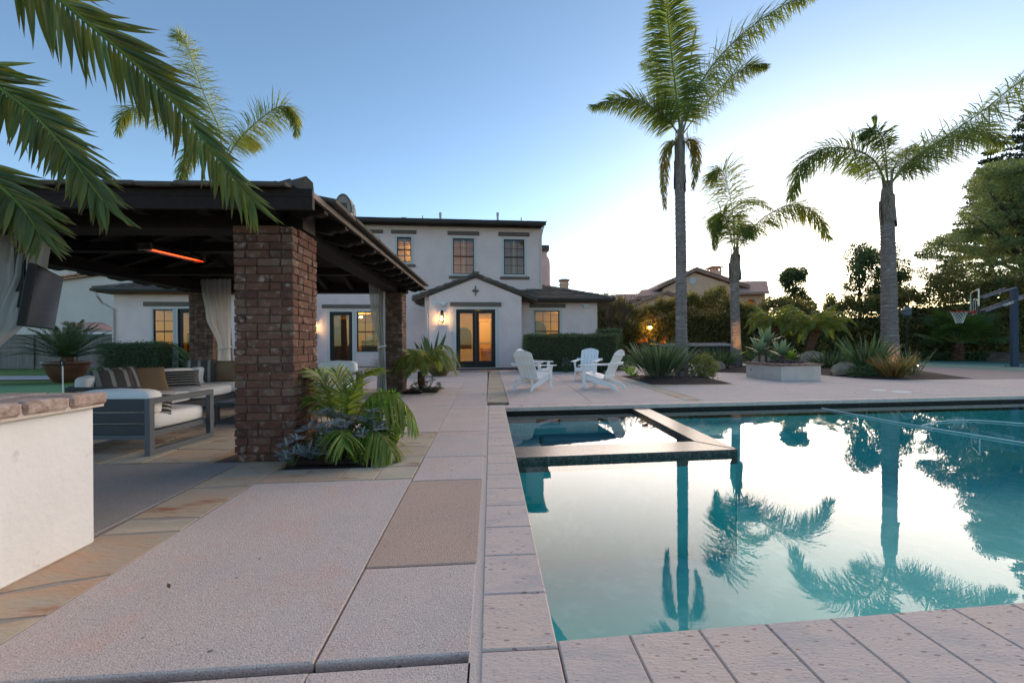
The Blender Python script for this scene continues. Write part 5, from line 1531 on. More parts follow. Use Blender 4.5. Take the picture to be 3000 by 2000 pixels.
for k in range(110):
    r = random.uniform(.035, .075); p_ = ff.p(random.uniform(.22, FW - .22), random.uniform(.22, FDp - .22))
    h = .37 + .10 * (1 - ((p_ - ff.p(.6, .7)).length / .7) ** 2)
    mb.cbox(r, r * random.uniform(.6, 1), r * random.uniform(.5, .9), r * .45, T((p_.x, p_.y, h)) @ rotm(random.random() * 3, random.random() * 3, random.random() * 3), r * .15)
mb.build('lava_rock', M_LAVA, t, kind='stuff')
b = MB(); b.lathe([(.035, 0), (.035, .012), (.02, .014)], (0, 0, 0), 10); c = ff.p(-.002, FDp * .84, .24); b.v = [tuple(c + Vector((-q[2], q[0], q[1]))) for q in b.v]; b.tube([c, c + Vector((-.05, 0, 0))], .008, 6); b.build('gas_valve', M_STEEL, t)

def text_obj(name, fc, parent):
    tmp = bpy.data.objects.new('tmp', fc)
    me = bpy.data.meshes.new_from_object(tmp); bpy.data.objects.remove(tmp); me.name = name
    o = bpy.data.objects.new(name, me); COL.objects.link(o); o.parent = parent
    return o
P = []
for _ in range(46):
    P.append((random.uniform(-1.9, -.2), random.uniform(1.5, 9), .004) if random.random() < .45 else (random.uniform(-.4, 9), 7.6 + random.uniform(0, 4.5), .012))
P = np.array(P); V, F = leaf_arrays(P, np.tile([0, 0, .05], (len(P), 1)), .028, .014, .1); V[:, 2] = np.clip(V[:, 2], .003, .02) + .003 + np.clip(P[:, 1].repeat(4) * .0, 0, 1)
np_obj('fallen_leaves', V, F, mat('dry_leaf', (.13, .075, .04), .9, risl=.5), kind='stuff')
# ---- basketball hoop
bp = Vector((G(2972, 1069).x * .93, G(2972, 1069).y * .93, .006)); SB = bp.y / 18.5
t = thing('basketball_hoop', 'in-ground basketball hoop with a slate blue post and glass backboard', 'basketball hoop', tuple(bp))
Yp = bp.y
pf = Fr(bp.x, bp.y, -.35)
ztop = A(2972, 842, Yp).z
b = MB(); b.box(pf, -.085, .085, -.085, .085, .02, ztop); b.build('post', M_POLE, t)
b = MB(); b.box(pf, -.22, .22, -.2, .2, 0, .02)
for x in (-.17, .17):
    for y in (-.15, .15): b.lathe([(.022, .02), (.022, .05), (.012, .055)], pf.p(x, y), 8)
b.build('base_plate', M_POLE, t)
bc = A(2861, 896, Yp * .955)                                   # back of the board
pm = A(2965, 880, Yp)
def bar(a, b_, r, name, m=M_POLE):
    q = MB(); d = (b_ - a).normalized(); s_ = d.cross(zz).normalized(); u_ = s_.cross(d)
    q.hexa([a + s_ * r + u_ * -r * 1.5, a - s_ * r - u_ * r * 1.5, a - s_ * r + u_ * r * 1.5, a + s_ * r + u_ * r * 1.5], [b_ + s_ * r - u_ * r * 1.5, b_ - s_ * r - u_ * r * 1.5, b_ - s_ * r + u_ * r * 1.5, b_ + s_ * r + u_ * r * 1.5])
    return q.build(name, m, t)
lowA, lowB = A(2876, 912, Yp * .95), A(2962, 882, Yp)
for sg in (-1, 1):
    o_ = Vector((.05, -.13, 0)) * sg
    bar(lowA + o_ * .6, lowA + o_ + (lowB - lowA) * 2.0, .026, 'lower_arm')
    bar(A(2868, 874, Yp * .95) + o_ * .6, A(2962, 843, Yp) + o_, .020, 'upper_arm')
# board seen almost edge on; it faces the court
e_near, e_far = A(2868, 905, Yp * .93), A(2845, 905, Yp * 1.01)
bd = (e_near - e_far); bd.z = 0; BWd = bd.length; bd.normalize(); bn = Vector((bd.y, -bd.x, 0)); bn = bn if bn.x < 0 else -bn
z0, z1 = A(2868, 915, Yp * .93).z, A(2868, 848, Yp * .93).z
cB = (e_near + e_far) / 2
def bpiece(u0, u1, w0, w1, th, name, m, off=0):
    q = MB(); P0 = lambda u, w_, o: Vector((cB.x, cB.y, 0)) + bd * u + bn * o + zz * w_
    q.hexa([P0(u0, w0, off), P0(u1, w0, off), P0(u1, w0, off + th), P0(u0, w0, off + th)], [P0(u0, w1, off), P0(u1, w1, off), P0(u1, w1, off + th), P0(u0, w1, off + th)])
    return q.build(name, m, t)
h_ = BWd / 2
bpiece(-h_, h_, z0, z1, .012, 'backboard', M_BOARDGL)
for u0, u1, w0, w1 in ((-h_ - .02, -h_, z0, z1), (h_, h_ + .02, z0, z1), (-h_ - .02, h_ + .02, z1, z1 + .035), (-h_, h_, z0 - .03, z0)): bpiece(u0, u1, w0, w1, .04, 'board_frame', M_STEEL, -.015)
bpiece(h_ - .10, h_ + .03, z0 - .09, z0 + .24, .06, 'edge_pad', M_BLACK, -.02)
bpiece(-h_ - .03, -h_ + .10, z0 - .09, z0 + .10, .06, 'edge_pad', M_BLACK, -.02)
tz = z0 + .12
for u0, u1, w0, w1 in ((-.26, -.22, tz, tz + .42), (.22, .26, tz, tz + .42), (-.26, .26, tz + .42, tz + .46)): bpiece(u0, u1, w0, w1, .004, 'target_line', M_LINE, .014)
rz_ = A(2820, 910.5, Yp * .96).z
rc = Vector((cB.x, cB.y, rz_)) + bn * .42
RR = .245
b = MB(); b.tube([rc + Vector((RR * math.cos(k), RR * math.sin(k), 0)) for k in np.linspace(0, 2 * PI, 25)], .014, 6, caps=False)
b.build('rim', M_RIM, t)
b = MB(); a_ = rc - bn * RR; c_ = Vector((cB.x, cB.y, rz_)) + bn * .013
b.hexa([c_ - bd * .09 - zz * .11, c_ + bd * .09 - zz * .11, a_ + bd * .07 - zz * .03, a_ - bd * .07 - zz * .03], [c_ - bd * .09 + zz * .03, c_ + bd * .09 + zz * .03, a_ + bd * .07, a_ - bd * .07]); b.build('rim_bracket', M_RIM, t)
b = MB(); nn_ = 12
def netp(k, j):
    r = RR * (1 - .60 * (j / 6) ** .75); th = 2 * PI * (k + .5 * (j % 2)) / nn_
    return rc + Vector((r * math.cos(th), r * math.sin(th), -.02 - .43 * j / 6))
for k in range(nn_):
    for j in range(6):
        b.tube([netp(k, j), netp(k, j + 1)], .006, 3, caps=False)
        b.tube([netp(k, j), netp(k - 1 if j % 2 == 0 else k + 1, j + 1)], .006, 3, caps=False)
b.build('net', M_NET, t)
fc = bpy.data.curves.new('lettering', 'FONT'); fc.body = 'GOALRILLA'; fc.size = .14; fc.extrude = .002; fc.align_x = 'CENTER'; fc.align_y = 'CENTER'; fc.space_character = 1.15
fc.materials.append(M_LINE)
lt = text_obj('lettering', fc, t)
ad = (lowB - lowA).normalized(); fn = Vector((-.25, -1, 0)); fn = (fn - ad * fn.dot(ad)).normalized(); uu = fn.cross(ad); uu = uu if uu.z > 0 else -uu
fn = ad.cross(uu)
pos = lowA.lerp(lowB, .66) + Vector((-.0, -.13, 0)) + Vector((.05, 0, 0)) + fn * .06
lt.matrix_local = T(pos - bp) @ Matrix((ad, uu, fn)).transposed().to_4x4()

# ---- trampoline by the tall hedge
tr_f = Fr(8.9, 25.2, .02)
t = thing('trampoline', 'dark rectangular trampoline on the lawn before the tall hedge', 'trampoline', tuple(tr_f.p(2.3, 1.2)))
b = MB()
TW, TD, TH_ = 4.75, 2.6, .92
b.box(tr_f, 0, TW, 0, .06, TH_ - .12, TH_ - .06); b.box(tr_f, 0, TW, TD - .06, TD, TH_ + .08, TH_ + .14); b.box(tr_f, 0, .06, .06, TD - .06, TH_ - .06, TH_ + .02); b.box(tr_f, TW - .06, TW, .06, TD - .06, TH_ - .06, TH_ + .02); b.build('frame', M_BLACK, t)
b = MB(); b.quad(tr_f.p(.1, .1, TH_ - .08), tr_f.p(TW - .1, .1, TH_ - .08), tr_f.p(TW - .1, TD - .1, TH_ + .10), tr_f.p(.1, TD - .1, TH_ + .10)); b.build('jumping_mat', M_BLACK, t)
b = MB()
for k in range(40):
    x = .1 + k * (TW - .2) / 39; b.tube([tr_f.p(x, .05, TH_ - .05), tr_f.p(x + .45, TD - .05, TH_ + .13)], .009, 4)
b.build('spring', M_NET, t, kind='stuff')
b = MB(); b.box(tr_f, .02, TW - .02, .005, .02, TH_ - .42, TH_ - .13); b.build('skirt', M_BLACK, t)
for x in np.linspace(.1, TW - .1, 7):
    b = MB(); b.tube([tr_f.p(x, .05, TH_ - .1), tr_f.p(x, .05, .01), tr_f.p(x, TD - .05, .01), tr_f.p(x, TD - .05, TH_)], .025, 6); b.build('leg', M_BLACK, t)
# ---- small garden lights
def path_light(p_, label, m=M_COPPER):
    t = thing('path_light', label, 'path light', tuple(p_))
    b = MB(); b.lathe([(.025, 0), (.02, .2)], p_, 8); b.build('stem', m, t)
    b = MB(); b.lathe([(.10, .245), (.04, .29), (.035, .32), (.0, .33)], p_, 14); b.build('lamp_shade', m, t)
    b = MB(); b.lathe([(.03, .20), (.035, .245)], p_, 8); b.build('bulb', M_GLOW, t)
q = G(2688, 1094); q.z = .05; path_light(q, 'small copper path light in the mulch beside the bronze flax')
def uplight(p_, aim, power, label, rad=.02, spread=1.0):
    t = thing('garden_uplight', label, 'spotlight', tuple(p_))
    b = MB(); b.lathe([(.03, 0), (.035, .09), (.028, .095)], p_, 10); b.build('housing', M_IRON, t)
    b = MB(); b.lathe([(.024, .094), (.024, .099)], p_, 10); b.build('lens', M_GLOW, t)
    ld = bpy.data.lights.new('uplight', 'SPOT'); ld.energy, ld.color, ld.shadow_soft_size, ld.spot_size, ld.spot_blend = power, (1, .55, .18), rad, spread, .7
    lo = bpy.data.objects.new('uplight', ld); COL.objects.link(lo); lo.location = p_ + Vector((0, 0, .13))
    lo.rotation_euler = (Vector(aim) - lo.location).to_track_quat('-Z', 'Y').to_euler()
pq = G(2180, 1086); uplight(Vector((pq.x + .05, pq.y - .35, .10)), (9.25, 17.2, 1.4), 60, 'small uplight shining on the slim palm trunk', spread=.55)
pq = Vector((13.0, 14.0, .12)); uplight(pq, (13.4, 15.2, .6), 7, 'small uplight in the bed of the thick palm by the court')
pq = G(2462, 1040, .05); pq = Vector((pq.x, 25.9, .05)); uplight(pq, (pq.x + .1, 26.6, .9), 40, 'small uplight glowing at the foot of the hedge beyond the court', spread=1.6)
hl = A(1904, 959, 30.1)
t = thing('hedge_lantern', 'bright amber lamp shining through the tall hedge', 'lamp', tuple(hl))
b = MB(); b.lathe([(.05, -.10), (.10, -.05), (.12, .0), (.10, .06), (.04, .10)], hl, 12); b.build('lamp_globe', M_GLOW, t)
b = MB(); b.lathe([(.13, .10), (.04, .18)], hl, 12); b.tube([hl + zz * .15, hl + zz * .15 + Vector((0, .5, 0))], .02, 5); b.build('lamp_cap', M_IRON, t)
ld = bpy.data.lights.new('hedge_lamp', 'POINT'); ld.energy, ld.color, ld.shadow_soft_size = 16, (1, .45, .08), .1
lo = bpy.data.objects.new('hedge_lamp', ld); COL.objects.link(lo); lo.location = hl + Vector((0, -.25, 0))
gl_ = A(2656, 917, 22.5)
t = thing('garden_lantern', 'grey lantern on a post in front of the hedge past the court', 'lantern', (gl_.x, gl_.y, 0))
b = MB(); b.tube([(gl_.x, gl_.y, 0), (gl_.x, gl_.y, gl_.z - .2)], .035, 8); b.build('post', M_IRON, t)
b = MB(); b.lathe([(.12, -.2), (.2, -.1), (.22, .05), (.2, .12), (.28, .14), (.1, .28), (.03, .34)], gl_, 12); b.build('lantern_head', M_ALU, t)
# golf pin on the putting green
gp = G(184, 1154); b_ = A(184, 1064, gp.y)
t = thing('golf_pin', 'thin white golf pin with a dark numbered top on the putting green', 'golf pin', tuple(gp))
b = MB(); b.tube([gp + zz * .008, (gp.x, gp.y, b_.z - .06)], .011, 6); b.build('pin', M_LINE, t)
b = MB(); b.cbox(.055, .012, .055, .02, T((gp.x, gp.y, b_.z))); b.build('pin_top', M_BLACK, t)
fc = bpy.data.curves.new('number', 'FONT'); fc.body = '1'; fc.size = .10; fc.align_x = 'CENTER'; fc.align_y = 'CENTER'; fc.extrude = .001; fc.materials.append(M_LINE)
lt = text_obj('number', fc, t); lt.matrix_local = T((0, -.015, b_.z)) @ rotm(x=PI / 2)

# ================================================================== NEIGHBOURING HOUSES, FENCE, SHED
def px_poly(pts, Y): return [A(x, y, Y) for x, y in pts]
def cap_row(parent, a, b, n, r, m=M_TERRA, name='tile'):
    d = (b - a); L_ = d.length / n; d.normalize(); s_ = d.cross(zz).normalized(); u_ = s_.cross(d)
    for k in range(n):
        q = MB(); c = a + d * (k * L_); R0, R1 = r, r * .86
        A0 = [c + s_ * R0 * math.cos(t_) + u_ * (R0 * math.sin(t_) + .02) for t_ in np.linspace(0, PI, 6)]
        A1 = [c + d * (L_ * 1.08) + s_ * R1 * math.cos(t_) + u_ * R1 * math.sin(t_) for t_ in np.linspace(0, PI, 6)]
        q.add(A0 + A1, [(i, i + 1, 7 + i, 6 + i) for i in range(5)] + [(5, 4, 3, 2, 1, 0), (6, 7, 8, 9, 10, 11)])
        q.build(name, m, parent)
def stucco_chimney(parent, x0, x1, y0, y1, Y, m, capm=M_TERRA):
    a, b = A(x0, y0, Y), A(x1, y1, Y); f = Fr(a.x, Y, 0); w_ = b.x - a.x; h = a.z - b.z
    q = MB(); q.box(f, .08 * w_, .92 * w_, 0, w_, b.z - .8, a.z - h * .42); q.box(f, 0, w_, -.04, w_, a.z - h * .48, a.z - h * .40)
    for i in range(4):
        x = .08 * w_ + i * .24 * w_; q.box(f, x, x + .12 * w_, .03, .03 + .12 * w_, a.z - h * .40, a.z - h * .12); q.box(f, x, x + .12 * w_, w_ * .8, w_ * .92, a.z - h * .40, a.z - h * .12)
    q.build('chimney', m, parent)
    q = MB(); q.box(f, -.06, w_ + .06, -.08, w_ + .05, a.z - h * .12, a.z - h * .02); q.box(f, w_ * .15, w_ * .85, .1, w_ * .85, a.z - h * .02, a.z + h * .06); q.build('chimney_cap', capm, parent)
# the tan house past the hedge
Yt = 48.0
t = thing('neighbour_house', 'tan gabled house with tile roofs standing past the tall hedge', 'house', (21, 52, 0))
pk, lf, rt = A(2035, 795, Yt), A(1925, 848, Yt), A(2190, 846, Yt)
mb = MB(); mb.prism([Vector((lf.x + .7, Yt, 0)), Vector((rt.x - .7, Yt, 0)), Vector((rt.x - .7, Yt, rt.z + .1)), Vector((pk.x, Yt, pk.z - .15)), Vector((lf.x + .7, Yt, lf.z + .1))], (0, 11, 0)); mb.build('wall', M_TAN_H, t)
for a, b, nm in ((lf, pk, 0), (pk, rt, 1)):
    q = MB(); q.prism([a + Vector((0, -.5, 0)), b + Vector((0, -.5, 0)), b + Vector((0, -.5, .28)), a + Vector((0, -.5, .28))], (0, 12, 0)); r_ = q.build('roof', M_BROOF, t)
    cap_row(r_, a + Vector((0, -.45, .26)), b + Vector((0, -.45, .26)), 13, .17)
q = MB(); c = A(2029, 822, Yt - .02); q.lathe([(.42, 0), (.42, .05)], (0, 0, 0), 18); q.v = [(c.x + v[0], c.y - v[2], c.z + v[1]) for v in q.v]; q.build('round_vent', M_TRIM, t)
stucco_chimney(t, 2083, 2117, 780, 812, Yt + 3, M_TAN_H)
# right wing with an arch
Y2 = 47.0
a, b = A(2183, 853, Y2), A(2250, 853, Y2)
mb = MB()
gx0, gx1 = A(2184, 900, Y2).x, A(2216, 900, Y2).x
azt = A(2200, 876, Y2).z; rad = (gx1 - gx0) / 2
fw_ = Fr(0, Y2, 0)
mb.box(fw_, a.x - 3, gx0, 0, 6, 0, a.z); mb.box(fw_, gx1, b.x - .3, 0, 6, 0, a.z)
arc = [Vector((gx0 + rad - rad * math.cos(k), Y2, azt - rad + rad * math.sin(k))) for k in np.linspace(0, PI, 13)]
mb.prism([Vector((gx0, Y2, a.z))] + arc[:7] + [Vector((gx0 + rad, Y2, a.z))], (0, .4, 0)); mb.prism([Vector((gx1, Y2, a.z)), Vector((gx0 + rad, Y2, a.z))] + arc[6:], (0, .4, 0))
mb.build('wall', M_TAN_H, t)
mb = MB(); c0, c1, c2, c3 = A(2150, 856, Y2 - .8), A(2254, 854, Y2 - .8), A(2247, 822, Y2 + 4), A(2168, 824, Y2 + 4)
mb.prism([c0, c1, c2, c3], (0, 0, -.25)); mb.build('roof', M_BROOF, t)
mb = MB(); mb.box(fw_, gx0 - .1, gx1 + .1, 5.9, 6, 0, azt + .2); mb.build('patio_opening', M_LAMPGL, t)
# the rose house, lower
Yr = 43.0
t = thing('neighbour_house', 'low rose stucco house with brown tile roofs seen above the hedge', 'house', (14, 47, 0))
mb = MB(); q0, q1, q2 = A(1850, 900, Yr), A(1950, 860, Yr), A(2000, 878, Yr)
mb.prism([Vector((q0.x, Yr, 0)), Vector((q2.x, Yr, 0)), q2, q1, q0], (0, 4, 0)); mb.build('wall', M_TAN_H, t)
for a, b in ((q0, q1), (q1, q2)):
    q = MB(); q.prism([a + Vector((0, -.3, 0)), b + Vector((0, -.3, 0)), b + Vector((0, -.3, .2)), a + Vector((0, -.3, .2))], (0, 5, 0)); r_ = q.build('roof', M_BROOF, t)
    cap_row(r_, a + Vector((0, -.28, .18)), b + Vector((0, -.28, .18)), 9, .13)
fw_ = Fr(0, 47.2, 0); mb = MB(); mb.box(fw_, A(1790, 880, 47.2).x, A(1945, 880, 47.2).x, 0, 5, 0, A(1900, 878, 47.2).z); mb.build('wall', M_PINK_H, t)
mb = MB(); mb.prism([A(1775, 884, 46.4), A(1880, 880, 46.4), A(1880, 862, 51), A(1790, 866, 51)], (0, 0, -.2)); mb.prism([A(1862, 872, 46), A(1945, 866, 46), A(1935, 848, 51), A(1880, 852, 51)], (0, 0, -.2)); mb.build('roof', M_BROOF, t)
q = MB()
for i in range(14):
    for (p0_, p1_, p2_, p3_) in ((A(1775, 884, 46.4), A(1880, 880, 46.4), A(1880, 862, 51), A(1790, 866, 51)), (A(1862, 872, 46), A(1945, 866, 46), A(1935, 848, 51), A(1880, 852, 51))):
        f = (i + .5) / 14; q.tube([p0_.lerp(p1_, f) + zz * .05, p3_.lerp(p2_, f) + zz * .05], .13, 5)
q.build('tile', M_BROOF, t, kind='stuff')
Yc3 = 46
t = thing('neighbour_house', 'distant house whose tiled chimney rises behind the right wing roof', 'house', (6, 48, 0))
stucco_chimney(t, 1640, 1668, 818, 850, Yc3, M_TAN_H)
f = Fr(A(1654, 850, Yc3).x, Yc3, 0); mb = MB(); mb.box(f, -4, 4, .5, 8, 0, 4.6); mb.build('wall', M_TAN_H, t)
mb = MB(); mb.prism([f.p(-4.5, 0, 4.6), f.p(4.5, 0, 4.6), f.p(3, 4, 6.2), f.p(-3, 4, 6.2)], (0, 0, .2)); mb.build('roof', M_BROOF, t)
# beige house on the other side
Yb = 27.0
t = thing('neighbour_house', 'beige stucco house with a terracotta tile edge seen under the pavilion roof', 'house', (-29, 31, 0))
l, r = A(60, 838, Yb), A(345, 800, Yb)
mb = MB(); mb.prism([Vector((l.x, Yb, 0)), Vector((r.x + 4, Yb, 0)), Vector((r.x + 4, Yb, r.z + .5)), r, l], (0, 3, 0)); mb.build('wall', M_BEIGE_H, t)
q = MB(); q.prism([l + Vector((0, -.25, .0)), r + Vector((0, -.25, 0)), r + Vector((0, -.25, .10)), l + Vector((0, -.25, .10))], (0, 1.2, 0)); r_ = q.build('roof', M_TERRA, t)
cap_row(r_, r + Vector((0, -.2, .12)), l + Vector((0, -.2, .12)), 14, .16)
cap_row(r_, r + Vector((0, .25, .20)), l + Vector((0, .25, .20)), 14, .16)
mb = MB(); fw_ = Fr(0, 33, 0); mb.box(fw_, A(-100, 800, 33).x, A(450, 800, 33).x, 0, 6, 0, A(300, 640, 33).z); mb.build('wall', M_BEIGE_H, t)
mb = MB(); q_ = A(201, 812, 32.9); mb.tube([q_, q_ + zz * .9], .03, 6); mb.build('vent_pipe', M_DOWN, t)
# shed
Ys = 23.6
t = thing('garden_shed', 'small brown board shed with a shingle roof behind the fence', 'shed', (A(260, 1000, Ys).x, Ys + 1, 0))
a, b = A(182, 952, Ys), A(345, 952, Ys); e = A(240, 970, Ys)
fs_ = Fr(a.x, Ys, 0); wS = b.x - a.x
for k in range(14):
    mb = MB(); mb.box(fs_, k * wS / 14 + .005, (k + 1) * wS / 14 - .005, 0, .04, .02, a.z - .12 - .18 * k / 13); mb.build('wall_board', M_FENCE, t)
mb = MB(); mb.box(fs_, .0, wS, .041, 1.8, 0.02, e.z - .1); mb.build('wall', M_FENCE, t)
mb = MB(); r0, r1, r2, r3 = A(176, 945, Ys - .1), A(238, 969, Ys - .5), A(352, 969, Ys - .5), A(300, 944, Ys + 1.6)
mb.prism([r0, r1, r2, r3], (0, 0, -.06)); mb.build('roof', M_BROOF, t)
mb = MB(); mb.prism([r1 + zz * -.2, r2 + zz * -.2, r2 + zz * -.06, r1 + zz * -.06], (0, .05, 0)); x0 = A(243, 975, Ys).x - fs_.x
mb.box(fs_, x0, x0 + .14, -.05, -.003, .02, e.z - .18); x1 = A(270, 980, Ys).x - fs_.x; zt = A(270, 980, Ys).z
mb.box(fs_, x1, wS, -.05, -.003, zt - .15, zt); mb.box(fs_, x1, x1 + .14, -.05, -.003, .02, zt - .15); mb.build('white_trim', M_FIXT, t)
# board fence
t = thing('board_fence', 'grey brown board fence along the side lawn', 'fence', (-22, 20.7, 0))
xa, xb = -27.5, -19.2; ffz = Fr(xa, 20.7, 0); nb = 56; bw = (xb - xa) / nb
zt = A(200, 975, 20.7).z
q = MB(); q.box(Fr(0, 0, 0), -bw / 2 + .006, bw / 2 - .006, -.012, .012, 0, zt - .10); me_ = bpy.data.meshes.new('board'); me_.from_pydata(q.v, [], q.f); me_.materials.append(M_FENCE)
for k in range(nb): inst('board', me_, t, T(ffz.p((k + .5) * bw, random.uniform(-.004, .004), .01)) @ rotm(y=random.uniform(-.003, .003)))
for z0, z1, y0, y1, n_ in ((zt - .1, zt - .06, -.06, .06, 'cap_rail'), (zt - .28, zt - .16, -.05, -.013, 'rail'), (.84, .95, -.05, -.013, 'rail'), (.03, .14, -.05, -.013, 'rail')):
    mb = MB(); mb.box(ffz, 0, xb - xa, y0, y1, z0, z1); mb.build(n_, M_FENCE, t)
for k in range(5):
    mb = MB(); mb.box(ffz, k * 2.05, k * 2.05 + .1, -.09, -.051, 0, zt - .1); mb.build('fence_post', M_FENCE, t)
# block retaining wall by the hoop
t = thing('retaining_wall', 'low block retaining wall behind the basketball post', 'wall', tuple(G(2940, 1058)))
p_, q_ = G(2888, 1058), G(3060, 1066); d_ = (q_ - p_); LW = d_.length; d_.normalize(); fr_w = Fr(p_.x, p_.y, math.atan2(d_.y, d_.x))
n_ = int(LW / .4)
for r_ in range(2):
    for k in range(n_):
        b = MB(); b.cbox(.19, .14, .10, .02, T(fr_w.p((k + .5 + .5 * (r_ % 2)) * .4, .14, .10 + r_ * .205)) @ rotm(z=fr_w.a), .006); b.build('block', M_BLOCK, t)
b = MB(); b.box(fr_w, -.02, LW + .2, -.02, .32, .41, .47); b.build('wall_cap', M_BLOCK, t)

# ================================================================== PALMS
def ringed_trunk(path, rs, n=84, seg=12):
    C = catmull(path, n); mb = MB(); R_ = []
    for k in range(n + 1):
        t_ = k / n * (len(rs) - 1); i = min(int(t_), len(rs) - 2); r = rs[i] + (rs[i + 1] - rs[i]) * (t_ - i)
        R_.append(r * (1 + (.035 if k % 2 else -.03) + random.uniform(-.018, .018)))
    mb.tube(C, R_, seg); return mb
def sheath(a, b, r0, r1, parent, n=11):
    """old leaf bases wrapped round the top of the trunk"""
    a, b = Vector(a), Vector(b); mb = MB(); mb.tube([a, a.lerp(b, .5), b], [r0 * .85, r0 * .8, r1 * .6], 10)
    for k in range(n):
        th = k * 2.4; f = k / n; c = a.lerp(b, f * .75); o = Vector((math.cos(th), math.sin(th), 0))
        L_ = (b - a).length * random.uniform(.35, .6); R_ = r0 + (r1 - r0) * f
        s_ = Vector((-o.y, o.x, 0))
        V = []
        for j in range(4):
            g = j / 3; w_ = R_ * (1.0 - .55 * g); out = R_ * (.92 + .22 * g * random.uniform(.2, 1.3))
            V += [c + o * out * .8 - s_ * w_ + zz * L_ * g, c + o * out * 1.08 + zz * L_ * g, c + o * out * .8 + s_ * w_ + zz * L_ * g]
        mb.add(V, [(3 * j + i, 3 * j + i + 1, 3 * j + i + 4, 3 * j + i + 3) for j in range(3) for i in range(2)])
    return mb.build('leaf_sheath', M_SHEATH, parent)
def palm(name, label, Y, base, trunk_px, rs, sh, fronds, group='queen palms round the pool'):
    t = thing(name, label, 'palm tree', tuple(base), group)
    path = [base] + [A(x, y, Y) for x, y in trunk_px]
    ringed_trunk(path, rs).build('trunk', M_TRUNK, t, smooth=False)
    (x0, y0, x1, y1, r0, r1) = sh
    sheath(A(x0, y0, Y), A(x1, y1, Y), r0, r1, t)
    for spec in fronds:
        pts = [A(q[0], q[1], Y + (q[2] if len(q) > 2 else 0)) for q in spec['p']]
        kw = {k: v for k, v in spec.items() if k not in ('p', 'm')}; big_ = 1.0 if Y < 14.5 else 1.3; kw['L'] = kw['L'] * 1.24 * big_; kw['dens'] = 2.7; kw['wd'] *= .85; kw['droop'] = kw.get('droop', .6) * 1.15; kw['wd'] = kw['wd'] * 1.0 * big_ ** .5; kw.setdefault('phi', (-1.1, 1.25))
        frond('frond', pts, t, [spec.get('m', L_QUEEN), M_SHEATH if spec.get('m') is L_YELL else L_ARECA], **kw)
    return t
XS = (1, 0, 0)
Y1 = 13.2
palm('queen_palm', 'tallest queen palm, rising from the mulch bed behind the adirondack chairs', Y1, Vector((5.29, 13.22, .02)), [(1996, 960), (1995, 760), (1992, 560)], [.215, .17, .162, .150], (1991, 565, 1993, 385, .175, .10), [
    dict(p=[(1993, 395), (1984, 300, -.1), (1970, 180, -.3), (1957, 60, -.6), (1950, -60, -.9)], side=XS, n=110, L=.86, wd=.042, droop=.75, ahead=.42, plume=.2, phi=(-.25, .4), r0=.035, start=.10, taper=.35, vee=.1),
    dict(p=[(2000, 390), (2030, 290), (2085, 195), (2170, 105), (2280, 25), (2400, -30)], n=120, L=.72, wd=.036, droop=1.15, plume=.6, r0=.035, start=.12, taper=.3),
    dict(p=[(1990, 395), (1952, 348), (1890, 303), (1820, 290), (1735, 312)], n=95, L=.66, wd=.034, droop=.8, plume=.6, r0=.03, start=.12),
    dict(p=[(2003, 390), (2060, 312, .5), (2130, 238, .9), (2190, 195, 1.1), (2245, 192, 1.2)], n=90, L=.62, wd=.034, droop=.9, plume=.6, start=.12),
    dict(p=[(1996, 390, .2), (1985, 320, .8), (1960, 250, 1.6), (1925, 200, 2.3), (1880, 190, 2.9)], n=70, L=.6, wd=.034, droop=.7, plume=.5, start=.15),
    dict(p=[(1990, 430), (1968, 415), (1950, 450), (1945, 520), (1948, 610)], n=70, L=.50, wd=.026, droop=1.6, plume=.4, m=L_YELL, start=.1),
    dict(p=[(1998, 430), (2020, 408), (2036, 430), (2038, 490), (2030, 550)], n=60, L=.48, wd=.03, droop=1.5, plume=.4, m=L_YELL, start=.1),
    dict(p=[(1997, 390), (2012, 270), (2028, 150), (2038, 85)], n=26, L=.22, wd=.02, droop=.1, ahead=1.8, plume=.1, start=.6, phi=(-.2, .2))])
Y3 = 15.0
palm('queen_palm', 'thick trunked queen palm in the mulch bed beside the sports court', Y3, Vector((13.42, 15.0, .06)), [(2606, 960), (2603, 800), (2600, 660)], [.275, .25, .225, .205], (2600, 668, 2601, 530, .225, .13), [
    dict(p=[(2600, 548), (2560, 470), (2490, 436), (2405, 440), (2345, 495), (2318, 575)], n=105, L=.74, wd=.032, droop=1.0, plume=.6, r0=.035, start=.12, taper=.3),
    dict(p=[(2606, 545), (2655, 478), (2745, 418), (2865, 335), (3000, 232), (3120, 170)], n=130, L=.86, wd=.036, droop=.9, plume=.75, r0=.04, start=.12, taper=.2),
    dict(p=[(2606, 545), (2680, 462, .8), (2780, 402, 1.3), (2880, 385, 1.6), (2945, 420, 1.8)], n=105, L=.78, wd=.036, droop=1.0, plume=.7, start=.12, taper=.3),
    dict(p=[(2602, 545), (2595, 450, -.4), (2580, 395, -.7), (2548, 378, -.9), (2528, 400, -1.0)], n=60, L=.42, wd=.036, droop=1.0, plume=.5, start=.3),
    dict(p=[(2604, 545), (2625, 480, 1.2), (2650, 440, 2.2), (2672, 440, 3.0)], n=70, L=.7, wd=.036, droop=.9, plume=.6, start=.15),
    dict(p=[(2602, 545), (2570, 500, 1.2), (2530, 480, 2.2), (2490, 500, 3.0)], n=60, L=.6, wd=.032, droop=1.0, plume=.6, start=.15),
    dict(p=[(2602, 540), (2585, 440), (2570, 380), (2561, 342)], n=16, L=.16, wd=.02, droop=.1, ahead=1.8, plume=.1, start=.75, phi=(-.2, .2))])
Y2p = 17.2
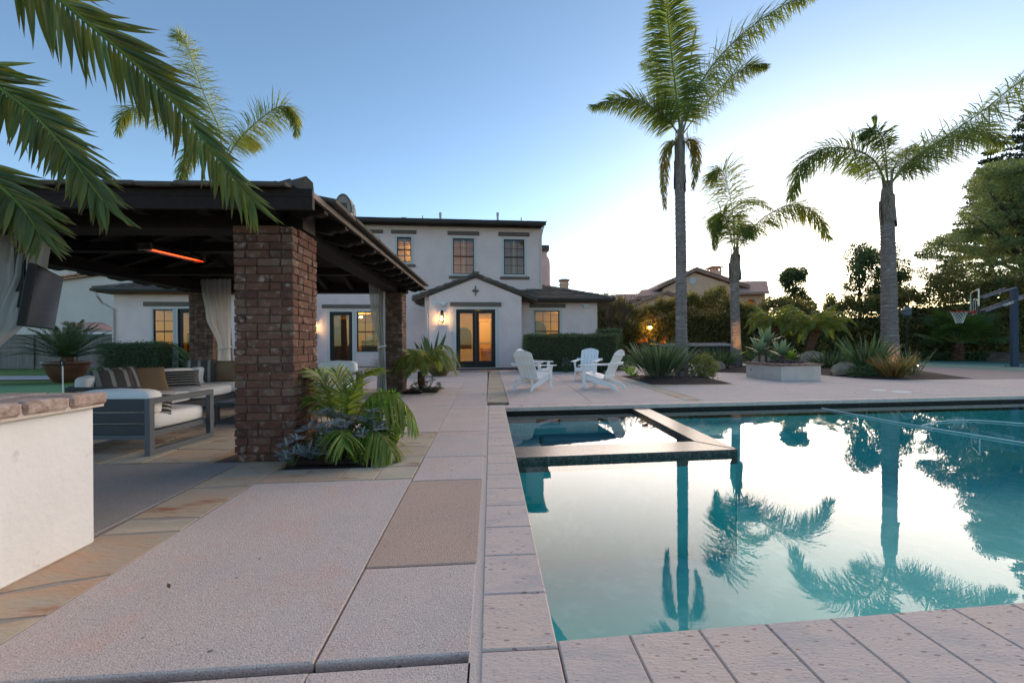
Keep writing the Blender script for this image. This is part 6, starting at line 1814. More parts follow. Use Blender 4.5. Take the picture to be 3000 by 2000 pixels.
palm('queen_palm', 'slim smaller queen palm lit orange near its foot, between the two tall palms', Y2p, Vector((9.11, 17.22, .06)), [(2156, 1000), (2153, 900), (2152, 815)], [.24, .185, .165, .15], (2152, 822, 2155, 728, .225, .12), [
    dict(p=[(2152, 740), (2148, 645), (2136, 562), (2116, 500), (2092, 505)], n=95, L=.78, wd=.028, droop=1.1, plume=.55, start=.14, taper=.2, m=L_PYG),
    dict(p=[(2158, 738), (2200, 672), (2262, 622), (2332, 600), (2390, 630), (2426, 695)], n=105, L=.74, wd=.028, droop=1.1, plume=.6, start=.14, taper=.3, m=L_PYG),
    dict(p=[(2157, 728), (2166, 640), (2190, 590), (2226, 590), (2258, 612)], n=34, L=.26, wd=.02, droop=.9, plume=.3, start=.35, m=L_PYG),
    dict(p=[(2150, 735), (2132, 660), (2113, 625), (2099, 655), (2094, 725)], n=90, L=.62, wd=.034, droop=1.3, plume=.5, start=.12, m=L_PYG),
    dict(p=[(2155, 738), (2168, 690, -.7), (2186, 665, -1.3), (2200, 690, -1.7)], n=70, L=.55, wd=.03, droop=1.2, plume=.6, start=.15, m=L_PYG),
    dict(p=[(2155, 738), (2150, 680, 1.0), (2160, 640, 1.9), (2180, 630, 2.6)], n=60, L=.55, wd=.03, droop=1.0, plume=.6, start=.15, m=L_PYG)])
Y4 = 14.0
palm('queen_palm', 'feathery queen palm whose crown shows above the pavilion roof', Y4, Vector((-9.45, 14.0, 0)), [(658, 900), (657, 700), (656, 540)], [.2, .17, .16, .15], (656, 560, 656, 455, .18, .1), [
    dict(p=[(655, 470), (640, 375), (605, 295), (572, 205), (545, 130), (520, 98)], n=105, L=.72, wd=.026, droop=.9, plume=.6, start=.12, m=L_PYG),
    dict(p=[(660, 470), (702, 408), (762, 350), (822, 312), (858, 330), (868, 392)], n=105, L=.74, wd=.026, droop=1.1, plume=.6, start=.14, m=L_PYG),
    dict(p=[(652, 470), (600, 415), (520, 358), (430, 318), (365, 330), (346, 392)], n=95, L=.70, wd=.026, droop=1.1, plume=.5, start=.14, m=L_PYG),
    dict(p=[(654, 470), (620, 430, -.7), (575, 430, -1.2), (540, 480, -1.5), (528, 540, -1.6)], n=85, L=.62, wd=.028, droop=1.2, plume=.5, start=.14, m=L_PYG),
    dict(p=[(658, 470), (680, 420, 1.), (720, 400, 1.8), (752, 430, 2.4)], n=80, L=.65, wd=.028, droop=1.1, plume=.6, start=.14, m=L_PYG)], 'queen palms round the pool')
# big date palm that hangs into view
crown = Vector((-4.7, 2.75, 3.75))
t = thing('date_palm', 'large palm whose long glossy fronds hang in front of the pavilion roof', 'palm tree', (-4.9, 2.7, 0))
ringed_trunk([Vector((-4.9, 2.7, 0)), Vector((-4.85, 2.7, 1.8)), crown + Vector((0, 0, -.1))], [.24, .22, .2]).build('trunk', M_TRUNK, t)
LFM = {}
def leaflet_mesh(dr, v, wd_):
    k = (dr, v, wd_)
    if k not in LFM:
        b = MB(); n = 6; p_ = Vector((0, 0, 0)); d = Vector((0, 1, 0)); rows = []
        prof = [.35, .85, 1.0, .92, .7, .38, .03]
        for i in range(n + 1):
            w_ = wd_ * prof[i] / 2
            rows += [p_ + Vector((-w_, 0, w_ * .35)), p_ + Vector((0, 0, 0)), p_ + Vector((w_, 0, w_ * .35))]
            d = (d + Vector((.02 * (v - 1), 0, -dr * (.3 + i / n)))).normalized(); p_ = p_ + d / n
        b.add(rows, [(3 * i + j, 3 * i + j + 1, 3 * i + j + 4, 3 * i + j + 3) for i in range(n) for j in range(2)])
        me = bpy.data.meshes.new('leaflet'); me.from_pydata(b.v, [], b.f); me.materials.append(L_DATEO); LFM[k] = me
    return LFM[k]
L_DATEO = mat('date_leaflet', (.055, .105, .032), .45, (.115, .130, .030), 4, detail=3, robj=.35, trans=.25, spec=.3)
_t = L_DATEO.node_tree; _b = _t.nodes['Principled BSDF']; _l = _b.inputs['Base Color'].links[0].from_socket
_c = _t.nodes.new('ShaderNodeTexCoord'); _s = _t.nodes.new('ShaderNodeSeparateXYZ'); _t.links.new(_c.outputs['Generated'], _s.inputs[0])
_r = _t.nodes.new('ShaderNodeMapRange'); _r.inputs[1].default_value, _r.inputs[2].default_value = .80, .99; _t.links.new(_s.outputs[1], _r.inputs[0])
_m = _t.nodes.new('ShaderNodeMix'); _m.data_type = 'RGBA'; _t.links.new(_r.outputs[0], _m.inputs[0]); _t.links.new(_l, _m.inputs[6]); _m.inputs[7].default_value = (.20, .12, .05, 1); _t.links.new(_m.outputs[2], _b.inputs['Base Color'])
def big_frond(pts, n, LA, LB, start=.1):
    C = catmull(pts, 40); mb = MB(); mb.tube(C, [.020 * (1 - .8 * k / 40) for k in range(41)], 6)
    fo = mb.build('frond', L_ARECA, t)
    for k in range(n):
        f = start + (1 - start) * (k + .5) / n; i = min(int(f * 40), 39); q = C[i].lerp(C[i + 1], f * 40 - i)
        tg = (C[i + 1] - C[i]).normalized(); vw = q.normalized()
        S = Vector((0, -1, 0)); S1 = tg.cross(vw).normalized()
        if S1.z < 0: S1 = -S1
        x = (f - start) / (1 - start)
        for sg in (1, -1):
            if sg == 1:
                d = tg * (.80 + .55 * x) + S1 * (.62 - .25 * x) + vw * random.uniform(-.28, .22); L_ = LA * (1 - .50 * x ** 2) * random.uniform(.92, 1.06); dr = .05 if k % 2 else .09
            else:
                d = tg * (.30 + .75 * x) - S1 * (.95 - .35 * x) + vw * random.uniform(-.35, .25) ; L_ = LB * (1 - .35 * x ** 2) * random.uniform(.88, 1.08); dr = .05
            d.normalize()
            nn = (-vw + tg * random.uniform(-.35, .35) + S1 * random.uniform(-.4, .4)); nn = (nn - d * nn.dot(d)).normalized(); xx = d.cross(nn)
            R = Matrix((xx, d, nn)).transposed().to_4x4()
            # bend towards the ground: turn the drooping side down
            if (R @ Vector((0, 0, -1))).z > 0 and sg == 1: R = R @ Matrix.Rotation(PI, 4, 'Y')
            inst('leaflet', leaflet_mesh(dr, random.randrange(3), .075 if sg == 1 else .085), fo, T(q) @ R @ Matrix.Diagonal((.38 if sg == 1 else .31, L_, L_, 1)))
big_frond([crown, A(-160, -230, 2.30), A(40, -105, 2.36), A(200, 20, 2.4), A(365, 160, 2.5), A(505, 295, 2.6), A(640, 468, 2.7), A(745, 600, 2.8)], 62, .44, .36, .20)
big_frond([crown, A(-260, 60, 2.45), A(-120, 165, 2.48), A(0, 258, 2.5), A(105, 342, 2.55), A(190, 436, 2.6), A(255, 525, 2.65), A(318, 610, 2.7)], 50, .40, .30, .30)
big_frond([crown, A(-300, 330, 2.35), A(-120, 440, 2.4), A(0, 545, 2.45), A(70, 615, 2.5), A(118, 690, 2.55)], 34, .34, .28, .45)

# ================================================================== SHRUBS, HEDGES, FLOWERS
def strap_plant(name, label, base, n, L, wd, spread, droop, m, cat='plant', group=None, prof=(.6, 1, .9, .55, .03), flowers=0, lean=(0, 0), hub=.12, nseg=4):
    t = thing(name, label, cat, tuple(base), group)
    b = MB()
    for k in range(n):
        th = random.random() * 2 * PI; s_ = spread * random.random() ** .6
        d = Vector((math.cos(th) * s_ + lean[0], math.sin(th) * s_ + lean[1], 1))
        p_ = Vector(base) + Vector((math.cos(th), math.sin(th), 0)) * hub * random.random()
        blade(b, p_, d, L * random.uniform(.6, 1.12), wd * random.uniform(.75, 1.2), droop * random.uniform(.4, 1.4), nseg, side=(math.cos(random.random() * 6.3), math.sin(random.random() * 6.3), 0), prof=prof)
    b.build('leaf_clump', m, t)
    for k in range(flowers):
        th = random.random() * 2 * PI; q = MB()
        d = Vector((math.cos(th) * spread * .7, math.sin(th) * spread * .7, 1)).normalized(); p0_ = Vector(base); p1_ = p0_ + d * L * random.uniform(.95, 1.15)
        q.cur = 1; q.tube([p0_, p0_.lerp(p1_, .5) + Vector((0, 0, .03)), p1_], .008, 5)
        bx = Vector((random.choice((-1, 1)), random.uniform(-.4, .2), .25)).normalized(); q.tube([p1_, p1_ + bx * .10, p1_ + bx * .20], [.016, .014, .003], 6)
        q.cur = 0
        for j in range(6): blade(q, p1_ + bx * .02 * j, Vector((bx.x * (.2 + .12 * j), bx.y, 1 - .1 * j)), .17, .035, .2, 3, prof=(.4, 1, .7, .05))
        q.build('flower', [L_ORANGE, m], t)
    return t
def bush(name, label, c, rad, m, n, L, W, cat='shrub', group=None, out=.6, core=True):
    base = (c[0], c[1], max(0, c[2] - rad[2]))
    t = thing(name, label, cat, base, group)
    P, N = shell_points(c, rad, n, .55)
    P *= 1
    P = P + rng.normal(size=P.shape) * np.array(rad) * .06
    P[:, 2] = np.maximum(P[:, 2], .02)
    V, F = leaf_arrays(P, N, L, W, out)
    np_obj('foliage', V, F, m, t)
    b = MB()
    for k in range(7):
        th = k * .9; e_ = Vector(c) + Vector((math.cos(th) * rad[0] * .6, math.sin(th) * rad[1] * .6, rad[2] * .4))
        b.tube([Vector(base), Vector(base).lerp(e_, .5) + Vector((0, 0, .03)), e_], [.014, .01, .004], 5)
    b.build('stem', M_BARK, t)
    return t
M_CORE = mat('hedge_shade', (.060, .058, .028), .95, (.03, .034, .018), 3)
def box_hedge(name, label, fr, w_, d_, h, m, n, L, W, cat='hedge', group=None, wob=.03, top=None):
    t = thing(name, label, cat, tuple(fr.p(w_ / 2, d_ / 2)), group)
    ar = [w_ * h, w_ * d_, d_ * h, d_ * h, w_ * h * .4]; tot = sum(ar); Ps, Ns = [], []
    for k, a_ in enumerate(ar):
        c_ = int(n * a_ / tot); u, v = rng.uniform(0, 1, c_), rng.uniform(0, 1, c_)
        if k == 0: q = np.stack([u * w_, np.zeros(c_), v * h], 1); nn = (0, -1, .2)
        elif k == 1: q = np.stack([u * w_, v * d_, np.full(c_, h)], 1); nn = (0, 0, 1)
        elif k == 2: q = np.stack([np.zeros(c_), u * d_, v * h], 1); nn = (-1, 0, .2)
        elif k == 3: q = np.stack([np.full(c_, w_), u * d_, v * h], 1); nn = (1, 0, .2)
        else: q = np.stack([u * w_, np.full(c_, d_), v * h], 1); nn = (0, 1, .2)
        if top is not None: q[:, 2] *= np.array([top(x) for x in q[:, 0]]) / h
        bump_ = (np.sin(q[:, 0] * 3.1 + q[:, 2] * 2.3) * .5 + np.sin(q[:, 0] * 7.7 - q[:, 2] * 5.1) * .5)[:, None]
        nn = np.array(nn)
        if top is not None:
            bump_ = bump_ + 2.2 * (np.sin(q[:, 0] * 1.15 + 1.3 * np.sin(q[:, 2] * .9)) * np.sin(q[:, 2] * 1.4 + q[:, 0] * .5))[:, None]
        q = q + nn * (bump_ * wob + rng.normal(size=(c_, 1)) * wob * .9 - wob) + rng.normal(size=(c_, 3)) * wob * .5
        Ps.append(q); Ns.append(np.tile(nn, (c_, 1)))
    P, N = np.concatenate(Ps), np.concatenate(Ns)
    cs, sn = fr.c, fr.s
    Wd = np.stack([fr.x + P[:, 0] * cs - P[:, 1] * sn, fr.y + P[:, 0] * sn + P[:, 1] * cs, np.maximum(P[:, 2], .02)], 1)
    Nw = np.stack([N[:, 0] * cs - N[:, 1] * sn, N[:, 0] * sn + N[:, 1] * cs, N[:, 2]], 1)
    V, F = leaf_arrays(Wd, Nw, L, W, .7)
    np_obj('foliage', V, F, m, t)
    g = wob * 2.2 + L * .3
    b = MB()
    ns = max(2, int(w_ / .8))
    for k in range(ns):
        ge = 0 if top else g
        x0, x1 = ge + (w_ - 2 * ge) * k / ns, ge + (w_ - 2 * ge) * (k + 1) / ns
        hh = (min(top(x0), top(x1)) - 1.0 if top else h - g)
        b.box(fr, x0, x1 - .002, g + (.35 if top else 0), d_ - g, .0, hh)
    b.build('shade_core', M_CORE, t)  # solid boxes added to stop see-through; the hedge's inner shade is their colour
    return t
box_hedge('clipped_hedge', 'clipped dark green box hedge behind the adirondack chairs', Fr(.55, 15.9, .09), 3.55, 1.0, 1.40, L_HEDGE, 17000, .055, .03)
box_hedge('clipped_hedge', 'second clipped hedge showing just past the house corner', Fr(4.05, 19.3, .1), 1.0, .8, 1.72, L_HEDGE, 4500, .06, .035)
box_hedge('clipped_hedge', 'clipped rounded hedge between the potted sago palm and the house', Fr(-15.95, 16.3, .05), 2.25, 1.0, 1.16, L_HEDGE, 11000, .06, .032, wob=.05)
# the tall screen, three stretches
def zpx(px, py, Y): return A(px, py, Y).z
prof_px = [(1740, 868), (1815, 876), (1862, 908), (1896, 884), (1972, 874), (2035, 866), (2121, 862), (2170, 870), (2230, 900), (2272, 866), (2295, 893), (2368, 890), (2395, 900), (2433, 872), (2470, 890), (2540, 870), (2655, 858), (2727, 828), (2800, 810), (2900, 820), (3000, 815), (3300, 800)]
foot = [(1740, 6.0, 31.0), (2000, 11.9, 30.0), (2330, 19.0, 28.3), (2600, 22.8, 25.7), (2915, 26.0, 22.8), (3250, 30.0, 20.5)]
def interp(x, xs, ys):
    return float(np.interp(x, xs, ys))
def hedge_run(label, i0, i1, per, m):
    (p0, x0, y0), (p1, x1, y1) = foot[i0], foot[i1]
    fr = Fr(x0, y0, math.atan2(y1 - y0, x1 - x0)); L_ = math.hypot(x1 - x0, y1 - y0)
    def top(s_):
        q = fr.p(s_, 0); px = 1500 + FPX * q.x / q.y
        py = interp(px, [v[0] for v in prof_px], [v[1] for v in prof_px])
        return zpx(px, py, q.y) - .1 + .22 * math.sin(s_ * 2.9) + .16 * math.sin(s_ * 6.7 + 1)
    H_ = max(top(v) for v in np.linspace(0, L_, 12))
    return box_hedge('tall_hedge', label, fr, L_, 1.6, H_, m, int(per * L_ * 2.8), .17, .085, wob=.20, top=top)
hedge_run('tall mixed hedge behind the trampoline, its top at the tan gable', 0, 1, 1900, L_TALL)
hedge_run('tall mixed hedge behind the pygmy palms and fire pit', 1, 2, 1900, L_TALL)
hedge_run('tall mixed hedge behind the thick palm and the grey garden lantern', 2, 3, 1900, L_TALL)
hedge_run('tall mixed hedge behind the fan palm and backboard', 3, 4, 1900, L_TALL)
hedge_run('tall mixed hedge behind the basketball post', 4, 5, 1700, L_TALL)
# loose plants that stick out of the hedge
for k in range(26):
    f = random.random() * 4.99; i = int(f); a, b = foot[i], foot[i + 1]; g = f - i
    x, y = a[1] + (b[1] - a[1]) * g, a[2] + (b[2] - a[2]) * g - .2
    px = 1500 + FPX * x / y; zt = zpx(px, interp(px, [v[0] for v in prof_px], [v[1] for v in prof_px]), y)
# ground cover at the hedge foot
P = []
for k in range(9000):
    f = random.uniform(1.6, 4.9); i = int(f); a, b = foot[i], foot[i + 1]; g = f - i
    P.append((a[1] + (b[1] - a[1]) * g - random.random() * .3, a[2] + (b[2] - a[2]) * g - random.random() * 1.5, random.random() ** 2 * .40 + .02))
P = np.array(P); V, F = leaf_arrays(P, np.tile([0, -.4, .6], (len(P), 1)), .12, .09, .5)
np_obj('ivy_ground_cover', V, F, L_HEDGE, kind='stuff')

# bed by the thick pillar
t = thing('areca_palm', 'young palm with arching yellow green fronds by the thick brick pillar', 'palm', (-1.62, 4.22, .03))
YA = 4.2
for pts, kw in (
    ([(1003, 1318), (1000, 1220), (998, 1140), (985, 1085)], dict(n=34, L=.36, droop=.5)),
    ([(1012, 1318), (1050, 1215), (1090, 1158), (1140, 1152), (1190, 1185), (1222, 1245)], dict(n=30, L=.46, droop=2.2, ahead=.45, vee=-.15, plume=.25)),
    ([(1010, 1318, -.1), (1050, 1268, -.2), (1090, 1262, -.3), (1125, 1285, -.4), (1150, 1325, -.45)], dict(n=24, L=.42, droop=1.6, ahead=.8, vee=-.1, plume=.3)),
    ([(998, 1318), (965, 1215), (930, 1165), (898, 1185), (878, 1250)], dict(n=38, L=.36, droop=1.2)),
    ([(1006, 1318), (1022, 1190), (1052, 1115), (1095, 1085)], dict(n=36, L=.38, droop=.7)),
    ([(998, 1318), (975, 1190), (948, 1115), (925, 1090)], dict(n=36, L=.36, droop=.7)),
    ([(1003, 1318, -.1), (1000, 1262, -.3), (1000, 1268, -.5), (1010, 1310, -.6)], dict(n=26, L=.34, droop=1.6)),
    ([(1003, 1318), (1030, 1240, .2), (1060, 1180, .4), (1085, 1200, .5)], dict(n=30, L=.34, droop=1.0))):
    frond('frond', [A(q[0], q[1], YA + (q[2] if len(q) > 2 else 0)) for q in pts], t, [L_ARECA, L_PYG], wd=.019, start=.28, r0=.011, nseg=4, taper=.35, dens=1.35, **{'plume': .22, **kw})
def silver(label, centre, rad, n, L, group='silver dusty miller plants'):
    t = thing('dusty_miller', label, 'plant', (centre[0], centre[1], 0), group)
    b = MB(); b2 = MB()
    for k in range(n):
        u = nrm(rng.normal(size=(1, 3)))[0]; u[2] = abs(u[2])
        p_ = Vector((centre[0] + u[0] * rad[0], centre[1] + u[1] * rad[1], .05 + u[2] * rad[2] * random.uniform(.6, 1.05)))
        b2.tube([(centre[0] + u[0] * rad[0] * .3, centre[1] + u[1] * rad[1] * .3, .01), p_], [.006, .004], 4, caps=False)
        for j in range(8):
            th = j * 2.4 + k; d = Vector((math.cos(th) + u[0] * .7, math.sin(th) + u[1] * .7, .55 + random.uniform(-.2, .5))).normalized(); l = L * random.uniform(.6, 1.1)
            blade(b, p_, d, l, l * .16, .5, 3, prof=(.6, 1, 1, .3))
            s_ = d.cross(zz).normalized()
            for m_ in (.3, .52, .74):
                for sg in (-1, 1): blade(b, p_ + d * l * m_ - zz * .25 * l * m_ * m_, d * .8 + s_ * sg, l * .42 * (1.2 - m_ * .6), l * .13, .3, 2, prof=(.6, 1, .3))
    b.build('leaf_clump', L_SILV, t, kind='stuff'); b2.build('stem', L_HEDGE, t)
silver('silver dusty miller at the foot of the thick pillar under the palm fronds', (-1.72, 3.98, 0), (.28, .22, .38), 26, .12)
silver('small silver dusty miller seedling at the front corner of the pillar bed', (-1.93, 3.70, 0), (.08, .06, .24), 6, .11)
silver('silver dusty miller between the arching frond and the lime shrub', (-1.36, 3.95, 0), (.13, .14, .40), 11, .11)
bush('lime_shrub', 'bright lime green shrub at the path side of the pillar bed', (-1.30, 4.30, .30), (.20, .28, .28), L_LIME, 1500, .055, .025)
bush('lime_shrub', 'low lime green sprig in front of the pillar bed by the flagstones', (-1.36, 3.80, .10), (.11, .09, .12), L_LIME, 320, .045, .02)
P, N = shell_points((-1.55, 4.05, .12), (.42, .34, .16), 1700, .3); V, F = leaf_arrays(P, N, .05, .02, .5)
np_obj('ground_cover', V, F, L_HEDGE, kind='stuff')
# bed by the slim pillar
def small_palm(name, label, base, trunk_h, L_, n, m, up=.6, leaf=.34, droopf=.9, r=.08, tm=None, group=None, wd=.026, nl=34):
    t = thing(name, label, 'palm', tuple(base), group)
    b = Vector(base); lean = Vector((random.uniform(-.05, .05), 0, 0)); tp = b + zz * trunk_h + lean
    if trunk_h > .05:
        mb = MB()
        mb.tube(catmull([b, b.lerp(tp, .5) + lean, tp], 14), [r * (1.15 if k % 2 else .95) for k in range(15)], 9)
        for k in range(int(trunk_h * 60)):
            th = random.random() * 6.3; z = random.random() * trunk_h; o = Vector((math.cos(th), math.sin(th), .5))
            q = b.lerp(tp, z / trunk_h) + Vector((o.x, o.y, 0)) * r * .9; blade(mb, q, o, .09, .03, -.3, 2, prof=(1, .7, .2))
        mb.build('trunk', tm or M_PYG, t)
    for k in range(n):
        th = k * 2.39996 + random.uniform(-.2, .2); e_ = up * (1 - k / n) * 1.4 + .05
        o = Vector((math.cos(th), math.sin(th), 0)); l = L_ * random.uniform(.85, 1.1)
        pts = [tp, tp + o * l * .35 + zz * l * (.25 + e_ * .4), tp + o * l * .72 + zz * l * (.22 + e_ * .45), tp + o * l * 1.0 + zz * l * (-.10 + e_ * .3)]
        frond('frond', pts, t, [m, m], n=int(nl * 1.7), L=leaf, wd=wd * .62, start=.14, droop=droopf * 1.2, r0=.012, plume=.22)
    return t
small_palm('pygmy_palm', 'small fan of palm fronds before the slim brick pillar', Vector((-2.02, 9.55, .03)), .42, .80, 16, L_PYG, .6, .34)
silver('silver dusty miller in the bed of the slim pillar', (-1.92, 9.42, 0), (.34, .20, .30), 30, .09)
strap_plant('bird_of_paradise', 'dark leaved bird of paradise against the wall beside the gable', (-3.2, 16.6, 0), 26, 1.5, .13, .42, .5, L_BIRD, prof=(.12, .25, .9, 1, .05))
strap_plant('fountain_grass', 'wispy tan green fountain grass between the slim pillar and gable', (-2.45, 14.2, 0), 420, 1.15, .013, .75, 1.2, leafm('dry_grass', (.17, .17, .07), (.24, .19, .10), .35, .3), hub=.22)
strap_plant('fountain_grass', 'dark grass clump under the window beside the curtain', (-5.3, 18.4, 0), 340, .95, .014, .9, 1.2, leafm('dark_grass', (.075, .09, .04), (.11, .11, .05), .35, .3), hub=.3)  # darker green leaf than the tan clump
strap_plant('bird_of_paradise', 'broad leaved plant by the lit door of the side wing', (-11.1, 15.2, 0), 60, 1.35, .11, .75, .9, L_BIRD, prof=(.15, .3, 1, .9, .05), flowers=3)
# potted sago
pc = Vector((-13.35, 12.7, 0))
t = thing('plant_pot', 'large round brown glazed pot on the side lawn', 'pot', tuple(pc))
b = MB(); b.lathe([(.26, .0), (.30, .03), (.44, .30), (.50, .50), (.515, .55), (.545, .56), (.545, .62), (.50, .625), (.475, .56), (.44, .53)], pc, 28); b.build('pot_body', M_POT, t, smooth=True)
b = MB(); b.lathe([(.46, .50), (.40, .56), (.1, .60)], pc, 16); b.build('soil', M_MULCH, t)
t = thing('sago_palm', 'dark green sago palm spreading from the large brown pot', 'palm', tuple(pc + zz * .58))
b = MB(); b.lathe([(.15, 0), (.17, .08), (.12, .18), (.04, .22)], pc + zz * .58, 12); b.build('stump', M_PYG, t)
for k in range(44):
    th = k * 2.39996; e_ = 1.15 * (1 - k / 44) ** 1.1; o = Vector((math.cos(th), math.sin(th), 0)); l = 1.18; tp = pc + zz * .72
    v_ = (o * math.cos(e_) + zz * math.sin(e_))
    pts = [tp, tp + v_ * l * .4 + zz * .08, tp + v_ * l * .75 + zz * .10, tp + v_ * l * 1.04 + zz * .02]
    frond('frond', pts, t, [L_SAGO, L_SAGO], n=44, L=.20, wd=.014, start=.1, droop=.15, r0=.010, plume=.05, nseg=3, ahead=.8, vee=.35)
# bed of the tallest palm
strap_plant('bird_of_paradise', 'bird of paradise clump with orange flowers beside the tallest palm', (4.30, 12.35, .05), 420, 1.10, .042, .72, .45, leafm('bird_leaf', (.085, .13, .075), (.12, .165, .08), .4, .25, .4), prof=(.18, .3, .8, 1, .05), flowers=7, hub=.42)
bush('round_shrub', 'yellow green rounded shrub at the foot of the tallest palm', (5.55, 12.35, .34), (.42, .40, .36), leafm('viburnum_leaf', (.12, .15, .05), (.20, .21, .06), .4, .3), 1900, .075, .035)
silver('silver leaved seedling between the orange flowers and palm trunk', (4.95, 11.9, 0), (.18, .15, .42), 10, .10)
strap_plant('low_sprig', 'small lime sprig at the left edge of the orange flower bed', (3.75, 13.1, .03), 40, .30, .025, .9, .5, L_LIME)
silver('grey silver bush at the gable corner by the clipped hedge', (.42, 15.9, 0), (.30, .25, .62), 30, .10)
silver('grey silver bush behind the chair arm at the hedge foot', (1.95, 15.5, 0), (.22, .2, .45), 18, .10)
strap_plant('low_sprig', 'yellow green bromeliad in the mulch past the clipped hedge', (4.0, 14.6, .02), 26, .34, .04, .9, .3, L_LIME)
bush('round_shrub', 'dark low shrub at the end of the clipped hedge', (4.45, 16.4, .28), (.38, .3, .32), L_HEDGE, 900, .07, .035)
# bed of the slim palm
strap_plant('agapanthus', 'strappy green agapanthus clump beside the slim palm trunk', (8.0, 16.6, .05), 260, .98, .030, .75, .75, L_BIRD, hub=.4)
strap_plant('agapanthus', 'dark strappy clump between the slim palm and the fire pit', (10.0, 17.1, .05), 200, .95, .035, .85, .9, L_BIRD, hub=.4)
def agave(label, c, L_, n=22, m=L_AGAVE):
    t = thing('agave', label, 'plant', tuple(c), 'agaves round the fire pit'); b = MB()
    for k in range(n):
        th = k * 2.39996; e_ = 1.35 * (1 - k / n) + .05
        d = Vector((math.cos(th) * math.cos(e_), math.sin(th) * math.cos(e_), math.sin(e_)))
        blade(b, c, d, L_ * random.uniform(.8, 1.05), L_ * .24, .35, 4, prof=(.5, .85, 1, .7, .03))
    b.build('rosette', m, t); return t
for px, py, Yp_, L_, lb in ((2290, 1040, 13.9, .62, 'blue green agave rosette right behind the fire pit'), (2225, 1030, 14.6, .62, 'green agave rosette behind the corner of the fire pit'), (2245, 1005, 15.6, .70, 'upper agave rosette on a stalk behind the fire pit'), (2318, 1052, 13.7, .40, 'small yellowing agave rosette on the fire pit side')):
    c = A(px, py, Yp_); ag = agave(lb, c, L_, m=L_LIME if 'yellow' in lb else L_AGAVE)
    b = MB(); b.tube([(c.x, c.y, 0), (c.x, c.y + .02, c.z * .5), c], .045, 7); b.build('stalk', M_BARK, ag)
def pygmy(label, crown_px, Yp_, base_px, L_):
    c = A(*crown_px, Yp_); b0 = A(*base_px, Yp_); b0.z = .03
    t = thing('pygmy_date_palm', label, 'palm', tuple(b0), 'pygmy date palms beyond the fire pit'); mb = MB()
    C = catmull([b0, b0.lerp(c, .5) + Vector((-.05, 0, 0)), c], 18); mb.tube(C, [.12 + .05 * (k / 18) + (.012 if k % 2 else 0) for k in range(19)], 9)
    for k in range(160):
        th = random.random() * 6.3; q = C[random.randrange(19)]; o = Vector((math.cos(th), math.sin(th), .6)); blade(mb, q + Vector((o.x, o.y, 0)) * .13, o, .11, .04, -.2, 2, prof=(1, .7, .2))
    mb.build('trunk', M_PYG, t)
    for k in range(34):
        th = k * 2.39996; e_ = .95 * (1 - k / 34) ** 1.2; o = Vector((math.cos(th), math.sin(th), 0)); l = L_ * random.uniform(.85, 1.1)
        v_ = o * math.cos(e_) + zz * math.sin(e_)
        pts = [c, c + v_ * l * .4 + zz * .10, c + v_ * l * .72 + zz * .06 - zz * .08 * (1 - e_), c + v_ * l * .92 - zz * l * .30 * (1.2 - e_)]
        frond('frond', pts, t, [L_PYG, L_PYG], n=85, L=.36, wd=.017, start=.1, droop=1.3, r0=.012, plume=.3)
pygmy('pygmy date palm with the red brown trunk leaning behind the fire pit', (2390, 966), 18.6, (2362, 1066), 1.55)
pygmy('smaller pygmy date palm set back behind the agaves', (2268, 955), 20.6, (2296, 1050), 1.45)
# bed by the court
strap_plant('flax_plant', 'tall green flax clump with upright blades beside the long boulder', (10.95, 13.1, .06), 130, 1.30, .055, .62, .35, L_BIRD, hub=.25)
strap_plant('flax_plant', 'bronze yellow flax fanned out low before the thick palm', (10.85, 12.05, .05), 190, .80, .034, 1.0, .45, L_BRONZE, hub=.22)
strap_plant('flax_plant', 'dark spiky clump behind the long boulder', (11.6, 15.5, .05), 120, .85, .035, .95, .5, L_BIRD, hub=.3)
strap_plant('flax_plant', 'sparse green blades between the bronze flax and path light', (11.9, 12.6, .05), 26, .90, .035, .7, .3, L_BIRD, hub=.2)
bush('low_shrub', 'low dark green mounded shrub in front of the long boulder', (10.35, 12.5, .16), (.42, .28, .17), L_HEDGE, 1300, .06, .035)
def boulder(label, c, rad, seed, m=M_ROCK):
    r_ = np.random.default_rng(seed); bm_v, F = [], []; nu, nv_ = 14, 8
    for i in range(nv_ + 1):
        ph = -PI / 2 + PI * i / nv_
        for j in range(nu):
            th = 2 * PI * j / nu; k = 1 + .16 * math.sin(3 * th + seed) * math.cos(ph) + .12 * math.sin(5 * th + 2 * ph + seed) + r_.uniform(-.05, .05) * math.cos(ph)
            bm_v.append((c[0] + rad[0] * k * math.cos(ph) * math.cos(th), c[1] + rad[1] * k * math.cos(ph) * math.sin(th), max(.0, c[2] + rad[2] * k * math.sin(ph))))
    F = [(i * nu + j, i * nu + (j + 1) % nu, (i + 1) * nu + (j + 1) % nu, (i + 1) * nu + j) for i in range(nv_) for j in range(nu)]
    b = MB(); b.add(bm_v, F); tag(b.build('boulder', m, loc=(c[0], c[1], 0)), label, 'boulder', 'boulders in the mulch beds')
boulder('long pale boulder lying beside the tall green flax', (10.45, 13.25, .14), (.50, .30, .25), 3)
boulder('rough grey boulder behind the corner of the fire pit', (12.0, 16.9, .25), (.42, .4, .42), 5)
boulder('small tan boulder before the agapanthus clump', (7.62, 15.7, .14), (.24, .2, .22), 8)
boulder('grey boulder half hidden behind the agaves', (9.5, 16.2, .18), (.35, .3, .34), 9)
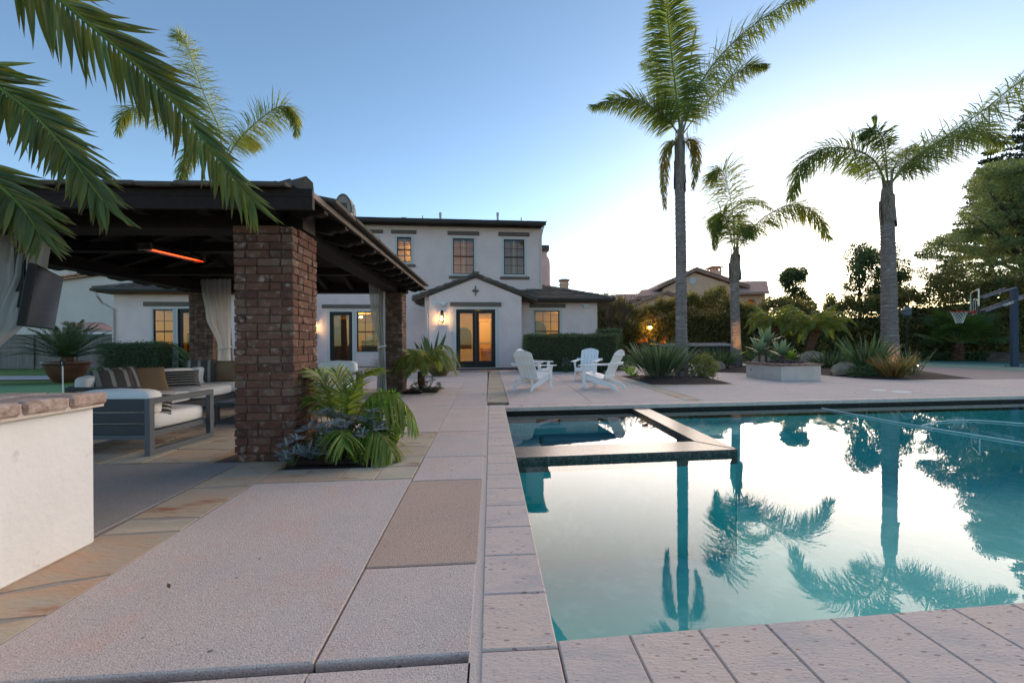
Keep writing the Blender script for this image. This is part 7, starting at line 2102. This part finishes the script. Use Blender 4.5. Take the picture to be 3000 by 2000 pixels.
# fan palm at the far hedge
fb = A(2808, 1046, 22.0); fb.z = .03
t = thing('fan_palm', 'broad fan palm with a shaggy trunk under the basketball rim', 'palm', tuple(fb))
mb = MB(); ft = fb + zz * .95; mb.tube(catmull([fb, fb.lerp(ft, .5), ft], 12), [.20 * (1.1 if k % 2 else .95) for k in range(13)], 10)
for k in range(130):
    th = random.random() * 6.3; o = Vector((math.cos(th), math.sin(th), .7)); blade(mb, fb + zz * random.random() * .95 + Vector((o.x, o.y, 0)) * .18, o, .2, .05, -.1, 2, prof=(1, .7, .2))
mb.build('trunk', M_PYG, t)
for k in range(22):
    th = k * 2.39996; e_ = 1.25 * (1 - k / 22) ** 1.0 - .05; o = Vector((math.cos(th), math.sin(th), 0)); v_ = (o * math.cos(e_) + zz * math.sin(e_)).normalized()
    p0_ = ft; pl = random.uniform(.9, 1.35); pc_ = p0_ + v_ * pl
    b = MB(); b.cur = 1; b.tube([p0_, p0_ + v_ * pl * .5 + zz * .04, pc_], .018, 5); b.cur = 0
    s_ = v_.cross(zz); s_ = s_.normalized() if s_.length > .1 else Vector((1, 0, 0)); nvv = s_.cross(v_)
    s_ = (s_ + nvv * random.uniform(-.4, .4)).normalized()
    for j in range(34):
        g = -2.3 + 4.6 * j / 33
        d = v_ * math.cos(g) + s_ * math.sin(g)
        blade(b, pc_, d, random.uniform(.85, 1.0) * (1.05 - .09 * abs(g)), .075, .30, 3, side=s_ * math.cos(g) - v_ * math.sin(g), prof=(.5, 1, .7, .05))
    b.build('fan_leaf', [L_FAN, L_PYG], t)

# ================================================================== TREES BEYOND
bb = A(1798, 1040, 24.0); bb.z = .02
t = thing('bare_tree', 'thin leafless tree standing between the house corner and the tall hedge', 'tree', tuple(bb))
b = MB()
def twig(p_, d, L_, r_, lv):
    q = p_ + d * L_ * .5 + Vector((random.uniform(-.06, .06), random.uniform(-.06, .06), 0)) * L_; e_ = p_ + d * L_
    b.tube([p_, q, e_], [r_, r_ * .8, r_ * .6], 5, caps=False)
    if lv == 0: return
    for k in range(3):
        nd = (d + Vector((random.uniform(-.6, .6), random.uniform(-.6, .6), random.uniform(-.05, .35)))).normalized(); twig(p_.lerp(e_, .6 + .2 * k), nd, L_ * random.uniform(.55, .8), r_ * .6, lv - 1)
for k in range(4): twig(bb, Vector((random.uniform(-.25, .35), 0, 1)).normalized(), 1.7, .035, 4)
b.build('trunk', M_BARK, t)
def tree(name, label, base, top, clumps, m, per, L, W, limbs=8, r=.12, group='trees beyond the hedge', out=.4):
    t = thing(name, label, 'tree', tuple(base), group)
    b = MB(); base = Vector(base); top = Vector(top)
    b.tube(catmull([base, base.lerp(top, .5) + Vector((random.uniform(-.2, .2), 0, 0)), top], 12), [r * (1 - .85 * k / 12) for k in range(13)], 8)
    for k in range(limbs):
        c, _ = clumps[int(k * len(clumps) / limbs)]; c = Vector(c); f = min(.9, max(.25, (c.z - base.z) / max(.1, top.z - base.z) * .75)); s_ = base.lerp(top, f)
        b.tube([s_, s_.lerp(c, .5) + zz * .15, c], [r * .4, r * .25, r * .06], 6)
    b.build('trunk', M_BARK, t)
    tree_crown('crown', t, m, clumps, per, L, W, out)
    return t
def clump_px(n, Y, dY, xf, y0, y1, r):
    out = []
    for _ in range(n):
        y = random.uniform(y0, y1); xl, xr = xf(y); x = random.uniform(xl, xr)
        c = A(x, y, Y + random.uniform(-dY, dY)); out.append((tuple(c), tuple(v * random.uniform(.7, 1.25) for v in r)))
    return out
def shape(tab): 
    ys_ = [v[0] for v in tab]
    return lambda y: (interp(y, ys_, [v[1] for v in tab]), interp(y, ys_, [v[2] for v in tab]))
Yq = 33.0
tree('slender_tree', 'thin sparse tree above the hedge right of the tan house', (A(2330, 900, Yq).x, Yq, 0), A(2328, 790, Yq),
     clump_px(24, Yq, .6, shape([(785, 2310, 2345), (830, 2290, 2365), (870, 2285, 2385), (910, 2285, 2380)]), 785, 905, (.42, .42, .36)), L_TREE, 620, .19, .11, 12, .10)
Yq = 30.0
tree('leafy_tree', 'dark leafy tree behind the thick palm trunk', (A(2530, 900, Yq).x, Yq, 0), A(2520, 740, Yq),
     clump_px(46, Yq, 1.0, shape([(725, 2500, 2530), (760, 2480, 2560), (800, 2475, 2620), (850, 2475, 2640), (900, 2480, 2640)]), 728, 900, (.55, .55, .5)), L_TREE, 360, .15, .085, 14, .14)
tree('leafy_tree', 'sparser leafy tree rising on the far side of the thick palm trunk', (A(2640, 900, Yq + 1).x, Yq + 1, 0), A(2600, 700, Yq + 1),
     clump_px(26, Yq + 1, .8, shape([(715, 2570, 2610), (760, 2560, 2650), (820, 2600, 2670), (880, 2600, 2665)]), 718, 880, (.48, .48, .42)), L_TREE, 360, .16, .09, 10, .12)
tree('small_tree', 'small bushy tree against the glow of the sunset', (A(2425, 900, 31).x, 31, 0), A(2425, 862, 31),
     clump_px(9, 31, .4, shape([(858, 2418, 2435), (900, 2408, 2455)]), 860, 905, (.4, .4, .36)), L_TREE, 380, .12, .07, 5, .08)
Yq = 27.0
big = shape([(470, 2910, 2990), (505, 2885, 3060), (545, 2838, 3150), (605, 2828, 3200), (660, 2808, 3230), (702, 2755, 3250), (735, 2715, 3260), (790, 2700, 3270), (880, 2760, 3280)])
cl = clump_px(330, Yq, 2.6, big, 478, 880, (.72, .70, .30))
tree('feathery_tree', 'large feathery green tree spreading over the basketball hoop', (A(3010, 900, Yq).x, Yq, 0), A(2990, 500, Yq), cl, L_FEATH, 250, .18, .06, 40, .30, out=.25)
tree('feathery_tree', 'thin branching tree reaching out from below the large feathery one', (A(2790, 900, 26).x, 26, 0), A(2740, 760, 26),
     clump_px(20, 26, .8, shape([(735, 2690, 2800), (790, 2690, 2800), (850, 2720, 2830)]), 738, 850, (.55, .5, .22)), L_FEATH, 330, .13, .05, 14, .10, out=.25)
def norfolk(label, px, ytop, Y, n, lf, m):
    tp = A(px, ytop, Y); base = Vector((tp.x, Y, 0)); t = thing('norfolk_pine', label, 'tree', tuple(base), 'pines behind the feathery tree')
    b = MB(); b.tube([base, tp], [.3, .04], 8); b.build('trunk', M_BARK, t); Ps, Ns = [], []; q = MB()
    for k in range(n):
        z = tp.z - .5 - k * .85; L_ = .5 + lf * k
        for j in range(7):
            th = j * 2 * PI / 7 + k * .5; o = Vector((math.cos(th), math.sin(th), .12)); e_ = Vector((tp.x, Y, z)) + o * L_
            q.tube([(tp.x, Y, z), e_], [.05, .015], 4)
            for i in range(int(70 * L_)):
                f = random.random() ** .7; c = Vector((tp.x, Y, z)).lerp(e_, f); s_ = Vector((-o.y, o.x, 0)) * random.uniform(-.35, .35) * (1.1 - f * .5)
                Ps.append(tuple(c + s_ + zz * random.uniform(-.02, .10))); Ns.append(tuple(o * .6 + s_ + zz * .3))
    q.build('branch', M_BARK, t, kind='stuff'); V, F = leaf_arrays(np.array(Ps), np.array(Ns), .34, .12, .9); np_obj('needles', V, F, m, t)
norfolk('tiered norfolk pine tip above the large feathery tree', 2902, 436, 42, 14, .26, L_CONE)
norfolk('dark tall conifer whose branches enter at the edge of the sky', 3045, 240, 38, 18, .26, L_CONE)
